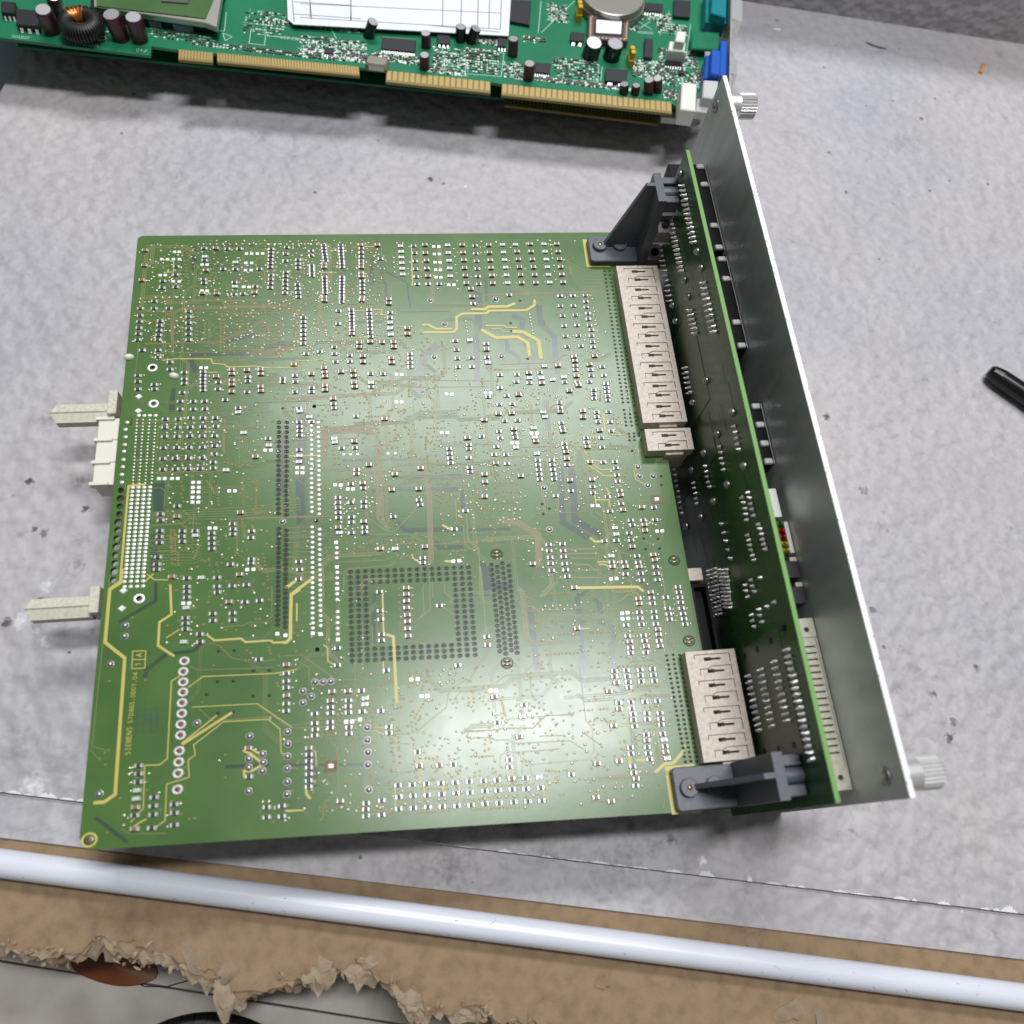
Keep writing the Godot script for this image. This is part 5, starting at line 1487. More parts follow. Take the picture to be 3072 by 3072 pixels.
const P_C := [4.4, 8.8, 4.7, 17.1, 4.2, 25.1, 34.9, 7.8, 31.1, 20.1, 52.4, 32.5, 30.1, 32.4, 36.3, 32.8, 37.8, 75.2, 44, 72.1, 44.1, 74.1, 44.2, 77.4, 44.2, 79.4, 44.3, 82.8, 50.2, 72.5, 55.9, 72.4, 56, 74.5, 56.1, 80.8, 56.2, 82.8, 69.7, 70.2, 77.1, 75.1, 82.8, 17.2, 82.7, 19, 82.8, 35.5, 82.8, 37.2, 99.3, 6.5, 99.5, 17.4, 99.4, 19.2, 99.3, 22.6, 99.3, 24.4, 99.5, 36, 99.2, 37.4, 107.1, 6.6, 129, 6.7, 129, 11.4, 129.3, 15.7, 129.2, 20.3, 129.5, 24.5, 146.4, 6.8, 146.5, 11.3, 146.6, 15.7, 146.6, 20.1, 146.7, 24.5, 146.8, 28.8, 158.9, 6.9, 158.9, 11.4, 158.9, 15.9, 158.9, 20.3, 159, 24.6, 159, 29, 94.6, 53.4, 94.5, 55.2, 102.3, 59.5, 118.8, 52.8, 118.7, 55.8, 111.2, 37.1, 111.1, 39.3, 97.6, 59.9, 97.5, 62, 107.4, 59.9, 112.4, 60, 112.5, 62.4, 98.9, 66.8, 98.9, 69.7, 111.2, 68.2, 111.3, 70.4, 82.3, 72.4, 82.6, 74.5, 82.8, 76.5, 89.5, 74.4, 94.6, 74.3, 94.8, 76.7, 94.9, 80, 95.1, 82.1, 82.7, 81.2, 82.7, 83.2, 86.1, 87.6, 107.2, 98.1, 153.2, 64.8, 148.7, 32, 148.9, 36.3, 149.4, 100.2, 172, 11, 172.2, 15.5, 172.3, 20, 172.4, 24.5, 172.5, 28.9, 178.7, 6.5, 178.7, 11, 178.8, 15.6, 178.9, 20.1, 179, 24.5, 179.1, 29, 191.6, 6.6, 191.7, 11.1, 191.8, 15.6, 191.9, 20.1, 191.9, 24.5, 192, 28.9, 192.2, 69.6, 192.4, 71.8, 201.7, 69.4, 192.1, 79.6, 198.7, 73.9, 184.4, 74, 171, 77.4, 176.2, 82.8, 192.5, 84.4, 188, 87.1, 165.3, 88.2, 155.7, 97.4, 161.5, 97.3, 182.8, 97.3, 192.7, 97.4, 192.5, 100.5, 54.7, 113.6, 25.4, 138.5, 49.5, 138, 24.9, 163.2, 49.9, 163.8, 94.5, 108.3, 100.1, 119.3, 121.2, 121.8, 110.5, 124.1, 109, 131, 119.9, 131.1, 97.4, 127.5, 97.4, 144.4, 87.4, 146.4, 103.6, 156.3, 121.1, 156.4, 141.5, 108.5, 152.6, 120.9, 162.5, 127.2, 147.4, 125.8, 147.3, 129.3, 146.6, 135.8, 182.9, 106.9, 170.6, 111.3, 199, 107.1, 192.5, 114.8, 183, 116.9, 182.9, 120.1, 192.7, 122.1, 183, 130.2, 192.5, 130.3, 203.7, 138, 203.8, 144.7, 211.9, 143.9, 211.6, 154.4, 211.8, 151.8, 205.3, 161.1, 163.5, 166.1, 213.7, 167.4, 201.1, 169.5, 195.7, 169.2, 206.8, 169.9, 213.4, 165.1, 161.7, 105, 17.8, 245.6, 18, 252.5, 67.8, 200, 67.9, 211.4, 46.4, 174.5, 54.9, 229, 113, 173.1, 112.9, 175.7, 112.9, 178.4, 112.8, 181.1, 112.9, 184, 112.9, 186.6, 112.8, 189.4, 112.9, 192.2, 84.2, 211.2, 89.9, 211.4, 83.6, 214.5, 75.9, 230.7, 114.7, 240, 121.9, 240.4, 86.7, 249.6, 179.1, 177, 178.2, 193.6, 198.3, 200.3, 204.5, 202.6, 210.3, 196.1, 210.2, 198.3, 210.2, 202.8, 204.3, 183.2, 204.4, 185.3, 190.8, 215.8, 187.5, 218.8, 190.5, 225.6, 187.5, 231.6, 199.2, 237.9, 205.7, 242.6, 193.1, 251.1, 179.5, 244.6, 187.7, 244.4, 177.4, 256.2, 182.8, 258, 143.8, 217.6, 151.7, 232.8, 147.5, 247.2, 209.8, 180.9]
const P_W := [43.7, 15.7, 30.3, 12.4, 43.9, 29, 47.2, 92.7, 76.2, 96, 117.7, 7.2, 117.8, 10.5, 117.8, 13.7, 117.9, 16.9, 117.9, 20.1, 118, 23.3, 139.6, 6.8, 139.6, 11.3, 139.7, 15.8, 139.7, 20.2, 139.7, 24.6, 111.4, 49.6, 111.3, 52.6, 111.4, 55.9, 102.1, 80.2, 146.2, 59.7, 153.3, 71.5, 165.5, 6.7, 165.6, 11.2, 165.7, 15.6, 165.8, 20, 165.9, 24.4, 166, 28.8, 171.7, 6.7, 185.4, 6.5, 185.4, 11, 185.5, 15.5, 185.6, 20, 185.6, 24.4, 185.7, 28.8, 178.3, 74.1, 171, 80, 176.3, 80.2, 181.2, 81.1, 186.3, 80, 175.3, 97.3, 175.8, 99.6, 43.3, 119.1, 49.7, 102.4, 59.9, 108.6, 32.8, 146.8, 35.7, 164.2, 72.2, 93.1, 72.2, 113.9, 72, 116.7, 86.3, 106.6, 86.5, 108.3, 87.8, 148.6, 109.4, 156.6, 170.2, 104.9, 161.8, 113.8, 170.3, 117.1, 170.2, 109.4, 199.2, 152.5, 199.4, 155.3, 196, 164.6, 17.9, 240.1, 17.8, 242.8, 30.8, 175.8, 30.6, 188.8, 96.2, 214.5, 96.1, 216.7, 157.6, 247.6, 143.9, 223.5, 153.7, 225.6, 205.9, 238.2, 206, 244.9]
const P_P := [17, 9.4, 19, 9.4, 11.7, 13.4, 14.2, 13.5, 16.7, 13.5, 19.3, 13.5, 11.6, 22.2, 13.8, 22.2, 17.3, 25.6, 19.9, 25.7, 31.2, 70.5, 33.4, 70.6, 29.8, 30.8, 32, 30.9, 48.3, 10.7, 50.6, 10.7, 53.1, 10.7, 55.4, 10.7, 48.2, 15.9, 50.7, 15.9, 48.1, 19.9, 50.6, 19.9, 47.7, 29, 49.9, 29.1, 29.2, 16.6, 31.4, 16.7, 133.1, 7.3, 135.5, 7.4, 133.2, 11.7, 135.5, 11.7, 133.2, 16.4, 135.5, 16.5, 133.2, 20.7, 135.4, 20.8, 133.2, 24.9, 135.4, 25, 138.7, 29.3, 141.1, 29.3, 113.1, 76.2, 115.3, 76.5, 112.5, 90, 114.7, 90.1, 134.1, 86.7, 136.3, 87, 151, 86.7, 153.2, 86.8, 17.5, 121.6, 19.7, 121.7, 22.5, 121.8, 24.7, 121.9, 30.7, 123.9, 32.9, 124, 30.7, 126.1, 33, 126.2, 30.8, 128.1, 33, 128.2, 30.8, 130.4, 33.1, 130.5, 30.9, 132.5, 33.1, 132.6, 44.8, 128.3, 47, 128.4, 58.4, 110.7, 60.8, 110.8, 37.9, 143.9, 40.1, 144, 52.6, 161.9, 55, 161.9, 86.4, 152.6, 86.6, 162.8, 86.6, 171.7, 71.2, 119.2, 73.4, 119.3, 71.2, 121.5, 73.4, 121.6, 86.3, 127.6, 88.6, 127.8, 91.4, 129.7, 93.5, 129.8, 130.9, 105.4, 133.3, 105.5, 132, 163.1, 134.4, 163, 169.1, 107.2, 171.5, 107.3, 160.4, 111.5, 162.6, 111.6, 194.6, 174.2, 196.9, 174.2, 216.9, 154.8, 219.1, 154.8, 191.2, 142, 193.5, 142.1, 29.6, 173.9, 31.8, 174, 64.3, 188, 67.3, 188.8, 86.6, 191.7, 113.3, 208.8, 115.7, 208.8, 116.8, 215.2, 118.9, 215.3, 89.1, 222.4, 91.3, 222.5, 94.1, 222, 77.3, 188.7, 80.2, 189.2, 197, 188.7, 199.3, 188.5, 196.9, 190.9, 199.2, 190.9, 152.7, 227.9, 154.9, 228, 142.6, 215.1, 144.6, 215.2]
const P_O := [3.4, 95.6, 3, 98.9, 3.3, 102.3, 3.3, 105.8, 3.2, 108.8, 3.3, 112.5, 3.3, 115.7, 3.2, 119.1, 3.5, 122.5, 7.7, 92.6, 9.9, 92.7, 12, 92.7, 14.3, 92.8, 7.7, 125, 9.9, 125, 12.1, 125.1, 14.3, 125.1, 7.7, 126.8, 9.9, 126.8, 12.1, 126.8, 14.3, 126.8, 7.7, 128.5, 9.9, 128.5, 12.1, 128.6, 14.3, 128.6, 7.7, 130.3, 9.9, 130.3, 12.1, 130.3, 14.3, 130.4, 7.7, 132, 9.9, 132, 12.1, 132.1, 14.3, 132.1, 7.7, 133.7, 9.9, 133.8, 12.1, 133.8, 14.4, 133.8, 7.8, 135.4, 9.9, 135.5, 12.1, 135.5, 14.4, 135.6, 7.8, 137.2, 10, 137.2, 12.2, 137.2, 14.4, 137.3, 7.8, 138.9, 10, 138.9, 12.2, 139, 14.4, 139, 7.8, 140.6, 10, 140.6, 12.2, 140.7, 14.4, 140.7, 7.8, 142.3, 10, 142.3, 12.2, 142.4, 14.4, 142.4, 7.8, 144, 10, 144, 12.2, 144.1, 14.4, 144.1, 7.8, 145.7, 10, 145.7, 12.2, 145.7, 14.4, 145.8, 7.8, 147.3, 10, 147.4, 12.2, 147.4, 14.4, 147.5, 7.8, 149, 10, 149.1, 12.2, 149.1, 14.4, 149.2, 7.8, 150.7, 10, 150.7, 12.2, 150.8, 14.4, 150.8, 7.8, 152.3, 10, 152.4, 12.2, 152.4, 14.4, 152.5, 7.8, 154, 10, 154, 12.2, 154.1, 14.4, 154.1, 7.9, 155.6, 10, 155.7, 12.2, 155.7, 14.4, 155.8, 7.9, 157.3, 10, 157.3, 12.2, 157.4, 14.4, 157.4, 7.9, 158.9, 10, 159, 12.2, 159, 14.4, 159.1, 7.9, 160.5, 10, 160.6, 12.2, 160.6, 14.4, 160.7, 7.9, 162.1, 10.1, 162.2, 12.2, 162.3, 14.4, 162.3, 7.7, 164, 10, 164, 12.2, 164.1, 14.5, 164.2, 7.9, 166, 10.1, 166.1, 12.4, 166.2, 14.6, 166.2, 76.8, 97.7, 76.8, 99.9, 76.8, 102.2, 76.8, 104.4, 76.9, 106.7, 76.9, 108.9, 76.9, 111.1, 76.9, 113.3, 76.9, 115.5, 76.9, 117.7, 76.9, 119.9, 76.9, 122, 76.9, 124.2, 76.9, 126.3, 76.9, 128.4, 76.9, 130.6, 76.9, 132.7, 76.9, 134.8, 77, 136.9, 77, 138.9, 79.7, 98.5, 79.7, 100.8, 79.7, 103.1, 79.7, 105.3, 79.7, 107.6, 79.8, 109.8, 79.8, 112, 79.8, 114.2, 79.8, 116.4, 79.8, 118.6, 79.8, 120.8, 79.8, 123, 79.8, 125.1, 79.8, 127.3, 79.9, 129.4, 79.9, 131.6, 79.9, 133.7, 79.9, 135.8, 79.9, 137.9, 79.9, 140, 86.6, 154.8, 86.5, 157, 86.5, 159.1, 86.6, 165.1, 86.5, 167.3, 86.6, 169.6, 86.5, 173.8, 89.9, 113.9, 92.7, 114, 95.5, 114.1, 108, 114.3, 111, 114.3, 77.1, 145.5, 77.2, 147.7, 77.2, 149.8, 77.2, 152, 77.2, 154.1, 77.2, 156.2, 77.2, 158.3, 77.2, 160.4, 77.2, 162.5, 77.2, 164.5, 77.2, 166.6, 77.2, 168.7, 77.2, 170.7, 77.2, 172.7, 77.2, 174.8, 77.2, 176.8, 77.2, 178.8, 77.2, 180.8, 77.2, 182.8, 77.3, 184.7, 77.3, 186.7, 80, 146.6, 80, 148.8, 80, 150.9, 80, 153.1, 80, 155.2, 80, 157.3, 80, 159.4, 80, 161.5, 80, 163.6, 80.1, 165.7, 80.1, 167.8, 80.1, 169.8, 80.1, 171.9, 80.1, 173.9, 80.1, 175.9, 80.1, 178, 80.1, 180, 80.2, 182, 80.2, 184, 80.2, 185.9, 86.5, 162.9, 86.7, 165, 86.6, 167.3, 86.5, 169.5, 86.5, 173.7, 86.5, 176, 86.6, 180.9, 86.6, 183.1, 86.5, 185.2, 86.5, 187.4, 86.5, 189.6]
const P_D := [29.3, 5.1, 32.2, 5.1, 35, 5.1, 37.9, 5.2, 40.8, 5.2, 43.6, 5.2, 46.5, 5.2, 49.4, 5.2, 52.3, 5.3, 58, 5.3, 60.7, 5.3, 63.4, 5.3, 66, 5.4, 68.7, 5.4, 71.4, 5.4, 74.1, 5.4, 76.8, 5.4, 79.5, 5.5, 10.4, 34, 13.3, 34, 16.1, 34.1, 19, 34.1, 21.9, 34.2, 24.8, 34.2, 4, 34.5, 3.9, 36.5, 35.8, 15.3, 39.8, 14.5, 44.3, 13.1, 60.9, 33.2, 64.5, 32.7, 68.8, 62.4, 25.3, 61, 72.6, 5.1, 75.6, 5.1, 116.1, 5.1, 118.8, 5.1, 86.1, 9.4, 89.2, 9.4, 92.3, 9.4, 95.4, 9.4, 106.9, 18.4, 114.2, 13.5, 114.2, 16.2, 114.3, 18.9, 114.3, 21.7, 142.4, 8.6, 142.5, 13.3, 142.6, 17.9, 142.6, 22.5, 142.7, 27.1, 142.8, 31.6, 133.6, 31.2, 145.1, 49.2, 145.2, 51, 145.3, 52.8, 145.4, 54.6, 145.5, 56.4, 138.7, 75.1, 138.8, 77.5, 138.8, 79.8, 124.7, 92.5, 124.7, 96, 128.4, 97.4, 141, 97.1, 134.3, 100.8, 118.6, 92.2, 112.2, 92.5, 127.7, 85.7, 127.2, 83.3, 91.2, 90.5, 155.6, 4.5, 162.7, 4.8, 169.3, 8.2, 177, 5.8, 182.7, 4, 188.7, 4.1, 188.7, 6.7, 188.7, 9.3, 188.7, 11.9, 188.7, 14.5, 189, 18.7, 188.8, 22.3, 188.8, 27, 204.1, 36.1, 204.9, 38.1, 204.7, 43.3, 204.9, 45.1, 204.7, 50.2, 204.7, 52.2, 204.7, 55.9, 204.6, 60.1, 204.6, 61.7, 208.7, 56.5, 193.5, 60.9, 198.3, 60.7, 198.5, 66.3, 204.3, 68.1, 205.8, 68.9, 174.6, 46.2, 174.7, 47.9, 174.7, 49.7, 174.8, 51.4, 174.9, 53.1, 174.9, 54.9, 175, 56.6, 150.4, 70.4, 168.4, 84.7, 172.1, 85.1, 174.8, 85.4, 178.8, 86.3, 180.1, 79.2, 189, 78.2, 194.7, 78.1, 207.3, 82.5, 195.5, 90.3, 185.1, 89.4, 168.5, 93.5, 173.5, 92.6, 173.8, 90.1, 179.7, 103.1, 200.7, 4.5, 7.1, 94.6, 9.5, 94.7, 12, 94.8, 14.4, 94.9, 7.1, 96.1, 9.5, 96.2, 12, 96.3, 14.4, 96.4, 7.2, 97.7, 9.6, 97.8, 12, 97.9, 14.4, 97.9, 7.2, 99.3, 9.6, 99.3, 12, 99.4, 14.4, 99.5, 7.2, 100.8, 9.6, 100.9, 12, 100.9, 14.5, 101, 7.2, 102.4, 9.6, 102.4, 12.1, 102.5, 14.5, 102.5, 7.3, 103.9, 9.7, 103.9, 12.1, 104, 14.5, 104, 7.3, 105.4, 9.7, 105.5, 12.1, 105.5, 14.5, 105.5, 7.3, 107, 9.7, 107, 12.1, 107, 14.5, 107.1, 7.4, 108.5, 9.7, 108.5, 12.1, 108.5, 14.5, 108.6, 7.4, 110, 9.8, 110, 12.2, 110, 14.5, 110, 7.4, 111.5, 9.8, 111.5, 12.2, 111.5, 14.6, 111.5, 7.5, 113, 9.8, 113, 12.2, 113, 14.6, 113, 7.5, 114.5, 9.8, 114.5, 12.2, 114.5, 14.6, 114.5, 7.5, 116, 9.9, 116, 12.2, 116, 14.6, 116, 7.5, 117.5, 9.9, 117.5, 12.3, 117.5, 14.6, 117.5, 7.6, 119, 9.9, 119, 12.3, 118.9, 14.6, 118.9, 7.6, 120.5, 9.9, 120.4, 12.3, 120.4, 14.7, 120.4, 7.6, 121.9, 10, 121.9, 12.3, 121.9, 14.7, 121.8, 7.7, 123.4, 10, 123.4, 12.3, 123.3, 14.7, 123.3, 19, 97.3, 22.5, 97.2, 26, 97, 29.6, 96.9, 33.1, 96.8, 36.7, 96.7, 40.2, 96.5, 19.2, 101, 22.3, 101.1, 25.3, 101.2, 28.4, 101.3, 31.4, 101.3, 34.5, 101.4, 37.5, 101.5, 20, 106.7, 23.3, 106.6, 26.7, 106.5, 30, 106.4, 33.4, 106.3, 36.8, 106.2, 40.2, 106.1, 20.3, 111.6, 23.7, 111.7, 27.2, 111.9, 30.7, 112, 34.2, 112.1, 37.7, 112.2, 41.2, 112.3, 20.1, 116, 23.1, 116.1, 26.1, 116.2, 29.1, 116.2, 32.1, 116.3, 22.4, 120, 27.9, 120.6, 33.6, 121.1, 39.2, 121.7, 54.9, 97.1, 55, 100, 57.9, 100.1, 54.2, 110.5, 46.1, 107.6, 21.8, 130.4, 22.3, 132.4, 23.2, 128.4, 33.2, 135.3, 36.2, 135.3, 38.3, 133.6, 40.8, 126.8, 40.8, 128.6, 33.7, 148.9, 26.9, 151.5, 61.7, 153, 39, 141.8, 42.1, 144.8, 24, 140.6, 50.9, 160.1, 31.9, 160.5, 46.8, 156.7, 34.3, 166.2, 55.4, 171.4, 43.7, 172.9, 41.8, 100.9, 54.1, 89.2, 76.8, 95.7, 79.6, 97, 119.8, 103, 134.6, 96.1, 91.5, 119.4, 98.5, 124, 101, 125.2, 106.7, 124.6, 88.5, 129.3, 98.5, 131.8, 98.7, 133.7, 101, 134, 101.1, 135.9, 90.7, 133.7, 93.7, 134.3, 90.8, 136, 94.1, 138.4, 88.5, 144, 91.1, 145.9, 94.9, 146.8, 92.9, 147.1, 93.8, 150.9, 84.2, 142.9, 92, 138.3, 90.6, 139.6, 95.2, 140.8, 100.4, 140.1, 93.5, 153.5, 135.7, 122.1, 135.5, 141.7, 141.2, 143.6, 132.9, 151.9, 140.8, 138, 110.3, 154.9, 112.6, 158.9, 129, 108.8, 133.5, 109.9, 130.1, 111.7, 108.2, 141.4, 196.1, 95.7, 195.6, 98.3, 195.5, 100.3, 195.7, 102.9, 195.9, 104.9, 195.7, 107.7, 195.8, 110.5, 196.4, 112.7, 179.7, 105.1, 179, 107, 178.4, 110, 178.6, 112.3, 179.3, 114, 178.7, 117.4, 178.9, 119.6, 179.5, 124, 179.5, 126.2, 179.3, 127.9, 179.3, 129.8, 179.5, 132.2, 179.6, 134.6, 171.9, 136.8, 180, 138.6, 174.2, 110.1, 174.8, 118.2, 173.3, 115.7, 166.9, 118.2, 152.7, 124.3, 155.7, 124.6, 159.3, 125.9, 157.8, 127.6, 158.6, 129.3, 150.7, 137.6, 143.2, 138.4, 154, 141.7, 156.3, 142.3, 158.7, 141.9, 160.8, 142.3, 150, 141.3, 153.6, 145.5, 152.1, 146.4, 155.7, 146.5, 158, 146.3, 160.4, 145.9, 164.6, 157.2, 162.6, 160.5, 169.6, 171.2, 167.7, 167.8, 200.1, 147.8, 194.4, 149.5, 203.2, 150.7, 202.7, 152.7, 215.6, 151.3, 216.9, 151.9, 207.9, 156.9, 201.5, 160.4, 198.4, 162.5, 203.6, 174.2, 209.8, 171.6, 209.3, 177.3, 199.7, 174.3, 212.9, 181.8, 194.5, 138.6, 195.1, 129.1, 195.7, 133, 196.3, 135.1, 201.4, 133.9, 201.3, 126.7, 192.1, 153.5, 55.4, 188.2, 14.9, 232.4, 14.8, 234.5, 21.4, 234.8, 15.7, 237.4, 67, 226.9, 14.2, 247.9, 14.3, 251.1, 25.2, 241.5, 62.2, 247.6, 60.1, 247.6, 67.8, 254.4, 32.6, 245.7, 44.9, 232.4, 70.3, 191.5, 70.9, 198.5, 71.2, 206.3, 60, 183.7, 60.5, 180.9, 56, 184.5, 43.9, 184.4, 35, 183.1, 33.7, 190.5, 34.5, 172.9, 26.6, 177.1, 24.5, 188.6, 29, 186, 32.9, 186, 50.7, 176.9, 57.9, 178, 45.1, 176.6, 73.4, 187.6, 71, 200.1, 78.5, 204.4, 77.2, 209.5, 80.4, 211.5, 80.2, 216.7, 75.5, 217.3, 86.8, 217.9, 74.5, 224.2, 74.5, 226.8, 94.1, 224.2, 87.6, 198.7, 125.5, 206, 127.7, 207.7, 126.5, 210.8, 128.8, 211, 124.4, 211.6, 115.5, 210.6, 119.2, 217.1, 134.4, 236, 125.6, 237.2, 128.1, 236.5, 127.5, 238.6, 128, 242.8, 126.1, 244.4, 115.1, 237.1, 109, 252.5, 114.1, 252.4, 117, 252.5, 121, 252.2, 92, 253.3, 99.2, 252.5, 101.3, 252.8, 87, 251.7, 89.2, 252.6, 129.2, 250.4, 135.1, 238, 134, 231.7, 131.1, 229.5, 108.3, 248.1, 123.2, 252.2, 166.8, 183.8, 169.8, 183.9, 172.7, 183.9, 175.7, 184, 178.7, 184.1, 165.6, 185.2, 168.4, 185.3, 171.3, 185.4, 174.2, 185.5, 177.1, 185.6, 168.4, 196.7, 177.9, 190.5, 181.3, 183.2, 206.9, 195.5, 207.9, 204.5, 197.2, 206.3, 203.1, 206.5, 199.2, 196.1, 171.4, 213, 156.5, 223.4, 157.3, 225.9, 164.9, 227.3, 166, 229, 156.9, 236.9, 149.6, 228.1, 147.3, 226.9, 146.8, 229.6, 141.1, 231.2, 147, 238.6, 146.9, 236.9, 170.3, 232.9, 176, 233.1, 181.2, 233.7, 176, 237.5, 176.2, 240, 170.3, 243.6, 154.9, 241.5, 155.1, 249.3, 161.1, 250.1, 170.5, 250.1, 163.2, 249.6, 177.5, 250, 175.7, 254, 178.7, 254, 185, 253.5, 180.7, 252.8, 187.8, 253.5, 185.7, 252, 191.1, 257, 171.8, 258, 148, 253.3, 145, 253.2, 142.5, 253.1, 151.5, 257.4, 187.9, 227.3, 195.7, 235.7, 195.7, 242.5, 197.6, 249, 200.6, 246.3, 209, 232.8, 202.6, 235.9, 202.6, 239.2, 183.4, 229, 199.1, 176.2, 191.8, 175.7, 160, 241.3, 154.9, 253.7]
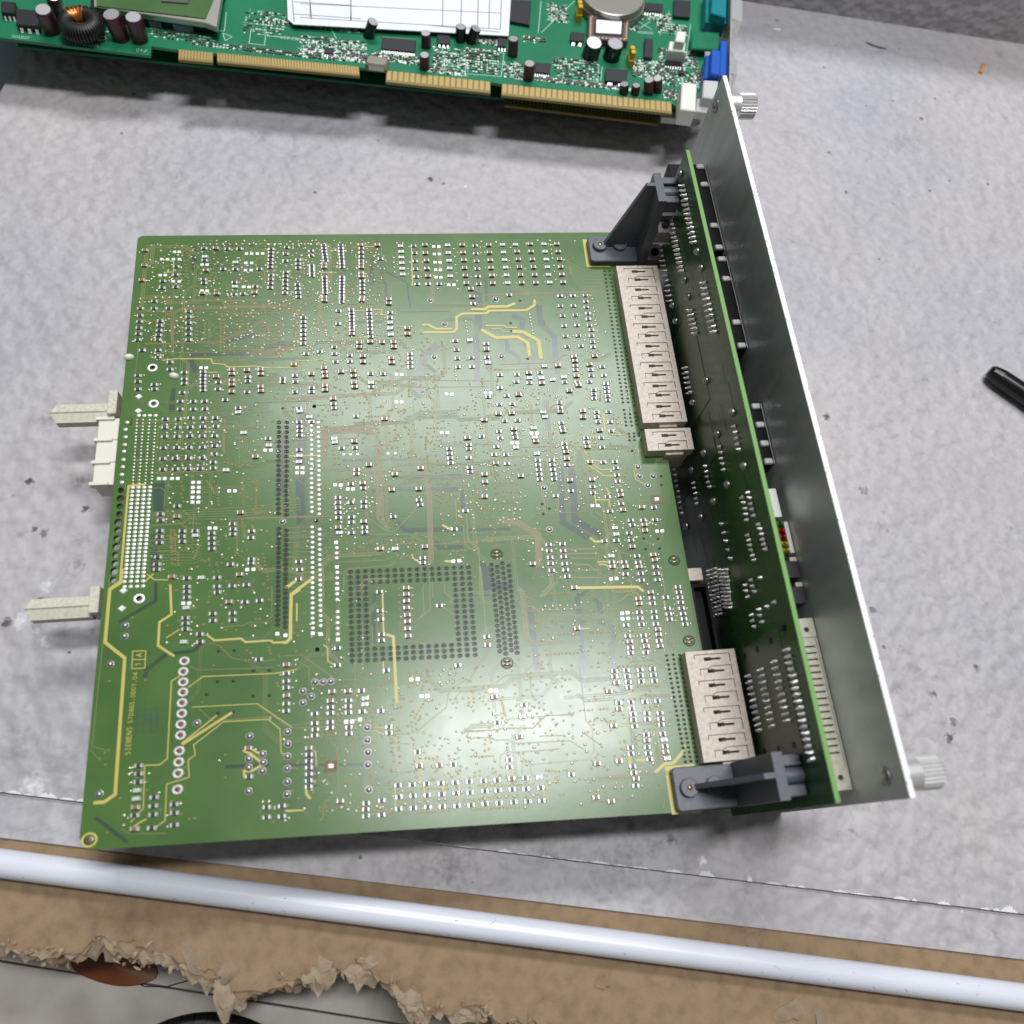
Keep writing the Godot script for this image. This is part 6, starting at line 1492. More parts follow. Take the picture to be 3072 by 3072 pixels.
const P_V := [38.7, 43.2, 40.1, 43.2, 41.5, 43.2, 42.9, 43.3, 44.3, 43.3, 45.7, 43.3, 47.2, 43.3, 48.6, 43.3, 50, 43.3, 51.4, 43.3, 52.9, 43.3, 54.3, 43.3, 55.7, 43.4, 57.1, 43.4, 58.6, 43.4, 60, 43.4, 61.4, 43.4, 62.9, 43.4, 38.9, 44.4, 40.2, 44.4, 41.5, 44.5, 42.8, 44.5, 44.1, 44.5, 45.4, 44.5, 46.7, 44.6, 48, 44.6, 49.3, 44.6, 50.6, 44.6, 51.9, 44.7, 53.2, 44.7, 54.5, 44.7, 38.4, 46.5, 38.4, 47.9, 38.5, 49.3, 38.5, 50.7, 38.6, 52.1, 38.6, 53.5, 38.7, 54.9, 38.7, 56.3, 38.8, 57.7, 38.8, 59.1, 38.9, 60.5, 38.9, 61.8, 39.7, 46.8, 39.7, 48.4, 39.8, 50, 39.9, 51.7, 39.9, 53.3, 40, 54.9, 40, 56.5, 40.1, 58.1, 40.2, 59.8, 40.2, 61.4, 41.5, 60.4, 42.8, 60.4, 44.2, 60.5, 45.5, 60.5, 46.8, 60.6, 48.2, 60.6, 49.5, 60.7, 50.8, 60.8, 52.1, 60.8, 53.5, 60.9, 54.8, 60.9, 56.1, 61, 41.6, 61.7, 42.9, 61.7, 44.2, 61.8, 45.5, 61.9, 46.9, 61.9, 48.2, 62, 49.5, 62, 50.8, 62.1, 52.2, 62.1, 53.5, 62.2, 54.8, 62.2, 56.2, 62.3, 57.7, 50.1, 59, 50.1, 60.3, 50.2, 61.6, 50.2, 63, 50.2, 56.8, 52.2, 58.1, 52.4, 59.3, 52.5, 60.5, 52.6, 61.8, 52.8, 63, 52.9, 62.9, 45.9, 62.9, 47.4, 62.9, 49, 63, 55.2, 63, 56.7, 63.1, 58.2, 56, 55.4, 57.2, 56.3, 58.4, 57.2, 59.6, 58.2, 69.5, 41.6, 69.5, 43.4, 69.5, 45.1, 69.6, 46.9, 69.6, 48.6, 69.6, 50.3, 69.6, 52, 69.6, 53.7, 69.6, 55.4, 69.6, 57.1, 69.6, 58.8, 69.6, 60.5, 70.9, 42.2, 70.9, 44.2, 70.9, 46.3, 70.9, 48.3, 70.9, 50.3, 70.9, 52.3, 70.9, 54.3, 70.9, 56.2, 70.9, 58.2, 70.9, 60.2, 71, 62.1, 20.6, 5.9, 21.2, 7.3, 21.8, 8.7, 22.4, 10.1, 23.1, 11.5, 23.7, 12.9, 21.5, 14.6, 21.9, 16.4, 22.3, 18.2, 22.7, 20, 23.1, 21.8, 23.5, 23.6, 23.9, 25.3, 28.2, 42.5, 28.3, 44.4, 28.4, 46.3, 28.5, 48.2, 28.6, 50.1, 28.7, 52, 28.8, 53.9, 28.9, 55.8, 31.5, 48.5, 31.7, 49.8, 31.8, 51.2, 32, 52.6, 32.1, 54, 32.3, 55.4, 33.1, 24.3, 34.6, 24.4, 36, 24.4, 37.5, 24.4, 8.2, 57.9, 9.4, 58, 10.5, 58, 11.7, 58, 12.9, 58.1, 14, 58.1, 15.2, 58.1, 16.3, 58.1, 17.5, 58.2, 31.5, 67.3, 33.3, 67.3, 35, 67.3, 36.7, 67.3, 38.5, 67.3, 40.2, 67.3, 41.9, 67.3, 43.7, 67.3, 45.4, 67.4, 47.2, 67.4, 48.9, 67.4, 50.7, 67.4, 59.2, 38.1, 61.1, 38.1, 62.9, 38.1, 64.7, 38.2, 66.5, 38.2, 68.4, 38.2, 70.2, 38.2, 72, 38.2, 73.9, 38.2, 75.7, 38.2, 77.5, 38.2, 79.4, 38.2, 41.1, 37.8, 42.8, 37.8, 44.5, 37.8, 46.2, 37.8, 47.9, 37.8, 49.6, 37.8, 51.3, 37.8, 53, 37.7, 48.1, 81.1, 49.4, 81.2, 50.6, 81.3, 51.9, 81.4, 53.2, 81.5, 59.9, 77.4, 59.9, 79.1, 59.9, 80.8, 60, 82.4, 102.5, 9.5, 102.5, 11.3, 102.5, 13.2, 102.5, 15, 102.5, 16.9, 102.5, 18.7, 102.5, 20.5, 102.5, 22.3, 102.5, 24.1, 87, 9.4, 87, 11.1, 87, 12.9, 86.9, 14.7, 86.9, 16.4, 86.9, 18.1, 94.1, 27.5, 94, 29.2, 93.9, 30.9, 93.8, 32.6, 93.7, 34.3, 93.5, 35.9, 133.7, 60, 133.7, 61.1, 133.6, 62.1, 133.5, 64.3, 135.5, 63.7, 137.5, 63.2, 139.5, 62.6, 118.3, 79.7, 118.2, 81, 118.1, 82.3, 118.1, 83.6, 118, 84.9, 118, 86.1, 117.9, 87.4, 126.9, 76.3, 128.2, 77.4, 129.5, 78.5, 128.5, 80.5, 129.9, 79.8, 131.2, 79.1, 103.5, 83.9, 105.6, 83.9, 103.5, 85.9, 105.2, 86.1, 98.3, 83.7, 98.7, 85.2, 99.1, 86.8, 126.3, 86.7, 128.4, 86, 130.4, 85.3, 99, 89.8, 100.8, 89.9, 104.2, 92.2, 105.5, 92.2, 106.8, 92.1, 87.3, 95.4, 89.6, 94.8, 135.1, 96.1, 138.9, 94.6, 142.7, 93, 146.5, 91.4, 146, 92.8, 145.9, 94.6, 102.2, 99.9, 104.5, 99.9, 106.8, 99.8, 108, 99.8, 109.1, 99.8, 110.3, 99.8, 111.4, 99.8, 112.6, 99.8, 116.5, 99.9, 119.2, 101, 129.5, 100.7, 122, 98.9, 139.5, 93.2, 131.5, 73.8, 133.8, 73.8, 136.1, 73.7, 132.6, 75.4, 133, 76.5, 133.4, 77.6, 152.5, 73.9, 154.4, 74.2, 156.4, 74.6, 158.3, 74.9, 95.9, 76.4, 96, 78, 96.2, 79.5, 96.4, 81.1, 96.6, 82.6, 176.9, 37.9, 178.8, 38, 180.8, 38, 177.2, 40.2, 178.8, 40.9, 180.4, 41.5, 181, 49.4, 180.9, 50.4, 180.8, 51.3, 180.7, 52.2, 180.8, 59.5, 182.1, 60.6, 187.8, 39.9, 187.7, 42, 187.7, 44.1, 187.6, 46.2, 196.5, 20.6, 196.3, 22.1, 196.1, 23.6, 193.6, 15.1, 194.9, 15.3, 196.2, 15.6, 197.5, 15.8, 194.6, 20, 198.7, 14.6, 154.7, 10.5, 203.3, 66.7, 200.3, 67.1, 201.1, 68.2, 150.2, 79.6, 150.1, 80.9, 150, 82.1, 149.9, 83.3, 157.1, 78.3, 156.9, 79.9, 156.6, 81.4, 156.4, 83, 156.1, 84.5, 174.6, 87.2, 176.9, 88.1, 179.2, 89, 162.2, 83.2, 163.5, 83.2, 202.2, 87.1, 202, 88.1, 201.8, 89.2, 201.6, 90.2, 201.4, 91.3, 201.2, 92.3, 144.5, 82.1, 144.8, 84.9, 145, 87.6, 145.3, 90.4, 163.4, 94.1, 165.2, 94.4, 167, 94.7, 158.9, 94.4, 159.7, 95.5, 169, 97.3, 168.7, 99.9, 147.2, 97.3, 153.8, 98.8, 49.9, 122.9, 49.9, 123.9, 50, 125, 50, 126.1, 50.1, 127.1, 50.1, 128.2, 50.1, 129.2, 50.2, 130.3, 50.2, 131.3, 50.3, 132.4, 50.3, 133.4, 50.4, 134.5, 55.3, 124.1, 55.3, 125.2, 55.3, 126.3, 55.3, 127.4, 55.3, 128.5, 55.3, 129.7, 55.3, 130.8, 55.3, 131.9, 55.3, 133, 55.3, 134.1, 55.3, 135.2, 55.3, 136.3, 55.3, 137.4, 55.3, 138.5, 45.7, 129.5, 45.6, 131.1, 45.6, 132.6, 45.6, 134.1, 52.5, 123.7, 53.9, 124.7, 51.9, 131.4, 53.4, 132.5, 23.4, 143.8, 23.5, 144.8, 23.5, 145.7, 23.6, 146.6, 23.7, 147.6, 23.8, 148.5, 23.9, 149.4, 23.9, 150.4, 24, 151.3, 24.1, 152.2, 24.2, 153.1, 24.3, 154.1, 24.4, 155.9, 24.6, 157.7, 24.7, 144.1, 24.8, 145.2, 24.9, 146.3, 25, 147.4, 25.1, 148.5, 25.1, 149.6, 25.2, 150.7, 25.3, 151.8, 25.4, 152.8, 25.4, 153.9, 25.6, 156.1, 25.7, 158.2, 26.6, 153.6, 26.7, 154.7, 26.8, 155.7, 26.9, 156.7, 27, 157.7, 27.1, 158.7, 42.6, 115.4, 44, 115.9, 45.4, 116.4, 46.9, 117, 48.3, 117.5, 49.6, 116.9, 51.5, 117.2, 44.2, 104.2, 47.1, 104.7, 48.7, 105, 50.4, 105.4, 52, 105.7, 36, 123.4, 36.6, 124.3, 37.1, 125.3, 37.6, 126.2, 38.1, 127.1, 38.6, 128, 39.1, 129, 40.1, 125.9, 40.3, 127.2, 40.4, 128.6, 40.5, 129.9, 40.6, 131.3, 40.7, 132.6, 40.9, 134, 26.1, 123.4, 26.6, 125.2, 27.1, 127, 21.4, 124.5, 22.3, 125.5, 26.4, 128.8, 27, 130.4, 27.5, 132.1, 34.2, 126.9, 35.6, 128.5, 30.2, 141.4, 31.5, 141.5, 32.8, 141.7, 34.1, 141.8, 50.2, 140.9, 50.3, 141.9, 50.4, 142.8, 50.6, 143.8, 50.7, 144.7, 50.8, 145.7, 50.9, 146.7, 51.1, 147.6, 51.2, 148.6, 43.7, 146.9, 44.5, 148.7, 48.6, 154.9, 50.5, 154.3, 52.3, 153.7, 34.6, 151.1, 34.1, 152.1, 33.7, 153.1, 33.3, 154.1, 32.9, 155.1, 32.5, 156.1, 36.8, 157.6, 38.4, 159.4, 58.4, 155.9, 58.7, 157.4, 59, 158.9, 59.3, 160.5, 59.6, 162, 59.9, 163.5, 60.2, 165, 60.5, 166.5, 43.3, 156.3, 44.8, 157.2, 45.2, 166.2, 46.1, 167.2, 47.1, 168.2, 59, 168.1, 60.6, 169.9, 38.9, 171.8, 41.2, 171.1, 26.7, 168.6, 23.1, 167.8, 55, 170.4, 45, 171.4, 49.3, 170.4, 59.8, 146.4, 57.2, 145.6, 62, 150, 55.8, 160.4, 57.7, 162.2, 99.7, 96.5, 100.9, 96.6, 102, 96.6, 103.2, 96.6, 104.4, 96.6, 105.6, 96.6, 106.8, 96.6, 108, 96.6, 109.2, 96.6, 102.2, 98.4, 103.7, 98.7, 111.8, 101.5, 111.7, 103.3, 111.7, 105.1, 111.6, 106.8, 103.3, 100.9, 104, 102.5, 104.6, 104.1, 98.6, 98, 98.4, 99, 98.3, 100, 92.7, 101, 83.2, 100.8, 103.5, 106.3, 98.1, 107, 104.9, 108.5, 109.2, 108.7, 111.5, 108.3, 104.3, 112.8, 104.9, 113.8, 107.8, 111.8, 109.9, 111.7, 112, 111.7, 117.1, 113.9, 118.3, 114.9, 119.6, 115.9, 118.4, 113.7, 124.3, 106.9, 124.2, 107.8, 124.1, 108.8, 124, 109.8, 123.8, 110.7, 123.7, 111.7, 123.6, 112.7, 125, 102.9, 126.5, 103, 127.9, 103.1, 129.4, 103.1, 130.9, 103.2, 132.4, 103.2, 126.9, 107.2, 128.9, 107.1, 130.9, 107.1, 132.9, 107, 125.9, 110.1, 127.6, 110.8, 129.3, 111.5, 86.2, 115.4, 87.8, 115.5, 86.5, 118, 88.2, 118.3, 87.3, 125.3, 89.1, 125.1, 91, 124.9, 92.8, 124.6, 94.7, 124.4, 89, 126, 90.9, 126.1, 92.8, 126.1, 94.7, 126.1, 124.3, 116.1, 124.3, 117, 124.3, 118, 124.4, 119, 124.4, 119.9, 124.4, 120.9, 114.3, 128, 116.1, 127.8, 117.9, 127.7, 119.7, 127.5, 121.5, 127.4, 120.1, 128.5, 125.9, 132.7, 127.2, 133.7, 128.4, 134.7, 129.7, 135.7, 129.9, 133.6, 133, 134.9, 134.4, 134.6, 126.1, 135.9, 127.4, 136.7, 128.7, 137.5, 126.8, 139.6, 131.7, 138.5, 132.5, 129.3, 131.3, 129.8, 135.7, 137.8, 135.7, 138.9, 135.7, 140, 135.7, 141.1, 135.7, 142.1, 135.6, 143.2, 135.6, 144.3, 135.6, 145.4, 135.6, 146.5, 142, 145.4, 141.8, 147.2, 106.6, 144, 107.2, 145.1, 107.8, 146.1, 106.1, 147.1, 107.6, 147.6, 109.9, 144.7, 112.6, 143.9, 117, 134.1, 118.9, 133.7, 120.8, 133.4, 117.3, 136.7, 106.4, 133.1, 106.6, 134.8, 106.9, 136.4, 108.4, 129.1, 100.6, 140.6, 100.6, 142.2, 100.7, 143.7, 82.3, 127.8, 82.6, 128.8, 82.8, 129.7, 83, 130.6, 83.3, 131.6, 83.5, 132.5, 84.7, 135.7, 84.8, 137.5, 85, 139.3, 106.3, 152.9, 108.1, 152.9, 109.8, 152.9, 111.6, 152.8, 106.3, 154.4, 107.9, 154.4, 120.3, 151.5, 121.8, 152.2, 113.6, 155.1, 115.1, 154.6, 116.6, 154.2, 126.8, 154, 128, 154.5, 129.2, 155.1, 132.9, 155, 134.2, 154.9, 135.4, 154.7, 90.5, 152.9, 95.7, 155.4, 97.1, 155.5, 98.2, 154, 100.1, 153.5, 99.1, 151.2, 100.2, 150.1, 82.1, 154.6, 84.1, 154.7, 81.7, 159.1, 83.3, 157.9, 110.5, 159.3, 112.4, 159.6, 114.2, 159.9, 111.3, 160.6, 117.1, 159, 118.3, 159.3, 142.1, 154, 142.1, 155.1, 142, 156.2, 135.6, 158.5, 133.9, 159.1, 139.8, 157.2, 141.8, 158.6, 128.6, 145, 120.5, 147.7, 101.2, 160.5, 106.2, 160.5, 93.3, 157.8, 84.4, 165.5, 117.4, 103.4, 119.6, 105.9, 141.4, 103.6, 145.3, 101, 148.3, 119.1, 149.8, 119.1, 151.2, 119.1, 152.6, 119.1, 154, 119.1, 156.1, 118.4, 158, 118.5, 150.3, 122, 150.3, 123.3, 150.4, 124.6, 150.4, 125.8, 151.5, 122.6, 152.3, 124.3, 153, 126, 144, 124.1, 144.4, 125.1, 140.4, 133.2, 141.9, 133, 143.7, 134.7, 151.7, 125.9, 151.8, 126.9, 152, 127.8, 154, 129.8, 155.7, 129.9, 146.7, 131.8, 148.8, 131.6, 154.7, 133.8, 156.3, 134, 158, 134.2, 159.6, 134.4, 161.3, 134.6, 151.4, 134.4, 152.7, 134.2, 152, 137.7, 154.2, 137.7, 156.5, 137.8, 158.7, 137.8, 161, 137.9, 153.6, 138.7, 155, 138.8, 156.3, 138.9, 157.7, 139, 159.1, 139.1, 160.4, 139.3, 144.5, 140.5, 146, 139.9, 147.6, 139.3, 147.4, 141.6, 141.4, 135.8, 141.7, 136.8, 141.9, 137.9, 142.2, 138.9, 142.4, 140, 143.1, 147.8, 146.1, 146.8, 149.2, 145.4, 150.9, 145.4, 140.1, 151.2, 146.4, 155.6, 148.8, 157.9, 173.3, 120.6, 173.2, 121.8, 173.2, 122.9, 173.2, 124.1, 173.2, 125.3, 173.2, 126.4, 173.2, 127.6, 173.2, 128.7, 185.4, 125, 185.6, 127.2, 185.7, 133.2, 185.5, 147, 179.8, 136.9, 180.1, 143.5, 180.1, 144.6, 200.5, 137.2, 195.3, 146.1, 189.5, 151.6, 186.8, 155.5, 195.3, 153.7, 191.4, 160.3, 192.8, 160.7, 194.2, 161.2, 179.9, 161, 191.2, 161.6, 189.8, 164.2, 192.5, 166.2, 191.2, 166.1, 179.5, 164.1, 179.5, 168, 180.5, 170.1, 179.8, 172.4, 190.8, 172.2, 191.1, 173.5, 173.2, 171.6, 199, 165.6, 199.2, 166.8, 209.3, 166.2, 209.4, 167.4, 198.9, 175.8, 200.1, 175.8, 201.4, 175.9, 202.7, 176, 193.3, 175.8, 194.6, 175.8, 209.6, 175.8, 158.7, 178.5, 160.8, 178.6, 162.2, 180.8, 164.8, 163.7, 164.5, 168, 161, 166.1, 163.1, 171.9, 139.8, 163.8, 139.9, 170.3, 186.6, 175.7, 171.8, 113.7, 173.8, 113.8, 172.6, 101.3, 168.9, 93.5, 173.2, 95.7, 151.8, 93.4, 151.2, 97.9, 152.4, 97.7, 153.7, 97.5, 147.3, 104.1, 149.4, 111.6, 150.8, 111.8, 144.6, 111.6, 144.4, 113.4, 144.3, 115.2, 144.2, 117, 147.8, 115.2, 207.1, 101.8, 200.8, 102.3, 206.6, 110.1, 208.9, 108.2, 202.9, 113.5, 185.9, 111.8, 185.4, 119.2, 185.9, 113.8, 185.8, 97.7, 179.2, 94.9, 221.9, 122.5, 223.2, 122.1, 224.6, 121.6, 5.5, 201.5, 9.3, 252.9, 6.7, 230.6, 7.3, 225.8, 6.1, 226.6, 4.6, 228.6, 18, 201.9, 11.6, 178.2, 24.4, 182.1, 33, 249.1, 35.7, 250.9, 37.5, 250.9, 29.1, 247.2, 21, 237.5, 21.2, 240.3, 12.5, 242.2, 15.4, 237.4, 47, 230.6, 47.2, 238.3, 38.2, 211.5, 41.7, 198.3, 53.4, 193.5, 54.6, 194.5, 61.3, 192.9, 61.6, 194.1, 61.9, 195.3, 53, 197.2, 54.4, 197.3, 34, 179.8, 33.8, 176, 39.4, 169.8, 24, 166.4, 28.4, 180.6, 37.4, 182.7, 44.2, 182.8, 45.6, 185.3, 49.3, 185.6, 54.6, 184.1, 56.3, 181.8, 57.7, 181.9, 38.7, 174, 43.3, 175.5, 55.9, 179.1, 64.9, 214, 65, 216.8, 64.8, 207.6, 65, 200.1, 59.1, 250.9, 63.9, 254.5, 70.6, 188.2, 33.5, 233.7, 70.1, 244.6, 110.1, 173.1, 110.1, 175.8, 110.1, 178.6, 110.1, 181.4, 110.1, 184.1, 110.1, 186.8, 110.1, 189.6, 110.1, 192.2, 115.4, 173.2, 115.4, 176, 115.4, 178.7, 115.4, 181.5, 115.4, 184.2, 115.4, 186.9, 115.3, 189.6, 115.3, 192.2, 83.7, 205.6, 85.5, 204.2, 82.3, 200.3, 85.1, 197.1, 81, 197.1, 98.8, 206.7, 104.6, 207, 95.7, 209.3, 96.2, 210.6, 92.4, 209.5, 86.9, 209.5, 89.2, 209.6, 94, 213.5, 93, 217.7, 97.5, 219.4, 88.2, 220.8, 89.5, 220.9, 86.7, 221.6, 82.1, 220.8, 84.4, 220.8, 79.9, 220.6, 75, 222.1, 80.8, 224.9, 86.4, 226.7, 87.4, 225.6, 86, 223.3, 91.3, 228.5, 80.3, 227.3, 98.6, 221.1, 98.8, 223.1, 98.8, 225.1, 99, 226.3, 105.1, 223.3, 107.5, 225.7, 107.4, 226.9, 105.3, 229.7, 107.6, 229.4, 105.8, 230.7, 107.7, 231, 105.4, 233.1, 107.7, 232.8, 105.1, 234.3, 105.6, 235.5, 107.6, 233.8, 107.8, 236.2, 105.6, 237.5, 107.7, 238.4, 113.1, 216.7, 113.2, 220.5, 113.9, 222.8, 114.7, 221.6, 115.5, 220.4, 116.4, 219.3, 117.2, 218.1, 117.9, 216.9, 115.1, 223.9, 115.8, 222.5, 112.8, 224.4, 114.2, 225, 112.7, 225.9, 114.2, 226.8, 112.9, 227.6, 113, 230.7, 113.1, 232.3, 118.4, 231.8, 117.8, 233.2, 124.5, 231.3, 123.1, 233.6, 116.9, 212.8, 119.9, 212.9, 122.5, 213, 128.7, 213, 130.7, 213, 136.9, 213.3, 134, 210.3, 135.3, 210.9, 130.1, 207.6, 129.2, 220.4, 139.3, 209.6, 112.6, 205.9, 112.9, 206.9, 115.4, 205.9, 119.8, 205.6, 121.4, 206, 119.5, 206.6, 119.5, 207.7, 116.9, 207.7, 120.7, 217, 127.4, 217.2, 128.3, 218.6, 129.4, 217.2, 132, 217.1, 134.1, 217.2, 136.1, 217.4, 134.2, 218.8, 136.1, 218.9, 138.2, 226.4, 132, 228.4, 132.9, 232.9, 129.2, 242.8, 132.5, 245.5, 134.3, 245.2, 136.1, 245, 120.3, 242.5, 111, 241.8, 109.1, 244.7, 110.9, 244.8, 113.6, 243.4, 115.4, 243.2, 118.4, 245.2, 119.6, 245.2, 110.2, 248.7, 111.6, 248.6, 115.1, 248, 116.2, 248.1, 117.4, 248.2, 118.6, 248.2, 119.7, 248.3, 120.9, 248.4, 122, 248.5, 123.2, 248.6, 124.4, 248.7, 117.1, 237.5, 118.4, 237.7, 119.7, 238, 121, 238.3, 116.7, 235.5, 112.9, 238.3, 129, 238.5, 125.8, 238.4, 97.6, 250.4, 99.5, 250.2, 101.4, 250, 103.4, 249.8, 92.7, 252.2, 90.8, 254, 97.9, 253.7, 100.1, 252.7, 79.7, 251.2, 81.8, 251.1, 79.9, 252.3, 82.1, 252.4, 84.2, 252.5, 81.9, 246.3, 77.4, 245.9, 78.3, 237.1, 78.1, 239.7, 78.1, 241.8, 79.9, 255.2, 85.6, 251.7, 113.7, 255.8, 114.9, 255.8, 116, 255.9, 117.2, 255.9, 118.4, 256, 119.5, 256, 122.2, 256.1, 124.4, 256.1, 108.2, 255.5, 109.4, 255.6, 105.1, 255.7, 102.7, 255.7, 130, 253, 131.8, 253.1, 133.6, 253.2, 135.4, 253.3, 127.8, 248.9, 132.3, 248.8, 109.3, 252.4, 111.5, 252.3, 103.5, 244.7, 99.2, 243.1, 166.8, 178.8, 168.3, 178.9, 169.7, 178.9, 171.2, 179, 172.6, 179, 174.1, 179.1, 175.6, 179.1, 177, 179.2, 194.7, 179.4, 196.1, 179.5, 197.6, 179.5, 199, 179.5, 200.5, 179.6, 201.9, 179.6, 203.4, 179.7, 204.8, 179.7, 190.3, 186.8, 191.7, 186.8, 193.2, 186.9, 194.7, 186.9, 196.1, 186.9, 197.6, 186.9, 199.1, 187, 200.5, 187, 202, 187, 203.5, 187, 205, 187, 206.4, 187.1, 207.9, 187.1, 169.9, 195.3, 171.4, 195.4, 172.9, 195.4, 174.4, 195.5, 175.9, 195.6, 177.4, 195.6, 178.9, 195.7, 184.6, 195.6, 186.2, 195.7, 187.7, 195.7, 189.2, 195.7, 190.7, 195.8, 165.5, 202.9, 167, 202.9, 168.5, 203, 170, 203, 171.5, 203, 172.9, 203.1, 174.4, 203.1, 175.9, 203.2, 177.4, 203.2, 192.9, 209.5, 194.6, 209.6, 196.3, 209.6, 198, 209.7, 199.7, 209.7, 201.4, 209.8, 203.1, 209.9, 204.8, 209.9, 206.5, 210, 175.7, 225, 177.2, 225, 178.7, 225.1, 180.2, 225.1, 183.4, 225.1, 184.7, 225.1, 186.1, 225.2, 160.9, 180.1, 159.5, 179.8, 159.2, 183.2, 161.8, 184.3, 163.5, 185.8, 158.3, 186.6, 162.1, 190, 163.4, 190.2, 164.7, 190.3, 163.3, 191.4, 166.9, 195.1, 165.2, 201.1, 158.9, 197.4, 163.4, 197.5, 158.3, 203, 162.3, 202.8, 162.7, 206.8, 162.6, 208.2, 165.4, 206.7, 158.4, 209.7, 158.3, 211.3, 154.2, 204.2, 140.6, 205.6, 138.3, 217.6, 139.4, 218.8, 140.4, 220, 141.4, 221.6, 146.9, 217.7, 146.2, 218.9, 146.4, 219.9, 146.6, 220.8, 146.8, 221.8, 146.9, 222.7, 147.1, 223.7, 147.3, 224.6, 149.5, 223, 151.7, 221.4, 156.7, 221, 157.8, 222.1, 152.9, 223.3, 158.3, 218.2, 168.9, 234, 171.7, 234.1, 177.6, 233, 181.7, 237.9, 182.1, 238.8, 184.8, 179.7, 186.8, 179.2, 183.6, 182.4, 189.9, 179.4, 184.4, 187, 186.1, 187.1, 181.4, 188.5, 181.9, 191, 179.1, 200.6, 178.4, 201.8, 185.7, 203.8, 187.4, 203.9, 185, 207.5, 182.1, 208.8, 173, 212.9, 189.1, 207.5, 186, 217.5, 190.1, 219, 189.2, 221.9, 181.9, 220.3, 182, 221.6, 171.5, 225.5, 173, 225.7, 178.9, 229.2, 180.5, 229.2, 181.9, 228.3, 184.9, 229.6, 186.5, 229.7, 188.1, 229.9, 186.3, 233.2, 198.9, 234, 201.1, 234, 203.3, 234.1, 205.5, 234.2, 195.2, 236.9, 195.3, 238.5, 189.3, 237.7, 189.3, 240, 202.9, 240.6, 202.9, 241.6, 202.9, 242.6, 202.9, 243.6, 190.8, 250.6, 179.1, 249.7, 180.3, 249.7, 181.6, 249.8, 182.9, 249.9, 184.2, 250, 185.4, 250.1, 186.7, 250.2, 188, 250.3, 189.3, 250.4, 176.3, 250.9, 195.4, 251, 189.5, 252.2, 201.7, 254, 197.4, 255.1, 195.6, 256.7, 189.4, 258.2, 201.8, 261.4, 163, 249.5, 164.5, 249.2, 160.4, 245.4, 161.5, 245.6, 162.7, 245.7, 163.9, 245.9, 165.1, 246.1, 168.2, 246.1, 172.4, 249.6, 159.7, 254, 164.7, 254.2, 166, 254.3, 177.1, 254.5, 181.5, 254.5, 176.2, 257.7, 177.5, 257.7, 178.7, 257.8, 180, 257.9, 185.1, 258.1, 151.9, 241.4, 153.4, 241.6, 151.1, 238.3, 152.6, 238.8, 158, 238.9, 158.6, 236, 153, 235.5, 151.4, 235.4, 138.8, 234.4, 140.2, 236.2, 146.9, 234.8, 147, 236, 141.1, 233.8, 141, 232.6, 141, 228.6, 135.4, 238.5, 136.6, 238.6, 137.8, 238.6, 139, 238.7, 140.3, 238.7, 141.5, 238.8, 141.1, 243.1, 142, 244.4, 134.5, 244, 136.2, 243.6, 143.7, 245.6, 145.4, 246.3, 138.8, 246, 144.1, 242.9, 212.3, 194.7, 212.9, 193.1, 213.5, 191.6, 214.1, 190, 218, 189.4, 218.2, 190.7, 218.4, 192, 218.5, 193.2, 218.7, 194.5, 200.4, 196.1, 201.3, 199.2, 200.8, 202.5, 206.5, 197.7, 206.7, 198.6, 206.8, 199.5, 206.9, 200.5, 199, 217.7, 200.6, 217.9, 202.8, 217.8, 204.7, 217.8, 206.6, 217.8, 201.7, 221.1, 203.3, 221.3, 192.9, 222.2, 195.1, 222.2, 197.2, 222.3, 199.4, 222.3, 200.5, 225.7, 202.6, 225.8, 204.8, 225.8, 206.9, 225.9, 225, 184.1, 218.9, 181.2, 220.2, 196.6, 215.4, 201.6, 215.4, 203, 199.4, 186, 179.3, 242.4, 186.5, 242.5, 189.4, 242.5, 181.9, 245.9, 137.6, 253, 139.1, 253, 140.5, 253, 142, 253, 143.4, 253, 144.9, 253, 146.3, 253.1, 147.8, 253.1, 149.2, 253.1, 132.6, 256.4, 134, 256.4, 135.4, 256.5, 136.8, 256.6, 138.1, 256.6, 139.5, 256.7, 140.9, 256.7, 142.3, 256.8, 143.7, 256.8, 145.1, 256.9, 146.5, 257, 147.9, 257, 149.3, 257.1, 135.6, 248.6, 137, 248.7, 138.4, 248.8, 139.8, 248.9, 141.2, 249, 142.6, 249.1, 144, 249.2, 145.4, 249.3, 146.8, 249.4, 148.2, 249.5, 149.6, 249.6]
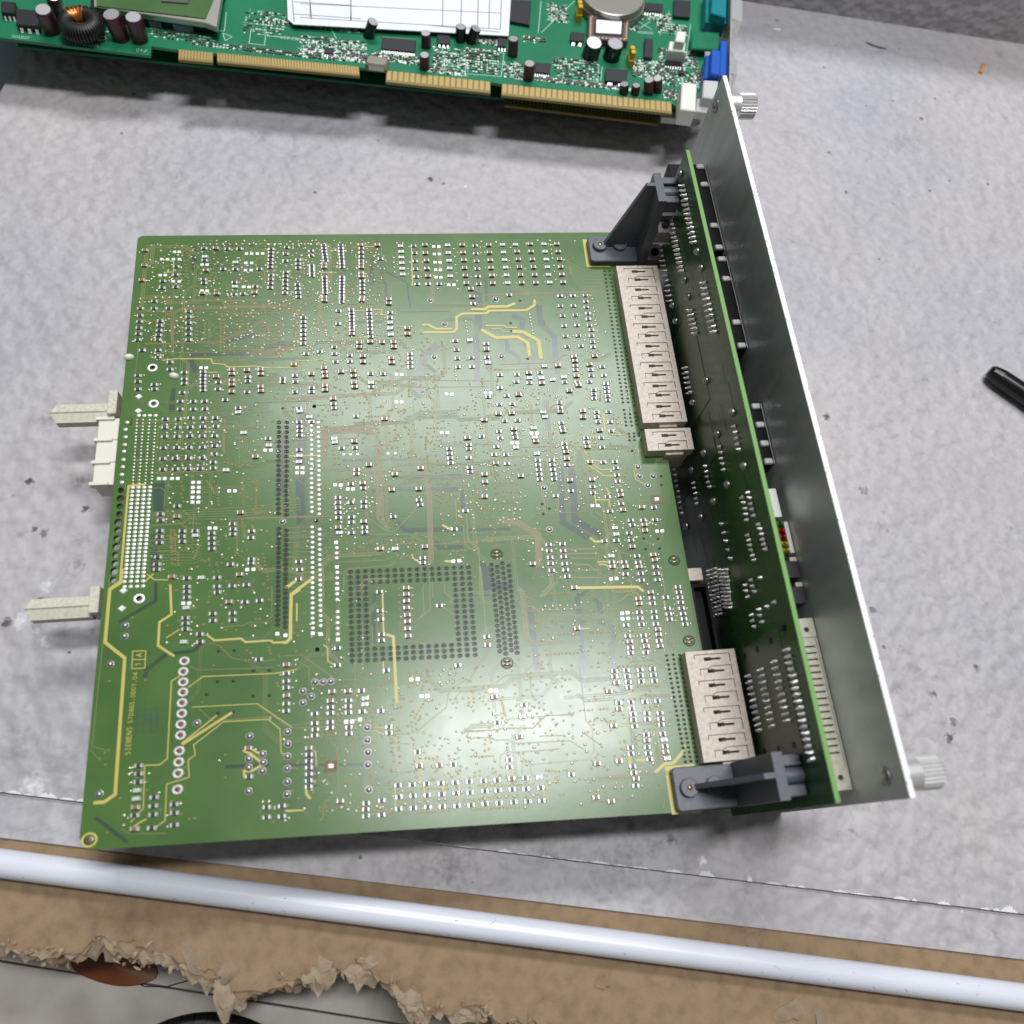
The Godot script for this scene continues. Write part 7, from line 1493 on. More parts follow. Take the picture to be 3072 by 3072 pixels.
const P_H := [63.7, 97.9, 63.7, 100.2, 63.8, 102.4, 63.8, 104.6, 63.8, 106.9, 63.8, 109.1, 63.8, 111.3, 63.8, 113.5, 63.8, 115.6, 63.8, 117.8, 63.9, 120, 63.9, 122.1, 63.9, 124.3, 63.9, 126.4, 63.9, 128.5, 63.9, 130.6, 63.9, 132.7, 63.9, 134.8, 64, 136.9, 64, 138.9, 66.9, 98, 66.9, 100.3, 66.9, 102.6, 66.9, 104.9, 66.9, 107.1, 66.9, 109.4, 66.9, 111.6, 66.9, 113.9, 67, 116.1, 67, 118.3, 67, 120.5, 67, 122.7, 67, 124.8, 67, 127, 67, 129.2, 67, 131.3, 67, 133.4, 67, 135.5, 67.1, 137.7, 67.1, 139.8, 64.3, 145.6, 64.3, 147.6, 64.3, 149.6, 64.3, 151.6, 64.3, 153.6, 64.3, 155.6, 64.3, 157.6, 64.3, 159.6, 64.3, 161.6, 64.3, 163.5, 64.3, 165.5, 64.3, 167.4, 64.3, 169.3, 64.3, 171.2, 64.3, 173.2, 64.3, 175.1, 64.3, 177, 64.3, 178.8, 64.3, 180.7, 64.3, 182.6, 64.3, 184.5, 67.1, 146.4, 67.1, 148.4, 67.1, 150.5, 67.1, 152.5, 67.1, 154.5, 67.1, 156.5, 67.1, 158.5, 67.1, 160.5, 67.1, 162.5, 67.1, 164.5, 67.1, 166.4, 67.1, 168.4, 67.1, 170.3, 67.1, 172.2, 67.1, 174.2, 67.1, 176.1, 67.1, 178, 67.1, 179.9, 67.1, 181.8, 67.1, 183.7, 67.1, 185.5, 91.7, 165, 94.6, 165.1, 97.4, 165.1, 100.3, 165.2, 103.1, 165.2, 106, 165.3, 108.9, 165.3, 111.7, 165.4, 114.6, 165.4, 117.5, 165.5, 120.4, 165.5, 123.3, 165.6, 126.2, 165.6, 129.1, 165.7, 132.1, 165.7, 135, 165.8, 137.9, 165.8, 91.7, 167.3, 94.6, 167.4, 97.4, 167.4, 100.3, 167.5, 103.1, 167.5, 106, 167.6, 108.9, 167.6, 111.7, 167.7, 114.6, 167.7, 117.5, 167.8, 120.4, 167.8, 123.3, 167.9, 126.2, 167.9, 129.1, 168, 132.1, 168, 135, 168.1, 137.9, 168.1, 91.7, 169.6, 94.6, 169.6, 97.4, 169.7, 100.3, 169.7, 103.1, 169.8, 106, 169.8, 108.9, 169.9, 111.7, 169.9, 114.6, 170, 117.5, 170, 120.4, 170.1, 123.3, 170.1, 126.2, 170.2, 129.1, 170.2, 132.1, 170.3, 135, 170.3, 137.9, 170.4, 91.7, 171.9, 94.6, 171.9, 97.4, 172, 132.1, 172.6, 135, 172.6, 137.9, 172.7, 91.7, 174.1, 94.6, 174.2, 97.4, 174.2, 132.1, 174.8, 135, 174.9, 137.9, 174.9, 91.7, 176.4, 94.6, 176.4, 97.4, 176.5, 132, 177.1, 135, 177.1, 137.9, 177.2, 91.7, 178.6, 94.6, 178.6, 97.4, 178.7, 132, 179.3, 135, 179.3, 137.9, 179.4, 91.7, 180.8, 94.6, 180.8, 97.4, 180.9, 132, 181.5, 135, 181.6, 137.9, 181.6, 91.7, 183, 94.6, 183, 97.4, 183.1, 132, 183.7, 135, 183.8, 137.9, 183.8, 91.7, 185.2, 94.6, 185.2, 97.4, 185.3, 132, 185.9, 135, 186, 137.9, 186, 91.7, 187.4, 94.6, 187.4, 97.4, 187.5, 132, 188.1, 135, 188.2, 137.9, 188.2, 91.7, 189.5, 94.6, 189.6, 97.4, 189.6, 132, 190.3, 134.9, 190.3, 137.9, 190.4, 91.7, 191.7, 94.6, 191.7, 97.4, 191.8, 132, 192.4, 134.9, 192.5, 137.9, 192.5, 91.7, 193.8, 94.6, 193.9, 97.4, 193.9, 132, 194.6, 134.9, 194.6, 137.9, 194.7, 91.7, 196, 94.6, 196, 97.4, 196.1, 100.2, 196.1, 103.1, 196.2, 106, 196.2, 108.8, 196.3, 111.7, 196.4, 114.6, 196.4, 117.5, 196.5, 120.4, 196.5, 123.3, 196.6, 126.2, 196.6, 129.1, 196.7, 132, 196.7, 134.9, 196.8, 137.9, 196.8, 91.7, 198.1, 94.6, 198.2, 97.4, 198.2, 100.2, 198.3, 103.1, 198.3, 106, 198.4, 108.8, 198.4, 111.7, 198.5, 114.6, 198.5, 117.5, 198.6, 120.4, 198.6, 123.3, 198.7, 126.2, 198.8, 129.1, 198.8, 132, 198.9, 134.9, 198.9, 137.9, 199, 91.7, 200.2, 94.6, 200.3, 97.4, 200.3, 100.2, 200.4, 103.1, 200.4, 106, 200.5, 108.8, 200.5, 111.7, 200.6, 114.6, 200.6, 117.5, 200.7, 120.4, 200.8, 123.3, 200.8, 126.2, 200.9, 129.1, 200.9, 132, 201, 134.9, 201, 137.9, 201.1, 147.1, 165.3, 147.1, 167.4, 147.1, 169.5, 147.1, 171.7, 147.2, 173.8, 147.2, 175.9, 147.2, 178, 147.2, 180, 147.2, 182.1, 147.2, 184.2, 147.3, 186.2, 147.3, 188.2, 147.3, 190.3, 147.3, 192.3, 147.3, 194.3, 147.3, 196.3, 147.3, 198.3, 147.4, 200.3, 149.3, 166.3, 149.3, 168.4, 149.3, 170.6, 149.3, 172.7, 149.3, 174.8, 149.4, 176.9, 149.4, 179, 149.4, 181.1, 149.4, 183.2, 149.4, 185.2, 149.4, 187.3, 149.4, 189.3, 149.5, 191.4, 149.5, 193.4, 149.5, 195.4, 149.5, 197.4, 149.5, 199.4, 149.5, 201.4, 151.5, 164.9, 151.5, 167, 151.5, 169.2, 151.6, 171.3, 151.6, 173.4, 151.6, 175.6, 151.6, 177.7, 151.6, 179.8, 151.7, 181.9, 151.7, 183.9, 151.7, 186, 151.7, 188.1, 151.8, 190.1, 151.8, 192.1, 151.8, 194.2, 151.8, 196.2, 151.9, 198.2, 151.9, 200.2, 153.9, 166.1, 153.9, 168.3, 153.9, 170.4, 153.9, 172.6, 153.9, 174.7, 153.9, 176.8, 153.9, 178.9, 153.9, 181, 153.9, 183.1, 154, 185.2, 154, 187.2, 154, 189.3, 154, 191.4, 154, 193.4, 154, 195.4, 154, 197.4, 154, 199.4, 154, 201.4]
const P_S := [129.9, 37.7, 159.7, 37.4, 129.9, 67.9, 135.5, 50.7, 159.9, 37.7, 159.6, 68.5, 65.7, 142.6, 171.9, 133, 172, 151.6, 213.3, 125.1, 213.3, 129.4, 219.3, 129.7, 216.2, 133.9, 5.3, 195.3, 36.7, 218.8, 5.5, 240.3, 55.1, 224.8, 55.3, 243.6, 9.3, 181.1, 9.4, 185.2, 59.8, 231.4, 60, 234.3, 59.8, 237.2, 55, 232.6, 55.1, 235.7, 68.3, 224.4, 68.4, 228.6, 68.4, 232.9, 68.3, 237.1, 68.4, 241.6, 68.3, 245.8, 73.7, 210.2, 76.7, 212.3, 73.7, 214.4, 78.1, 207.1, 81, 207.3, 83.8, 207.3, 96.6, 225.1, 96.5, 229.5, 96.6, 233.8, 96.5, 238.1, 96.6, 246.6]
const P_B := [3.4, 125.9, 3.5, 129.5, 3.5, 132.8, 3.6, 136.1, 3.5, 139.5, 3.6, 142.8, 3.5, 146.2, 3.6, 149.6, 3.5, 153, 3.6, 156.3, 3.7, 159.6, 3.5, 163.1]
const P_G := [11.5, 69.8, 13.1, 87.2, 13.5, 171]
const P_U := [7.1, 83.7, 7.4, 90.5, 7.7, 167.6, 7.7, 174.5]
const P_M := [1.8, 64.5, 20.5, 74.2]
const P_K0 := [78.1, 90.8, 78.6, 142.8, 78.9, 195]
const P_K := [170.8, 38.5, 171.3, 69.9, 165.4, 50.8, 165.2, 55, 212.8, 22.3, 212.8, 24.5, 212.8, 26.8, 212.7, 29, 212.7, 31.2, 212.6, 33.4, 212.6, 35.6, 212.5, 37.8, 212.5, 40, 212.4, 42.1, 212.4, 44.3, 212.4, 46.4, 212.3, 48.6, 212.3, 50.7, 212.2, 52.8, 212.2, 54.9, 212.1, 57, 212.1, 59.1, 212.1, 61.2, 212, 63.3, 212, 65.4, 211.9, 67.4, 211.9, 69.5, 211.8, 71.5, 211.8, 73.6, 211.8, 75.6, 211.7, 77.6, 211.7, 79.6, 211.6, 81.6, 211.6, 83.6, 211.6, 85.6, 211.5, 87.6, 211.5, 89.5, 211.4, 91.5, 211.4, 93.5, 211.3, 97.3, 211.3, 99.3, 211.2, 101.2, 211.2, 103.1, 211.2, 105, 215.3, 22.3, 215.3, 24.6, 215.3, 26.8, 215.2, 29, 215.2, 31.2, 215.1, 33.4, 215.1, 35.6, 215, 37.8, 215, 40, 214.9, 42.2, 214.9, 44.3, 214.8, 46.5, 214.8, 48.6, 214.7, 50.8, 214.7, 52.9, 214.6, 55, 214.6, 57.1, 214.5, 59.2, 214.5, 61.3, 214.5, 63.4, 214.4, 65.4, 214.4, 67.5, 214.3, 69.5, 214.3, 71.6, 214.2, 73.6, 214.2, 75.7, 214.1, 77.7, 214.1, 79.7, 214.1, 81.7, 214, 83.7, 214, 85.7, 213.9, 87.7, 213.9, 89.6, 213.8, 91.6, 213.8, 93.5, 213.7, 97.4, 213.7, 99.4, 213.6, 101.3, 213.6, 103.2, 213.6, 105.1, 217.6, 22.6, 217.5, 24.9, 217.5, 27.1, 217.4, 29.3, 217.4, 31.5, 217.3, 33.7, 217.3, 35.8, 217.3, 38, 217.2, 40.2, 217.2, 42.3, 217.1, 44.4, 217.1, 46.6, 217, 48.7, 217, 50.8, 217, 52.9, 216.9, 55, 216.9, 57.1, 216.8, 59.2, 216.8, 61.2, 216.8, 63.3, 216.7, 65.3, 216.7, 67.4, 216.6, 69.4, 216.6, 71.5, 216.6, 73.5, 216.5, 75.5, 216.5, 77.5, 216.4, 79.5, 216.4, 81.5, 216.4, 83.4, 216.3, 85.4, 216.3, 87.4, 216.2, 89.3, 216.2, 91.3, 216.2, 93.2, 216.1, 95.2, 216, 99, 216, 100.9, 216, 102.8, 215.9, 104.7, 218.4, 34, 218.5, 36.2, 218.5, 38.4, 218.5, 40.7, 218.5, 42.9, 218.6, 45.1, 218.6, 47.3, 218.6, 49.5, 218.6, 51.6, 218.7, 53.8, 218.7, 56, 218.7, 58.1, 218.7, 60.3, 218.7, 62.4, 218.8, 64.5, 218.8, 66.6, 218.8, 68.7, 218.8, 70.8, 218.9, 72.9, 218.9, 75, 218.9, 77.1, 218.9, 79.1, 219, 81.2, 219, 83.2, 219, 85.3, 219, 87.3, 219, 89.3, 219.1, 91.3, 211.8, 109.1, 214, 109, 216.2, 108.9, 211.7, 110.6, 213.9, 110.5, 216.1, 110.4, 211.5, 112.3, 213.8, 112.3, 216.8, 112.3, 212.3, 206.6, 212.3, 208.4, 212.4, 210.2, 212.4, 212, 212.4, 213.8, 212.4, 215.6, 212.4, 217.4, 212.5, 219.2, 212.5, 220.9, 212.5, 222.7, 212.5, 224.4, 212.5, 226.2, 212.6, 227.9, 212.6, 229.7, 212.6, 231.4, 212.6, 233.1, 212.6, 234.8, 212.6, 236.5, 212.7, 238.2, 212.7, 239.9, 212.7, 241.6, 212.7, 243.3, 212.7, 244.9, 212.8, 246.6, 214.9, 206.5, 214.9, 208.3, 214.9, 210.1, 214.9, 211.9, 214.9, 213.7, 214.9, 215.5, 214.9, 217.3, 214.9, 219.1, 214.9, 220.9, 214.9, 222.7, 214.9, 224.4, 214.9, 226.2, 214.9, 227.9, 214.9, 229.6, 214.9, 231.4, 214.9, 233.1, 214.9, 234.8, 214.9, 236.5, 214.9, 238.2, 214.9, 239.9, 214.9, 241.6, 214.9, 243.3, 214.9, 245, 214.9, 246.6, 217.5, 206.7, 217.5, 208.5, 217.5, 210.3, 217.4, 212.1, 217.4, 213.9, 217.4, 215.7, 217.4, 217.5, 217.4, 219.3, 217.4, 221.1, 217.3, 222.8, 217.3, 224.6, 217.3, 226.3, 217.3, 228.1, 217.3, 229.8, 217.3, 231.6, 217.3, 233.3, 217.2, 235, 217.2, 236.7, 217.2, 238.4, 217.2, 240.1, 217.2, 241.8, 217.2, 243.5, 217.2, 245.1, 217.1, 246.8, 65.3, 91.3, 170.3, 140.2, 173, 142.4, 170.2, 144.6, 222.7, 129.9, 222.1, 134, 211.9, 117.4, 210.7, 157.7, 216.8, 158.1, 210.8, 162.3, 216.7, 162.4, 43.2, 193.1, 48.8, 193.2, 43.3, 204.4, 48.9, 204.6, 56, 210.6, 61.7, 210.7, 55.9, 201.3, 61.6, 201.6, 43.8, 215.8, 49.2, 215.8, 39.7, 208.8]
const PADS12 := [31.2, 196, 31, 199.9, 31.2, 203.7, 31.3, 207.4, 31.2, 211.2, 31.3, 215, 31.2, 218.8, 31.3, 222.6, 31.2, 228, 31.2, 231.8, 31.2, 235.6, 31.3, 241]
const SLOTTED := [149.5, 161, 149.7, 205.1, 222.3, 201.4, 222, 167.9]
const FIDS := [83.4, 237.5, 219.2, 140.4]
const RING := [3.6, 254.8]
const GOLDS := [
	[0.48, 15.5, 66.4, 20.5, 65.7, 35.3, 66.2, 36, 68.5, 40.7, 69.1, 42.2, 70.5, 53.3, 70.3, 60.2, 71.5, 72.7, 71.3],
	[0.50, 71, 68, 79.3, 68.1],
	[0.46, 11.7, 13.3, 16.9, 14.8, 17.2, 20.5, 13.1, 20.7],
	[0.40, 34.3, 72.8, 38.1, 72.9],
	[1.05, 126, 50.8, 128.1, 50.8, 131.4, 53.1, 138.3, 53.2],
	[1.13, 126.2, 54.8, 139.1, 55.1, 140.7, 53.3, 141.1, 46.9, 144, 45.2, 154.8, 45.2, 156.1, 43.8, 173.4, 43.9, 177.3, 41.1, 177.6, 38.5],
	[0.50, 122.7, 7.3, 122.2, 29],
	[0.44, 81.3, 21, 81.3, 21.6, 88.2, 21.6],
	[0.43, 96.1, 42.7, 108, 42.4, 107.9, 45.1, 110.2, 45.5, 110.1, 47.9],
	[0.42, 94.5, 57.1, 105.3, 56.6],
	[0.41, 72.3, 68, 81.9, 68, 85.4, 69.6],
	[0.43, 112.7, 51.3, 119.1, 51.7],
	[0.45, 101.1, 7.1, 106.8, 7.1],
	[1.34, 148.4, 42.8, 154.5, 43, 156, 41.6, 164.6, 41.7, 168, 40.2],
	[1.59, 152.2, 54.4, 158.1, 58.4, 168, 58.3, 172.1, 61.5, 172.2, 68],
	[1.79, 166.4, 55.3, 170.6, 55.6, 177.2, 60.5, 177.2, 69.5],
	[0.71, 154.2, 51.9, 162.2, 52.1, 163.5, 53.1, 167.8, 53.2],
	[0.40, 156.4, 53.7, 160.2, 53.7, 161.9, 55.4, 164.7, 55.5],
	[0.52, 191.3, 97.6, 190.9, 100.4],
	[0.39, 201.3, 98.5, 201.4, 103.1, 201.5, 105.2],
	[0.82, 12.4, 123.9, 6.2, 124.3, 6.2, 163.7, 2.9, 166.3, 2.7, 172],
	[0.87, 128.8, 147.5, 131.6, 149.4],
	[0.85, 128.9, 162.9, 131.3, 163.1],
	[1.03, 67.2, 169.9, 71.1, 167.4],
	[0.54, 115.8, 159.3, 116.2, 160.9, 118.5, 162.8],
	[0.55, 67.5, 113.7, 79.5, 114.1],
	[0.34, 113.6, 172.9, 115.6, 173.2],
	[0.55, 190.9, 122.5, 198.1, 128.7, 202.1, 128.9],
	[0.55, 191, 121.1, 196.4, 121.4, 197, 122.1],
	[0.55, 192.9, 122.2, 196.7, 125.6, 202.1, 125.8],
	[0.50, 197.8, 134.2, 198.8, 135.7, 198.6, 142.8],
	[0.50, 192.8, 136.6, 192.8, 142],
	[0.50, 193.1, 139.5, 198.8, 139.7],
	[0.90, 188.5, 156.3, 190.2, 158, 192.8, 158],
	[0.57, 200.1, 98.7, 201.8, 99.8, 201.3, 106.9],
	[0.39, 202.8, 108, 204, 109.3, 209.9, 109.5, 211.5, 111.1],
	[0.42, 202.4, 130.1, 202.5, 132.1, 204.7, 134.1],
	[0.43, 191, 116, 191.4, 118, 192.9, 119],
	[0.56, 190.1, 166.7, 194.1, 166.9],
	[0.56, 190.8, 167.8, 192.7, 167.9, 194.3, 168.9],
	[0.34, 213, 125.3, 211.4, 127.2, 211.4, 131, 215.7, 133.9],
	[1.18, 6.5, 159.2, 6.5, 164.4, 2.8, 166.9, 2.9, 187.1, 10.2, 193.4, 10.8, 240.8, 7.5, 243, 4.4, 243],
	[0.91, 24.5, 166.4, 25.6, 178, 21.5, 180.7, 21.6, 189.6, 27.3, 193.8],
	[0.42, 24.4, 186.8, 28.6, 184.1],
	[0.74, 38.7, 186.6, 41.6, 189, 51.1, 188.9, 52.8, 190.4, 61.8, 190.4, 62.9, 191.3, 68, 191.4, 69.4, 190.2, 69.3, 173.5, 72.5, 171.2],
	[0.41, 30.4, 201.1, 27.1, 203.1, 27.3, 230.3, 24.8, 232.2, 19.9, 231.9],
	[0.36, 33.1, 205.8, 38, 202.2, 63.7, 202.9, 71.5, 202],
	[0.93, 48.6, 216.1, 32.3, 225.7],
	[0.46, 43.5, 216.6, 31.9, 225.4],
	[0.36, 62.3, 219.4, 46, 219, 36, 226.3, 36.7, 229.8, 34.4, 231.4, 35, 237.2, 27.6, 238.9, 27.8, 250.8, 24.4, 253],
	[0.31, 34.8, 213, 57.5, 213.5, 69.9, 222.9],
	[0.31, 61.7, 219.6, 65.7, 223.2, 66.2, 231.4, 68.4, 232.9],
	[0.91, 53.3, 229.8, 55.5, 230.8, 59.3, 234.1],
	[0.71, 56, 229.5, 59.3, 231.5],
	[0.81, 59.6, 235.1, 56.2, 236.9, 53.5, 236.7, 53.8, 238.6],
	[0.48, 16.8, 252.3, 19.7, 250.6, 21.6, 249.8],
	[0.35, 19.9, 232.3, 20.4, 246.2, 16.6, 250.3],
	[0.45, 68, 251.4, 72.8, 251.5],
	[0.43, 15.8, 161.6, 18.5, 163.9, 23.6, 164.4],
	[0.53, 15.4, 164.3, 18, 161.7],
	[1.10, 67.8, 170, 70.7, 167.7],
	[0.55, 71.4, 176.7, 71.4, 183.4],
	[0.60, 103.8, 174.9, 103.7, 190.2],
	[1.08, 105, 191.1, 107.3, 192, 107.4, 201.6, 107.6, 216.8],
	[0.49, 103.2, 201, 103.2, 204.2],
	[0.43, 81.3, 193.4, 82.7, 194.6, 82.8, 199.6, 84.8, 201.1],
	[0.49, 68, 251.1, 74.1, 251.5],
	[0.90, 75, 244.3, 75, 246.2, 76.2, 247.7],
	[0.41, 76.9, 231.3, 78.2, 232.1, 78.5, 236.7],
	[0.38, 99, 225.2, 102.7, 225.6],
	[0.38, 99, 226.3, 101.9, 227.7, 103.2, 227.8],
	[1.19, 77, 167.2, 69.3, 172.8, 69, 190, 67.7, 191.5, 66.6, 191.5],
	[0.42, 113.2, 235.7, 114.1, 237.7, 115, 239.2],
	[0.42, 122.9, 241.1, 123, 242.8, 124.6, 244.8],
	[0.42, 114.8, 243, 115, 245.4],
	[0.37, 115.7, 240.7, 115.3, 243.1],
	[0.39, 71.4, 177.5, 71.4, 183.2],
	[0.37, 105.7, 246.5, 105.6, 253.4],
	[0.37, 115.9, 246.9, 115.9, 250.2],
	[0.37, 123.2, 247.1, 122.5, 250.3],
	[0.37, 128.4, 247.5, 128.2, 254],
	[1.16, 180.4, 177.1, 205.1, 178.2, 206.8, 179.9],
	[1.18, 201, 249.3, 204.5, 246.9, 208.2, 246.7, 212.6, 242.9],
	[0.52, 179.9, 193.7, 183.2, 193.9],
	[0.89, 194.3, 244.6, 198, 244.8],
	[0.99, 191.9, 243.1, 191.6, 245.6],
	[0.44, 141, 213.4, 141.3, 215.5, 143.3, 217.2],
	[0.43, 146.6, 243.6, 147.9, 245.4, 148.3, 246.8],
	[0.40, 189.9, 231.7, 194.6, 232.1],
	[0.43, 158.6, 252, 158.7, 253.9, 160.7, 254.2],
	[0.43, 214.9, 184.7, 214.7, 187.5]]
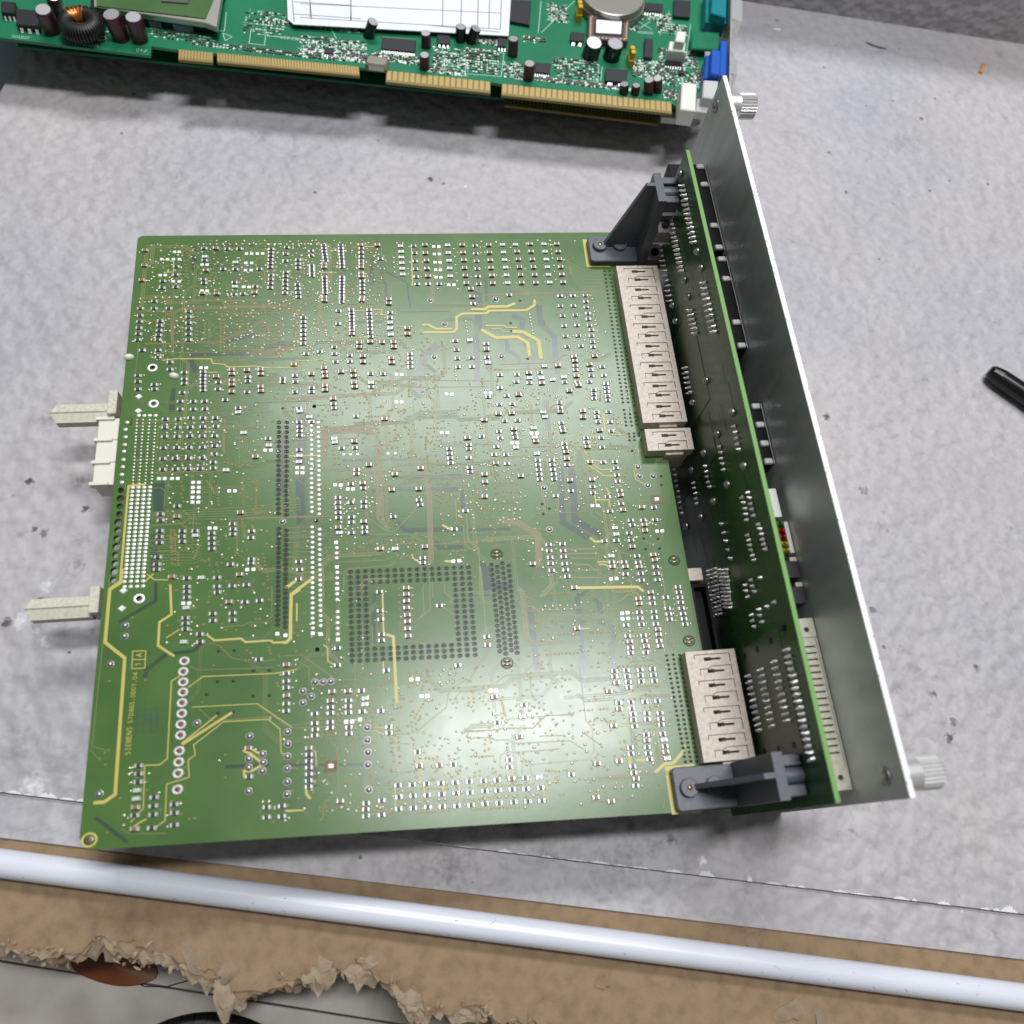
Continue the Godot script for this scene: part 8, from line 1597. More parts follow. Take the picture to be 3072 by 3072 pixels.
const THINS := [
	[0.24, 195.1, 15.7, 204.1, 23.1, 211, 23.8],
	[0.24, 195.3, 17.3, 203.5, 25.1, 210.8, 25.6],
	[0.24, 195.5, 18.9, 203, 27.1, 210.5, 27.3],
	[0.24, 195.7, 20.5, 202.4, 29.1, 210.3, 29.1],
	[0.24, 195.9, 22, 201.9, 31.1, 210, 30.9],
	[0.23, 196.1, 23.6, 201.3, 33.1, 209.8, 32.7],
	[0.23, 167.2, 28.5, 175.3, 34.4],
	[0.23, 167.1, 29.3, 175.3, 34.7],
	[0.23, 167.1, 30.1, 175.3, 35],
	[0.23, 167, 30.9, 175.2, 35.3],
	[0.23, 166.9, 31.8, 175.2, 35.6],
	[0.22, 14.8, 136.2, 47.2, 135.6, 60.8, 135.1, 63.2, 133.5, 72.5, 133.1],
	[0.22, 14.8, 136.8, 47.3, 136.9, 60.8, 136.2, 63.2, 134.7, 72.5, 134.3],
	[0.22, 14.9, 137.4, 47.3, 138.1, 60.8, 137.4, 63.2, 135.9, 72.6, 135.4],
	[0.22, 14.9, 138, 47.4, 139.4, 60.8, 138.6, 63.2, 137, 72.6, 136.6],
	[0.22, 15, 138.7, 47.4, 140.6, 60.9, 139.7, 63.2, 138.2, 72.6, 137.8],
	[0.18, 14.3, 146.6, 17.4, 146.7, 19, 147.5, 32.1, 148, 35.2, 147.3],
	[0.18, 14.5, 148.2, 17.5, 148.4, 19.1, 148.8, 32.2, 149.3, 35.2, 148.5],
	[0.18, 14.6, 149.8, 17.6, 150, 19.2, 150, 32.2, 150.5, 35.3, 149.7],
	[0.18, 14.7, 151.4, 17.7, 151.6, 19.2, 151.3, 32.3, 151.8, 35.3, 150.9],
	[0.18, 14.8, 153.1, 17.8, 153.2, 19.3, 152.6, 32.3, 153.1, 35.4, 152.1],
	[0.18, 14.9, 154.7, 18, 154.8, 19.4, 153.9, 32.4, 154.4, 35.4, 153.3],
	[0.18, 15, 156.3, 18.1, 156.4, 19.5, 155.1, 32.5, 155.7, 35.5, 154.5],
	[0.18, 15.1, 157.8, 18.2, 158, 19.6, 156.4, 32.5, 156.9, 35.5, 155.7],
	[0.18, 15.2, 159.4, 18.3, 159.6, 19.6, 157.7, 32.6, 158.2, 35.6, 156.9],
	[0.19, 67.7, 145.5, 72.6, 145.6],
	[0.19, 67.7, 147.6, 72.6, 147.7],
	[0.19, 67.7, 149.6, 72.6, 149.7],
	[0.19, 67.8, 151.6, 72.6, 151.7],
	[0.19, 67.8, 153.6, 72.6, 153.7],
	[0.19, 67.8, 155.5, 72.6, 155.6],
	[0.19, 67.8, 157.5, 72.6, 157.6],
	[0.19, 67.8, 159.5, 72.6, 159.6],
	[0.19, 14.7, 105.1, 41.4, 105.5],
	[0.19, 15, 109.6, 41.5, 108.9],
	[0.19, 15.2, 114, 41.6, 112.3],
	[0.19, 15.5, 118.3, 41.8, 115.6],
	[0.19, 15.8, 122.7, 41.9, 119],
	[0.19, 103.6, 143, 103.5, 144.8, 106.5, 148.1],
	[0.19, 104.1, 143, 104, 144.8, 106.7, 147.4],
	[0.19, 104.6, 143, 104.5, 144.8, 106.9, 146.8],
	[0.19, 105.1, 143.1, 105, 144.9, 107, 146.2],
	[0.20, 105.6, 143.1, 105.5, 144.9, 107.2, 145.6],
	[0.26, 89, 173.7, 89.3, 164.9, 90.7, 163.9, 107.1, 163.4, 109.2, 162.2],
	[0.26, 82.7, 158.5, 85.6, 160.8, 105.2, 161.1],
	[0.27, 100.7, 150, 115, 150.6, 120.6, 154.1],
	[0.27, 98.8, 138.2, 98.9, 142.7, 106.5, 148.9, 109.5, 149.1, 118.4, 139.7],
	[0.29, 127.2, 117.2, 127.2, 120.5, 129.4, 123.9, 136.3, 129.5, 136.3, 135.5, 134.5, 136.8, 134.7, 146.9, 137.1, 148.3, 137, 155.9, 139.3, 158.3, 141.8, 158.6],
	[0.29, 131, 119.3, 137.1, 123.8, 138.7, 126.3, 138.6, 154.2, 142.7, 158, 141.5, 178.2],
	[0.29, 113.2, 93, 113.2, 94, 114.2, 96.6, 113.6, 105.9, 111.5, 108.3],
	[0.26, 68.3, 163.7, 81.2, 164.4, 78.9, 166.8],
	[0.26, 66.4, 164.2, 75.3, 164.5],
	[0.27, 83.5, 133.4, 79, 133.6],
	[0.19, 68.1, 145.2, 76.1, 145.5],
	[0.19, 68.2, 147.3, 76.1, 147.6],
	[0.19, 68.2, 149.4, 76.1, 149.7],
	[0.19, 68.2, 151.5, 76.1, 151.8],
	[0.19, 68.2, 153.6, 76.1, 153.9],
	[0.19, 68.2, 155.7, 76.1, 155.9],
	[0.19, 68.3, 157.7, 76.1, 158],
	[0.19, 68.3, 159.8, 76.1, 160],
	[0.19, 68.3, 161.8, 76.1, 162.1],
	[0.19, 68.3, 163.8, 76.1, 164.1],
	[0.19, 68.3, 165.8, 76.1, 166.1],
	[0.18, 68.3, 167.9, 76.1, 168.2],
	[0.18, 68.4, 169.9, 76.1, 170.2],
	[0.18, 68.4, 171.8, 76.1, 172.2],
	[0.24, 138.6, 145.3, 138.4, 154.7, 142.3, 158.4, 142.4, 179.6],
	[0.25, 191, 143.8, 195.5, 147.7, 199.8, 147.9],
	[0.25, 190.3, 142.4, 190, 146.1, 194.4, 149.5],
	[0.24, 196.4, 159.7, 201.5, 163.6, 204.8, 164.6],
	[0.25, 215.4, 170.6, 215.6, 178.5],
	[0.25, 209.7, 158.1, 213.3, 160.2, 216.9, 159.9, 219.2, 156.4],
	[0.26, 195.2, 95.7, 199.9, 95.6, 202.3, 97.7],
	[0.26, 205.6, 104.5, 209.5, 108.7],
	[0.24, 180.4, 167.7, 186.3, 167.6],
	[0.24, 13.8, 252.1, 16.4, 254, 28.5, 254.9],
	[0.32, 2.3, 161.4, 1.7, 224, 6.5, 225.7],
	[0.29, 1.3, 225.3, 4.4, 228.4],
	[0.27, 43.6, 184, 52.1, 183.9, 53.7, 182.9, 60, 183.3, 62.2, 181, 62, 169.3],
	[0.26, 33.2, 197.9, 36, 199.7, 63.1, 200.6],
	[0.26, 38.9, 189.6, 43.4, 191, 48, 196, 55.8, 198.3, 63.6, 197.7],
	[0.28, 79.6, 225.3, 83.5, 228, 83.7, 229.2, 85.9, 231.1, 86.2, 246.2, 80.9, 249.9, 80.6, 254.9],
	[0.28, 66.9, 220.4, 69.9, 223, 83, 223.6],
	[0.28, 104.6, 228, 112.1, 228.6],
	[0.28, 104.6, 228.2, 104.8, 231.2, 111.9, 232],
	[0.33, 114.1, 228, 125.7, 219.9, 127.1, 213.4, 134, 210.3],
	[0.29, 128.9, 217.1, 131.1, 214.7, 139.9, 214.8],
	[0.24, 66.7, 196.6, 73.2, 196.6, 80.2, 202.3, 86.2, 207, 93.7, 207.3, 95.7, 209],
	[0.24, 71, 198.5, 75.7, 201.4, 76.2, 207.6, 80.7, 211.5],
	[0.28, 103.5, 244.9, 107, 242.4, 110.5, 241.7, 114.4, 241.6],
	[0.29, 131.6, 229.4, 138.7, 229.7],
	[0.24, 88.3, 198.7, 90.8, 200.9, 95.9, 201.8],
	[0.25, 120, 172, 119.4, 173.6, 119.4, 183.6, 116.7, 186.2],
	[0.26, 127.9, 171.9, 127.9, 175.8, 131.4, 179.4],
	[0.25, 127, 181.9, 131.1, 184.9, 131.2, 191],
	[0.26, 122.6, 164.7, 121.8, 179.4, 121.9, 182.1, 117.2, 185.7],
	[0.25, 112.9, 193.5, 118.8, 195.5, 119.3, 205.1],
	[0.27, 98, 253, 101.3, 252.8, 104.6, 254.3],
	[0.27, 98, 253.4, 101.3, 253.1, 104.6, 254.5],
	[0.27, 97.9, 253.7, 101.3, 253.4, 104.6, 254.6],
	[0.27, 97.9, 254.1, 101.3, 253.7, 104.6, 254.8],
	[0.27, 97.9, 254.5, 101.3, 253.9, 104.6, 255],
	[0.32, 106.9, 246.6, 106.8, 253.6],
	[0.32, 112, 247, 111.9, 254],
	[0.32, 117.1, 247.5, 116.9, 254.4],
	[0.33, 122.2, 247.9, 122, 254.9],
	[0.29, 143.7, 242.6, 144.2, 238.8, 146.1, 237.7, 151.2, 238.1],
	[0.29, 154.9, 241.6, 154.9, 246.4, 156.9, 247.3],
	[0.29, 151.4, 245.6, 152.1, 241.8],
	[0.40, 145, 212.1, 148.6, 209.8, 155.5, 209.8, 160.1, 205.9, 160.6, 201.6, 165.3, 197.6],
	[0.35, 158.3, 218.3, 157.7, 216.2, 158.1, 210],
	[0.33, 216.1, 170.2, 215.9, 181.9],
	[0.32, 215.7, 193.3, 216, 201.1],
	[0.32, 214, 193.1, 211.3, 209.5, 213.1, 211.8],
	[0.31, 208.5, 206, 211.4, 209, 210.6, 216.9, 212.4, 219.2],
	[0.31, 200.9, 205.5, 203.3, 207.3, 207.7, 207.6],
	[0.30, 207, 236.6, 214.7, 237.2],
	[0.31, 142.6, 165.9, 142.8, 170.5, 142.5, 201.4]]
const BROWNS := [
	[1.39, 16.6, 43.3, 22.5, 39.9, 66.4, 39.8, 69.1, 43.3],
	[1.06, 18.1, 43.3, 19.3, 63.9],
	[0.97, 20, 57.4, 37.1, 57.9, 49.4, 52.1, 56.7, 46.8],
	[2.46, 52.7, 63.9, 63.1, 63.8, 67.5, 61],
	[0.89, 20, 57.4, 18.6, 55.6, 17.6, 44.9],
	[0.74, 21.4, 36.1, 78, 36.2],
	[1.21, 63.4, 87.1, 79.3, 86.1],
	[1.62, 72.4, 86.9, 98.3, 85.7, 112.3, 85.7, 117.3, 81.7],
	[0.51, 118.7, 79.2, 157.8, 80.9],
	[0.59, 118.1, 82.8, 151.7, 83.6],
	[0.81, 155.6, 35, 179.2, 34.8, 209.1, 33.9],
	[1.52, 197.4, 71.5, 204.1, 71.3, 209.5, 67.9],
	[0.61, 159, 72.5, 183.2, 72.1, 187.4, 68.4, 196.3, 68.7],
	[0.69, 155.1, 75.3, 188, 75.2],
	[0.60, 15.6, 118.8, 30.7, 119, 35.1, 119.2],
	[0.60, 6.8, 112.7, 16, 112.8],
	[0.51, 15.2, 141.7, 27.9, 141.3, 30.8, 138.6],
	[0.45, 51.3, 140.5, 72.6, 140.9],
	[0.78, 41.5, 97.3, 42, 111.2],
	[3.61, 81.9, 102.7, 92.7, 102.2, 102.9, 103.4],
	[2.41, 82.5, 102.8, 82.4, 115.2],
	[2.99, 103.9, 111.9, 104.1, 126.5, 104, 143],
	[2.11, 121.6, 118.8, 123.5, 126.5, 124.1, 134, 123.2, 162.6],
	[0.81, 102.7, 110.4, 109.5, 110.4],
	[0.61, 66.1, 140.8, 79.4, 140.8, 82.2, 140.1, 85.1, 137.5],
	[0.56, 83.4, 100.4, 74.1, 99.5],
	[1.21, 92.7, 101.7, 97.5, 99.2],
	[2.49, 152.5, 146, 158.8, 147.7, 167.1, 153.6, 166.1, 167.3],
	[0.48, 174.6, 162.5, 191.2, 163],
	[0.48, 179.1, 160.9, 191.5, 160.7],
	[0.40, 179.5, 164.5, 189.7, 165.1],
	[0.40, 180.1, 169.8, 190.3, 170],
	[0.47, 172.7, 172.4, 190.7, 173.3],
	[0.40, 178.8, 166.7, 185.9, 167.5, 190.9, 171.8],
	[1.03, 170.4, 92, 170.1, 103.7],
	[1.13, 177.7, 92.2, 177, 106.5, 176.9, 119.3],
	[0.43, 132.6, 229.2, 144.3, 229.6, 145.1, 229.2, 157.1, 230, 162.5, 225.8, 172.7, 226.3],
	[0.41, 197.7, 208, 206.5, 208.1, 211.4, 211.9],
	[1.02, 200, 221.4, 211.9, 222.1],
	[0.34, 159.4, 233.1, 168.7, 233.6],
	[0.34, 176.2, 233.4, 181.6, 238.1],
	[0.34, 141, 232.1, 143, 233.2, 147.5, 233.5, 149.4, 235, 170.5, 235.6, 176.2, 239.9],
	[0.33, 134.2, 231.7, 140.5, 232.1],
	[0.34, 152.2, 238.2, 166, 238.3],
	[0.37, 182, 188.5, 186.7, 188.5, 192.9, 183.9, 196.9, 183.5, 201.3, 180.7],
	[0.36, 159.2, 183.3, 161.9, 183.6, 165.9, 187.2, 181.2, 188.2],
	[0.34, 133.8, 211.8, 142.9, 199.9, 142.8, 197.2]]
const DARKS := [
	[2.42, 26.3, 63.8, 51.4, 63.5],
	[1.64, 40.9, 57.7, 49.9, 55.3, 56, 54.9],
	[1.97, 20.7, 80.2, 20.3, 90.5],
	[1.88, 25.4, 6.5, 26, 19.7],
	[2.47, 56.2, 62.3, 63.1, 59.3, 68.8, 58.9],
	[2.81, 26.4, 66.7, 29.6, 72.4],
	[1.16, 108.4, 16.6, 108.6, 25.4, 110.3, 28.8, 110, 36.8],
	[0.89, 109.2, 20.7, 119.9, 27.8, 120.2, 37, 120.9, 41.5],
	[3.47, 131.8, 61.6, 125.6, 66.8, 123.8, 75.2, 121.4, 79.3],
	[2.71, 151, 32.9, 150.5, 52.1],
	[1.79, 104.2, 13.7, 103.8, 28.7],
	[2.64, 149.2, 57.1, 147.8, 81.1],
	[4.23, 122.7, 80.4, 121.8, 88],
	[2.26, 152.4, 34.1, 151, 54.4],
	[2.48, 166.5, 46.3, 171.2, 49.2, 170, 54.8],
	[1.95, 162.7, 59.6, 162.7, 65.1, 167.2, 68.7, 167.4, 71.7],
	[1.96, 170.5, 61.4, 174.3, 67.8, 173.7, 71.3],
	[2.56, 179.4, 41.4, 179.1, 51.1, 184.7, 58.5, 183.7, 71.6, 183.9, 78],
	[1.37, 156.4, 24.8, 155.3, 38.7],
	[1.76, 170.6, 71.8, 171.2, 75.5],
	[2.62, 154.6, 69.7, 153.6, 76.1],
	[4.88, 17.8, 123.4, 18.8, 135.5],
	[2.35, 20.4, 85.8, 20.7, 91.7],
	[2.56, 17.3, 145.4, 18.2, 160.7],
	[3.57, 65.1, 103.5, 65.6, 130.2],
	[3.63, 73.6, 94.1, 72.4, 116.7, 72.5, 129.7, 72.9, 144.1],
	[1.73, 100.8, 131, 106.3, 130.5, 136.1, 131.9],
	[1.60, 115.6, 127.1, 121.6, 125.6, 139.1, 126.2],
	[1.95, 110.7, 145.6, 113.8, 148.8, 137, 149.5],
	[1.72, 125.5, 154, 126.6, 157, 136.5, 157.2],
	[2.18, 138.3, 131.9, 137.5, 140.2],
	[1.14, 79.3, 148.8, 100.7, 150],
	[1.19, 89.1, 116.5, 123.8, 117.7],
	[2.52, 180, 123.8, 178, 148.7, 187.8, 156.3],
	[2.95, 184.5, 123.5, 183.2, 148, 193.1, 155.4],
	[2.60, 176.9, 91.2, 176.7, 105.4],
	[2.74, 143.5, 163.8, 144.4, 178.4],
	[1.35, 139.1, 150.2, 155.9, 150.5],
	[1.36, 27.2, 192.8, 34, 192.4, 37.2, 190],
	[1.56, 24.7, 193, 18, 198.2, 17.7, 201.3],
	[1.29, 19.1, 164.9, 19.6, 172.2, 6.9, 179.8],
	[1.21, 47.1, 234.6, 62, 235.3],
	[1.24, 4.9, 247.8, 16.1, 256.7],
	[1.50, 100.8, 174.2, 99.7, 194.2],
	[4.13, 76.7, 232.3, 76.7, 244],
	[1.00, 67.1, 235.7, 96, 237.9],
	[2.22, 187, 181.9, 188.7, 184.2, 188.2, 191.4, 192.8, 194.5, 192.6, 198.9, 190.8, 201, 191.4, 210.5],
	[2.28, 160.8, 183.5, 160.9, 198.4, 161.1, 216.4, 161, 223.1],
	[1.89, 179.9, 180.8, 180.2, 192, 178.1, 216.7],
	[2.04, 191.9, 214.5, 192.1, 220.3],
	[1.79, 180, 180.2, 185.7, 178.9],
	[3.13, 145.1, 166, 145.8, 174.1, 154.5, 175.2]]
const TX := [
	[13.9, 223.1, -0.1, -7.9],
	[14.1, 208, 0.4, -15.8],
	[15.2, 192.6, 0, 0],
	[15.1, 196, 0, 0]]
const BOXLINES := [
	[12.8, 191, 17.4, 191.2],
	[17.4, 191.2, 17.5, 197.6],
	[17.5, 197.6, 12.9, 197.5],
	[12.9, 197.5, 12.8, 191],
	[12.9, 194.2, 17.4, 194.4]]
const GRIDLINES := [
	[15.9, 212.8, 23, 212.5],
	[23, 212.5, 23.2, 220.7],
	[23.2, 220.7, 15.9, 220.4],
	[15.9, 220.4, 15.9, 212.8],
	[18.5, 212.5, 18.5, 220.3],
	[20.6, 212.6, 20.9, 220.2],
	[16, 217.4, 23, 217.7],
	[16, 214.7, 20.8, 214.8],
	[18.3, 216.2, 23, 216.3]]
const SJ := [179.5, 5.4, 181, 5.1, 182.5, 4.8, 184, 4.6, 185.5, 4.3, 187, 4, 188.4, 3.7, 189.9, 3.4, 176.2, 9.8, 177.7, 9.5, 179.1, 9.1, 180.6, 8.7, 182, 8.4, 183.5, 8, 184.9, 7.6, 186.4, 7.3, 187.8, 6.9, 189.3, 6.5, 190.7, 6.2, 217.2, 45.7, 217.4, 47.6, 219.4, 45.7, 219.6, 47.7, 221.6, 45.7, 221.8, 47.7, 223.8, 45.8, 223.9, 47.7, 226, 45.8, 226.1, 47.7, 228.1, 45.8, 228.2, 47.8, 230.3, 45.9, 230.4, 47.8, 232.4, 45.9, 232.5, 47.8, 234.5, 45.9, 234.6, 47.9, 236.6, 46, 236.7, 47.9, 238.7, 46, 238.8, 47.9, 240.8, 46, 240.8, 47.9, 242.9, 46.1, 242.9, 48, 244.9, 46.1, 244.9, 48, 247, 46.1, 247, 48, 249, 46.2, 249, 48, 251, 46.2, 251, 48.1, 253.1, 46.2, 253, 48.1, 218.5, 8.8, 218.7, 11.3, 220.8, 8.8, 220.9, 11.3, 223.1, 8.8, 223.2, 11.3, 225.3, 8.8, 225.5, 11.3, 227.6, 8.8, 227.7, 11.3, 229.9, 8.8, 230, 11.3, 232.1, 8.9, 232.2, 11.3, 234.4, 8.9, 234.4, 11.3, 236.6, 8.9, 236.6, 11.3, 238.8, 8.9, 238.8, 11.3, 218.7, 21.2, 218.9, 23.5, 221, 21.2, 221.2, 23.5, 223.3, 21.2, 223.5, 23.5, 225.6, 21.2, 225.7, 23.5, 227.8, 21.2, 228, 23.4, 230.1, 21.2, 230.2, 23.4, 232.3, 21.2, 232.4, 23.4, 234.5, 21.1, 234.6, 23.4, 236.8, 21.1, 236.8, 23.4, 239, 21.1, 239, 23.4, 218.8, 34.1, 218.9, 36.2, 221.1, 34.1, 221.2, 36.2, 223.4, 34.1, 223.5, 36.3, 225.6, 34.2, 225.8, 36.3, 227.9, 34.2, 228, 36.3, 230.2, 34.3, 230.3, 36.4, 232.4, 34.3, 232.5, 36.4, 234.6, 34.3, 234.7, 36.4, 236.8, 34.4, 236.9, 36.5, 239, 34.4, 239.1, 36.5, 187.2, 30.6, 187.2, 24.2, 189.6, 30.6, 189.4, 23.7, 191.8, 30.8, 191.8, 24.5, 198.8, 31.7, 198.7, 24.2, 201, 31.2, 200.9, 24.4, 203.5, 31.8, 203.4, 24.8, 188.9, 38.4, 200.1, 45.6, 199.9, 38.9, 11.2, 42.6, 13.8, 45.7, 13.8, 42.5, 16.4, 45.6, 16.3, 42.5, 18.9, 45.5, 18.9, 42.4, 21.4, 45.5, 21.4, 42.3, 23.9, 45.4, 23.9, 42.2, 26.3, 45.3, 26.4, 42.2, 28.8, 45.2, 28.9, 42.1, 31.3, 45.1, 31.3, 42, 33.7, 45.1, 33.8, 42, 36.1, 45, 36.3, 41.9, 38.6, 44.9, 38.7, 41.8, 41, 44.8, 41.1, 41.7, 43.4, 44.8, 13.2, 23.5, 15.4, 26.4, 15.6, 23.5, 17.8, 26.4, 18.1, 23.5, 20.3, 26.4, 20.5, 23.6, 22.7, 26.4, 22.9, 23.6, 25.1, 26.5, 25.3, 23.6, 27.4, 26.5, 27.7, 23.6, 29.8, 26.5, 30.1, 23.7, 32.2, 26.5, 32.5, 23.7, 34.5, 26.5, 34.8, 23.7, 36.8, 26.6, 37.2, 23.8, 39.2, 26.6, 39.5, 23.8, 41.5, 26.6, 41.8, 23.8, 43.8, 26.6, 12.2, 5.3, 14.6, 8.5, 15.1, 5.1, 17.4, 8.4, 17.9, 5, 20.2, 8.2, 20.8, 4.9, 23, 8.1, 23.6, 4.8, 25.8, 8, 26.4, 4.7, 28.6, 7.8, 29.2, 4.5, 31.4, 7.7, 32, 4.4, 34.1, 7.6, 34.8, 4.3, 36.9, 7.4, 37.6, 4.2, 39.6, 7.3, 40.3, 4.1, 42.3, 7.2, 43, 3.9, 45, 7.1, 62.9, 42.6, 64.8, 45.5, 65.6, 42.6, 67.5, 45.5, 68.3, 42.5, 70.2, 45.4, 70.9, 42.5, 72.8, 45.4, 73.6, 42.4, 75.4, 45.3, 76.3, 42.4, 78.1, 45.3, 78.9, 42.4, 80.7, 45.3, 81.5, 42.3, 83.2, 45.2, 84.1, 42.3, 85.8, 45.2, 86.7, 42.3, 88.4, 45.1, 62.8, 23.9, 64.9, 27.2, 65.3, 24, 67.3, 27.3, 67.7, 24.1, 69.7, 27.4, 70.1, 24.2, 72.1, 27.4, 72.5, 24.3, 74.5, 27.5, 74.9, 24.3, 76.8, 27.6, 80.7, 6.2, 82.3, 9.4, 83.2, 6.1, 84.8, 9.4, 85.7, 6.1, 87.3, 9.3, 88.3, 6.1, 89.8, 9.3, 90.8, 6.1, 92.3, 9.3, 93.3, 6, 94.7, 9.2, 130.2, 43.8, 132.7, 43.8, 135.1, 43.7, 137.6, 43.6, 140, 43.6, 130.4, 27.1, 132.8, 26.8, 135.2, 26.4, 137.5, 26.1, 139.9, 25.8, 130.2, 8.9, 132.6, 8.9, 135, 8.9, 137.4, 8.9, 139.7, 8.9, 130.3, -7.4, 132.8, -7.6, 135.2, -7.7, 137.5, -7.9, 139.9, -8, 114.2, -27.9, 117, -27.9, 119.8, -28, 122.5, -28.1, 125.2, -28.1, 127.9, -28.2, 130.6, -28.3, 133.3, -28.3, 136, -28.4, 157.5, 43.2, 159.9, 43.5, 162.3, 43.7, 164.6, 44, 167, 44.2, 157, 37.8, 159.4, 37.8, 161.7, 37.8, 163.9, 37.7, 166.2, 37.7, 171.4, 46.5, 173.4, 46.7, 175.4, 46.9, 177.4, 47.2, 179.3, 47.4, 181.3, 47.6, 171.4, 35.6, 173.4, 35.7, 175.5, 35.9, 177.5, 36, 179.5, 36.2, 181.4, 36.3, 158, 13.1, 162, 13.8, 165.9, 14.5, 169.8, 15.1, 173.6, 15.7, 170, -10.2, 171.8, -10.5, 173.5, -10.8, 175.2, -11.2, 176.9, -11.5, 178.6, -11.8, 180.3, -12.1, 182.1, -12.4, 183.8, -12.8, 185.5, -13.1, 187.2, -13.4, 188.9, -13.7, 170.9, -6, 172.7, -6.3, 174.4, -6.6, 176.1, -6.9, 177.8, -7.2, 179.4, -7.5, 181.1, -7.8, 182.8, -8.1, 184.5, -8.3, 186.2, -8.6, 187.8, -8.9, 189.5, -9.2, 171.8, -2, 173.5, -2.2, 175.2, -2.5, 176.9, -2.7, 178.6, -3, 180.2, -3.3, 181.9, -3.5, 183.6, -3.8, 185.2, -4, 186.9, -4.3, 188.5, -4.5, 190.2, -4.8, 173.8, 2.6, 175.3, 2.4, 176.9, 2.2, 178.4, 2, 179.9, 1.8, 181.5, 1.6, 183, 1.4, 184.5, 1.2, 186.1, 1, 187.6, 0.8, 189.1, 0.6, 175, 6.3, 176.5, 6, 178, 5.7]
const SB := [5.8, 44.2, 48, 44.2, 56.5, 44.2, 48.1, 25.7, 57.1, 25.7, 47.9, 7.1, 56.5, 7.1, 99.5, 26.5, 99.5, 8.5, 124.3, 44, 124.4, 26.3, 124.4, 9.5, 124.1, -7.8, 147.1, 44, 146.6, 26.1, 146.5, 9.5, 146.4, -7.9, 143, -27.1]
const SH := [211, 9.6, 211.3, 22.2, 211.3, 35, 209.8, 47, 247.2, 35.8, 247, 23, 246.3, 10.4]
const FILMS := [
	[62, 108, -34, 26],
	[111.5, 131, -34, 22],
	[208, 251, -34, 42]]
const STAINS_AND_SHADE := [136.1, -70.9, 2.2, 0.80, 6.9, -107.5, 5, 0.50, -27.3, 102.6, 3, 0.80, -48.8, 101.9, 2, 0.80, -23.9, 116.6, 2, 0.80, -44.1, 124.6, 1.5, 0.70, -49.2, 126.6, 3, 0.50, -39.8, 126.8, 2, 0.50, -25.3, 131, 4, 0.45, -45.3, 71.8, 4, 0.60, -24.9, 141.6, 3.5, 0.50, -25.2, 144.8, 5, 0.35, -37.8, 156.9, 2, 0.60, -38.5, 167.8, 3.5, 0.70, -49.6, 165.8, 2.5, 0.70, -35.5, 154.2, 5, 0.35, -27.4, 169, 5, 0.35, -13.4, 165.7, 6, 0.30, -41.9, 217.1, 10, 0.35, -22.9, 223.6, 8, 0.35, -35.8, 150.8, 3.5, -0.95, -45.1, 165.7, 4, -0.95, -34.4, 175.2, 3, -0.90, -31.8, 230.9, 6, -0.90, -48.3, 51.7, 4, -0.40, 219.2, 277.8, 5, 0.30, 124.8, 274.5, 6, 0.40, 153.2, 263.7, 8, 0.45, 162.9, 273.2, 6, 0.35, 194.8, 276.1, 6, 0.40, 205.9, 275.3, 5, 0.50, 197.6, 266.4, 3, 0.60, 225.4, 281.8, 2, -0.90, 126, 275.2, 9, 0.40, 111.8, 278, 10, 0.30, 186.8, 285.1, 12, 0.30, 241.5, 291.5, 4, 0.40, 326, 219.7, 3, 0.70, 342.2, 223.9, 2, 0.60, 344.3, 242.8, 2.5, 0.80, 336.3, 211.5, 4, 0.50, 366.5, 213.7, 2, 0.60, 326.9, 83.8, 2, 0.70, 339, 144.1, 3, 0.50, 335.7, 124.7, 2.5, 0.50, 324.5, 184.5, 2, 0.60, 419.3, -99.7, 8, 0.25, 369.4, -176.7, 6, 0.30, 349.1, -106.7, 8, 0.20, 428.8, -102.5, 6, 0.30, 475.2, -144.9, 5, 0.25, 511.8, -178.4, 4, 0.50, 364.6, -204.3, 1.2, 0.80, 442.9, -71.3, 1, 0.70, 427.8, -63.6, 1, 0.70, 375.5, -62.2, 1.2, 0.70, 435.5, 27.7, 4, 0.25, 63.4, -85.6, 3, 0.40, 106.9, -1.5, 2, 0.30, -66.1, -51.2, 4, 0.30, -35.6, -84.6, 5, 0.30, -27.4, -46.9, 5, 0.25, 33, -55.6, 7, 0.20, -9.5, 20.4, 4, 0.30, -48.1, 27.1, 6, 0.20, -21.2, -115.5, 5, 0.40, -65.8, -135.4, 3, 0.60, 17.3, -108.9, 5, 0.35, 45.6, -102.1, 6, 0.30, 235.8, -107.5, 3, 0.50, 457.2, -24.4, 6, 0.20]  # broad faint blots below the board mix dirt with painted shadow
const CARD := [-110, -270, 330, -300, 302.7, -177.9, 284.9, -87.2, 270.9, -91, 268.2, -96, 176.2, -107.5, 170.2, -108.7, 115.3, -115.8, 101, -117.6, 9.2, -127.4, -4.6, -129.7, -4.6, -122.9, -77.9, -133.2, -110, -137]
const FINGERS := [
	[9, -128, 26.3, -126.2, 0.1, 7.4, 11],
	[28.2, -126.3, 100.9, -118.2, 0.3, 6.9, 50],
	[115.3, -115.9, 170.2, -109, -0.8, 8.3, 18],
	[176.2, -107.8, 268.2, -96.3, -1.2, 8.3, 31]]
const CANS_M := [
	[-53.6, -138.9, -53.2, -137.5, 4.1, 13],
	[-52.7, -151.6, -49.6, -148, 3.6, 13],
	[-19.7, -135.4, -20.7, -135.5, 4.5, 13],
	[-10.5, -134.3, -10, -133.9, 4.2, 13],
	[137.3, -134.6, 136.9, -134.5, 2.6, 8],
	[135.4, -118.2, 135.4, -118.2, 2.6, 8],
	[184, -129.7, 183.6, -130.6, 2.8, 9],
	[190.8, -112.1, 190.5, -112.4, 2.9, 9],
	[256.4, -103.2, 254.6, -103.6, 2.8, 8],
	[261.7, -104.7, 259.5, -104.7, 2.5, 8]]
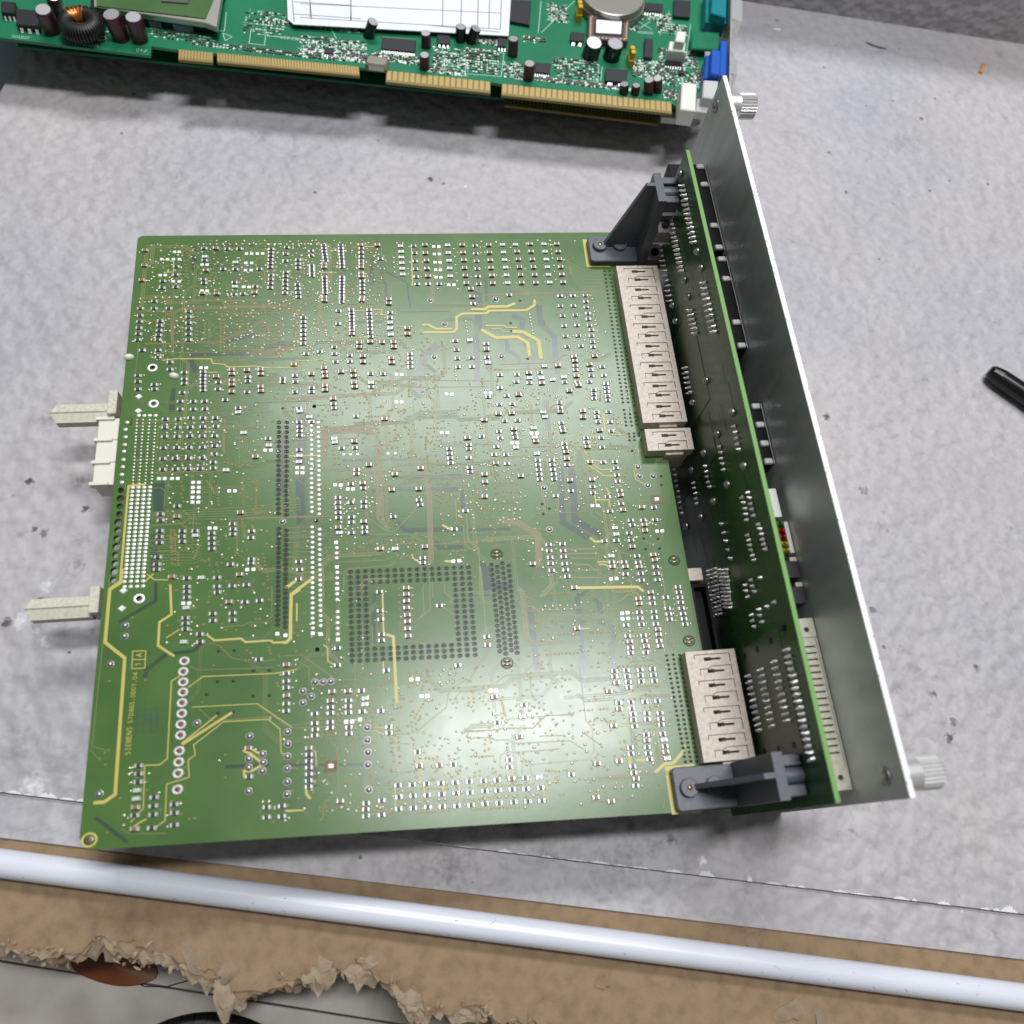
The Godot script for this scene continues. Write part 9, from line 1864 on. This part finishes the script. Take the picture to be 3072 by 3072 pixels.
const CANS_K := [
	[106.4, -141.5, 109.4, -140.7, 2.8, 9],
	[156.2, -140, 156.1, -140.2, 2.8, 8],
	[161.6, -139.1, 164.2, -139.1, 2.8, 8],
	[227.4, -130.4, 227.7, -129.3, 4.7, 9],
	[239.1, -129.3, 239.5, -129, 4.7, 9],
	[242.5, -102.9, 241.7, -103.6, 2.5, 5],
	[248.5, -102.3, 248.2, -102.8, 2.3, 5]]
const CHIPS := [
	[1.60, 22, 113.9, -139, 132, -137.5, 131, -128.1, 112.9, -130.1],
	[1.60, 3, 143.6, -142.3, 150.7, -141.5, 150.1, -134.8, 143.2, -135.4],
	[2.20, 3, 176.5, -139.8, 181.5, -139.2, 180.7, -133.1, 176, -133.5],
	[1.80, 7, 195.8, -122.6, 204, -121.7, 202.5, -113.8, 194.4, -115],
	[2.40, 2, 234.1, -118.7, 246.3, -117.6, 244.2, -107.9, 232.3, -109],
	[2.20, 2, 218.1, -146.5, 226, -145.6, 224.4, -138.6, 216.8, -139.3],
	[1.40, 4, 83.4, -130.7, 88.1, -130.2, 87.7, -125.5, 83, -126.1],
	[2.00, 0, 186.6, -171.3, 198.1, -170.3, 195.3, -151.1, 184.3, -153.7],
	[2.50, 0, 259.8, -142.5, 264.5, -141.9, 261.7, -127, 257, -127.4],
	[1.80, 7, 269.8, -128.4, 279.8, -127.8, 278.3, -122.2, 268.5, -123],
	[1.80, 7, 264.9, -172.5, 275.5, -171.8, 273.8, -164.7, 263.3, -165.4],
	[2.20, 0, 282.5, -175.1, 292.3, -174.4, 289.5, -160.7, 279.8, -161.5],
	[4.00, 3, -71, -149.6, -59.5, -148.7, -58.7, -137, -69.8, -138.3],
	[4.00, 3, -79, -154.8, -72.1, -154.4, -71.5, -146.1, -77.9, -146.5],
	[2.00, 0, -6.9, -151.5, -0.2, -151.1, -0, -144.7, -6.9, -145.4],
	[1.50, 0, 276.1, -119.3, 279.3, -119.1, 278.6, -116.2, 275.5, -116.4],
	[1.80, 4, 251.5, -176.5, 261.2, -175.8, 260.2, -172.3, 251, -173]]
const ZONES := [
	[-4.9, -140.8, 31.9, 5.2, 60, 2.2],
	[16.4, -133.9, 65.9, 3.8, 150, 1.7],
	[42.6, -158.5, 20.1, 18.2, 60, 1.5],
	[52.6, -153.1, 49.9, 3.1, 90, 0],
	[72.5, -132.4, 31.4, 7.5, 110, 0],
	[70.6, -140.9, 35.4, 15.4, 160, 0],
	[108.3, -129.4, 27.7, 6.1, 110, 0],
	[134, -120.3, 23.8, 4.6, 50, 0],
	[140.9, -134.8, 17.3, 14.3, 70, 0],
	[159.4, -134, 17.9, 18.5, 150, 1.5],
	[164.2, -142.9, 14.1, 5, 50, 0],
	[178.3, -124.5, 12.1, 12.2, 50, 0],
	[191.6, -143.9, 12.2, 3.9, 50, 1.4],
	[206.9, -128.3, 24.2, 14.8, 130, 1.6],
	[195.9, -113.6, 46.1, 2.7, 110, 0],
	[207.5, -171.9, 11.2, 15, 60, 0],
	[249.9, -129.7, 17.9, 14.6, 110, 0],
	[252.8, -155.2, 5, 3.6, 14, 0],
	[270.3, -158.1, 16.9, 8.3, 60, 1.6],
	[267, -138.1, 20.8, 28.6, 190, 0],
	[286, -136.5, 2.5, 25.3, 60, 0],
	[195.2, -112.6, 55.4, 1.6, 140, 0],
	[264.9, -106.2, 8, 7, 40, 0],
	[260.6, -169, 18.7, 8.1, 50, 0],
	[-50.5, -157.3, 10.9, 5.2, 20, 0],
	[-30.3, -141.2, 3.6, 9.1, 10, 0]]
const SILK := [
	[204.4, -173.3, 200, -147.2],
	[159.8, -133.3, 179.4, -131, 176.2, -113.1, 156.9, -114.7, 159.8, -133.3],
	[212.4, -125.6, 231.4, -124, 229, -110.3, 210.3, -111.9, 212.4, -125.6],
	[16.6, -148.8, 16.1, -140.9],
	[-6, -142.9, 17, -141],
	[31.9, -156.6, 31.4, -142.2, 19.8, -143.2],
	[45, -144.2, 52.8, -143.8, 52.2, -132.4, 44.3, -133.5, 45, -144.2],
	[53.9, -139.5, 72.5, -137.4, 72.1, -128.9],
	[30.5, -140.8, 35.4, -138.1, 32.1, -135.2, 30.5, -140.8],
	[224, -174.3, 201.9, -147.7],
	[272.7, -158.2, 270.2, -148.1],
	[289.9, -157.8, 282.8, -132.1],
	[257.2, -149.6, 266.4, -149],
	[257.4, -150.7, 266.5, -150.1],
	[259, -158.8, 266.1, -152.4],
	[266.3, -159.1, 258.4, -152.6],
	[233, -122, 230.8, -111.5],
	[211.8, -125.5, 209.6, -109.9],
	[86.6, -147.2, 89.5, -138.7]]
const SILKTEXT := [["CPU FAN", 2.2, -36.1, -129.7], ["LCD CN", 2.2, 65.1, -138.1], ["Q1-2", 1.9, -9.3, -126.5], ["SOL037", 1.9, -68.5, -133.9]]
const CPU_BASE := [-36.1, -172.7, 31.5, -167.3, 25.9, -139.7, -7.4, -144, -34.6, -147]
const CPU_RIM := [-34, -171.5, 31.7, -166.1, 29.6, -134.5, 23.3, -137.8, -31.8, -147.3]
const CPU_TOP := [-32.8, -170.7, 29.5, -165.1, 23.8, -140.2, -30.2, -147.1]
const CPU_DIE := [1.4, -156.8, 15.7, -156.1, 14.6, -150, 1.3, -151.1]
const SOCKET_CLIPS := [
	[6.3, -146.7, 16.1, -146, 16.2, -139.7, 6.2, -140.7],
	[-6, -147.9, 0.1, -147.3, 0.2, -142.3, -5.9, -143.1]]
const COIL := [-37.2, -135.9]
const COIN := [244.1, -170.5, 18.5]
const PLCC := [229.1, -156.7, 252.5, -155.7, 248.8, -136.9, 226.2, -137.8]
const CRYSTAL := [105.3, -122, 107.3, -123, 115.2, -121.6, 116.9, -120.3, 116.1, -116.1, 113.9, -114.6, 106.1, -115.8, 104.4, -117.5]
const JUMPERS := [
	[224, -159.7],
	[248.9, -124.9]]
const BLOCKS := [
	[0, 0, 0, 0.1, 8, 271.2, -133.5, 280.4, -132.7, 278.4, -125.2, 269.1, -126.2],
	[0, 0, 0, 0.1, 13, 274.3, -135.2, 279.5, -134.7, 277.1, -126.3, 271.8, -127.1],
	[0, 0, 0, 0.1, 10, 271.7, -99.8, 279.9, -99, 275.5, -78.9, 267.4, -80.2],
	[1, 0, 0, 0.1, 9, 289.7, -122.2, 302.7, -122.1, 298.8, -104.2, 285.2, -104.4],
	[1, 0, 0, 9.1, 14, 297.3, -127.3, 301.3, -126.9, 295, -99.7, 291.3, -100.6],
	[1, 0, 0, 9.1, 13.5, 291.1, -120.9, 296.4, -120, 292.4, -101.2, 287.1, -102.6],
	[2, 0, 0, 0.1, 9, 299.5, -174.5, 312.2, -174, 306.2, -147.7, 294.2, -148.3],
	[2, 0, 0, 9.1, 14, 300.2, -167.6, 308.9, -166.9, 304, -145.4, 295.9, -148.9],
	[3, 0, 0, 0.1, 11, 283.7, -100.7, 291.9, -100.1, 288.1, -86.7, 280.6, -87.8],
	[3, 0, 0, 0.1, 5, 280.7, -94.1, 289.2, -93.6, 284.2, -83.7, 278.2, -84.6],
	[4, 0, 0, 4, 5.5, 286.8, -145, 303, -144.8, 299.8, -130.7, 283.9, -131.3]]
const BRK := [314.4, -182.1, 294.4, -89.1]
const SHELLS := [[0.164, 0.351, 7.0], [0.368, 0.427, 2.6], [0.632, 0.678, 2.6], [0.684, 0.807, 4.6], [0.825, 0.865, 2.6], [0.912, 0.936, 2.0]]
const SHEET := [63.4, -178.5, 64.4, -148.7, 67.5, -145, 182.5, -140.5, 188.5, -184.9]
const RULES := [
	[71, -150.2, 178.3, -145.4],
	[71, -160.9, 179.7, -158.2],
	[76, -169.3, 76.1, -150.1],
	[98.1, -170.4, 97.4, -148.8],
	[148.5, -172.8, 146.7, -147.2],
	[159.1, -173.3, 156.6, -146.4],
	[168.5, -173.7, 165.8, -146.1],
	[174.9, -174, 172, -145.8],
	[181.6, -174.4, 178.3, -145.4],
	[66.3, -168.8, 67.8, -146.9],
	[75.7, -169.3, 76.9, -149.4],
	[67.4, -162.2, 98.1, -160.6],
	[67.7, -152.7, 102.9, -150.5],
	[97.7, -170.3, 97.8, -149.6],
	[140.5, -146.9, 177.6, -143.2]]
const TEAR := [-67.8, 278.7, -39, 284, -28.2, 288.9, -18.9, 290.3, -4.3, 287, -0.6, 288.7, 5.6, 293.9, 13.6, 292.3, 26.9, 298.1, 37.7, 303.5, 46.2, 311.9, 54.4, 306.9, 63.9, 306.8, 74.8, 305.8, 86.4, 303.1, 96.6, 309.7, 103.8, 314.3, 105.5, 318.2, 114.5, 322.4, 127.9, 323.9, 147.3, 330.3, 189, 340.2, 252, 351.5, 369.5, 372.4, 463.7, 390.8]
const FLAPS := [[1.8, 287, 13, 9, -0.50, 1.00, 0.50], [7.6, 284.1, 11, 9, 0.60, 1.00, 1.00], [25.5, 293.3, 14, 7, 0.70, 1.20, 2.50], [40.8, 299.2, 9, 7, 1.20, 1.20, 3.00], [42.9, 307.2, 26, 9, -0.12, 0.60, 3.00], [112.6, 315.4, 12, 10, 0.90, 1.20, 4.00], [126, 321.5, 18, 5, -0.20, 1.00, 2.00], [176.4, 321.3, 8, 4, -0.30, 0.80, 0.00], [150.5, 327.2, 14, 9, 0.10, 1.00, 1.50], [261.5, 338.3, 14, 7, 1.30, 1.00, 1.50], [243.7, 339, 16, 6, -0.20, 1.00, 1.00], [238.1, 312.2, 7, 6, 0.20, 0.40, 0.00]]
const PEN := [420, 62.7, 512.1, 154.4]
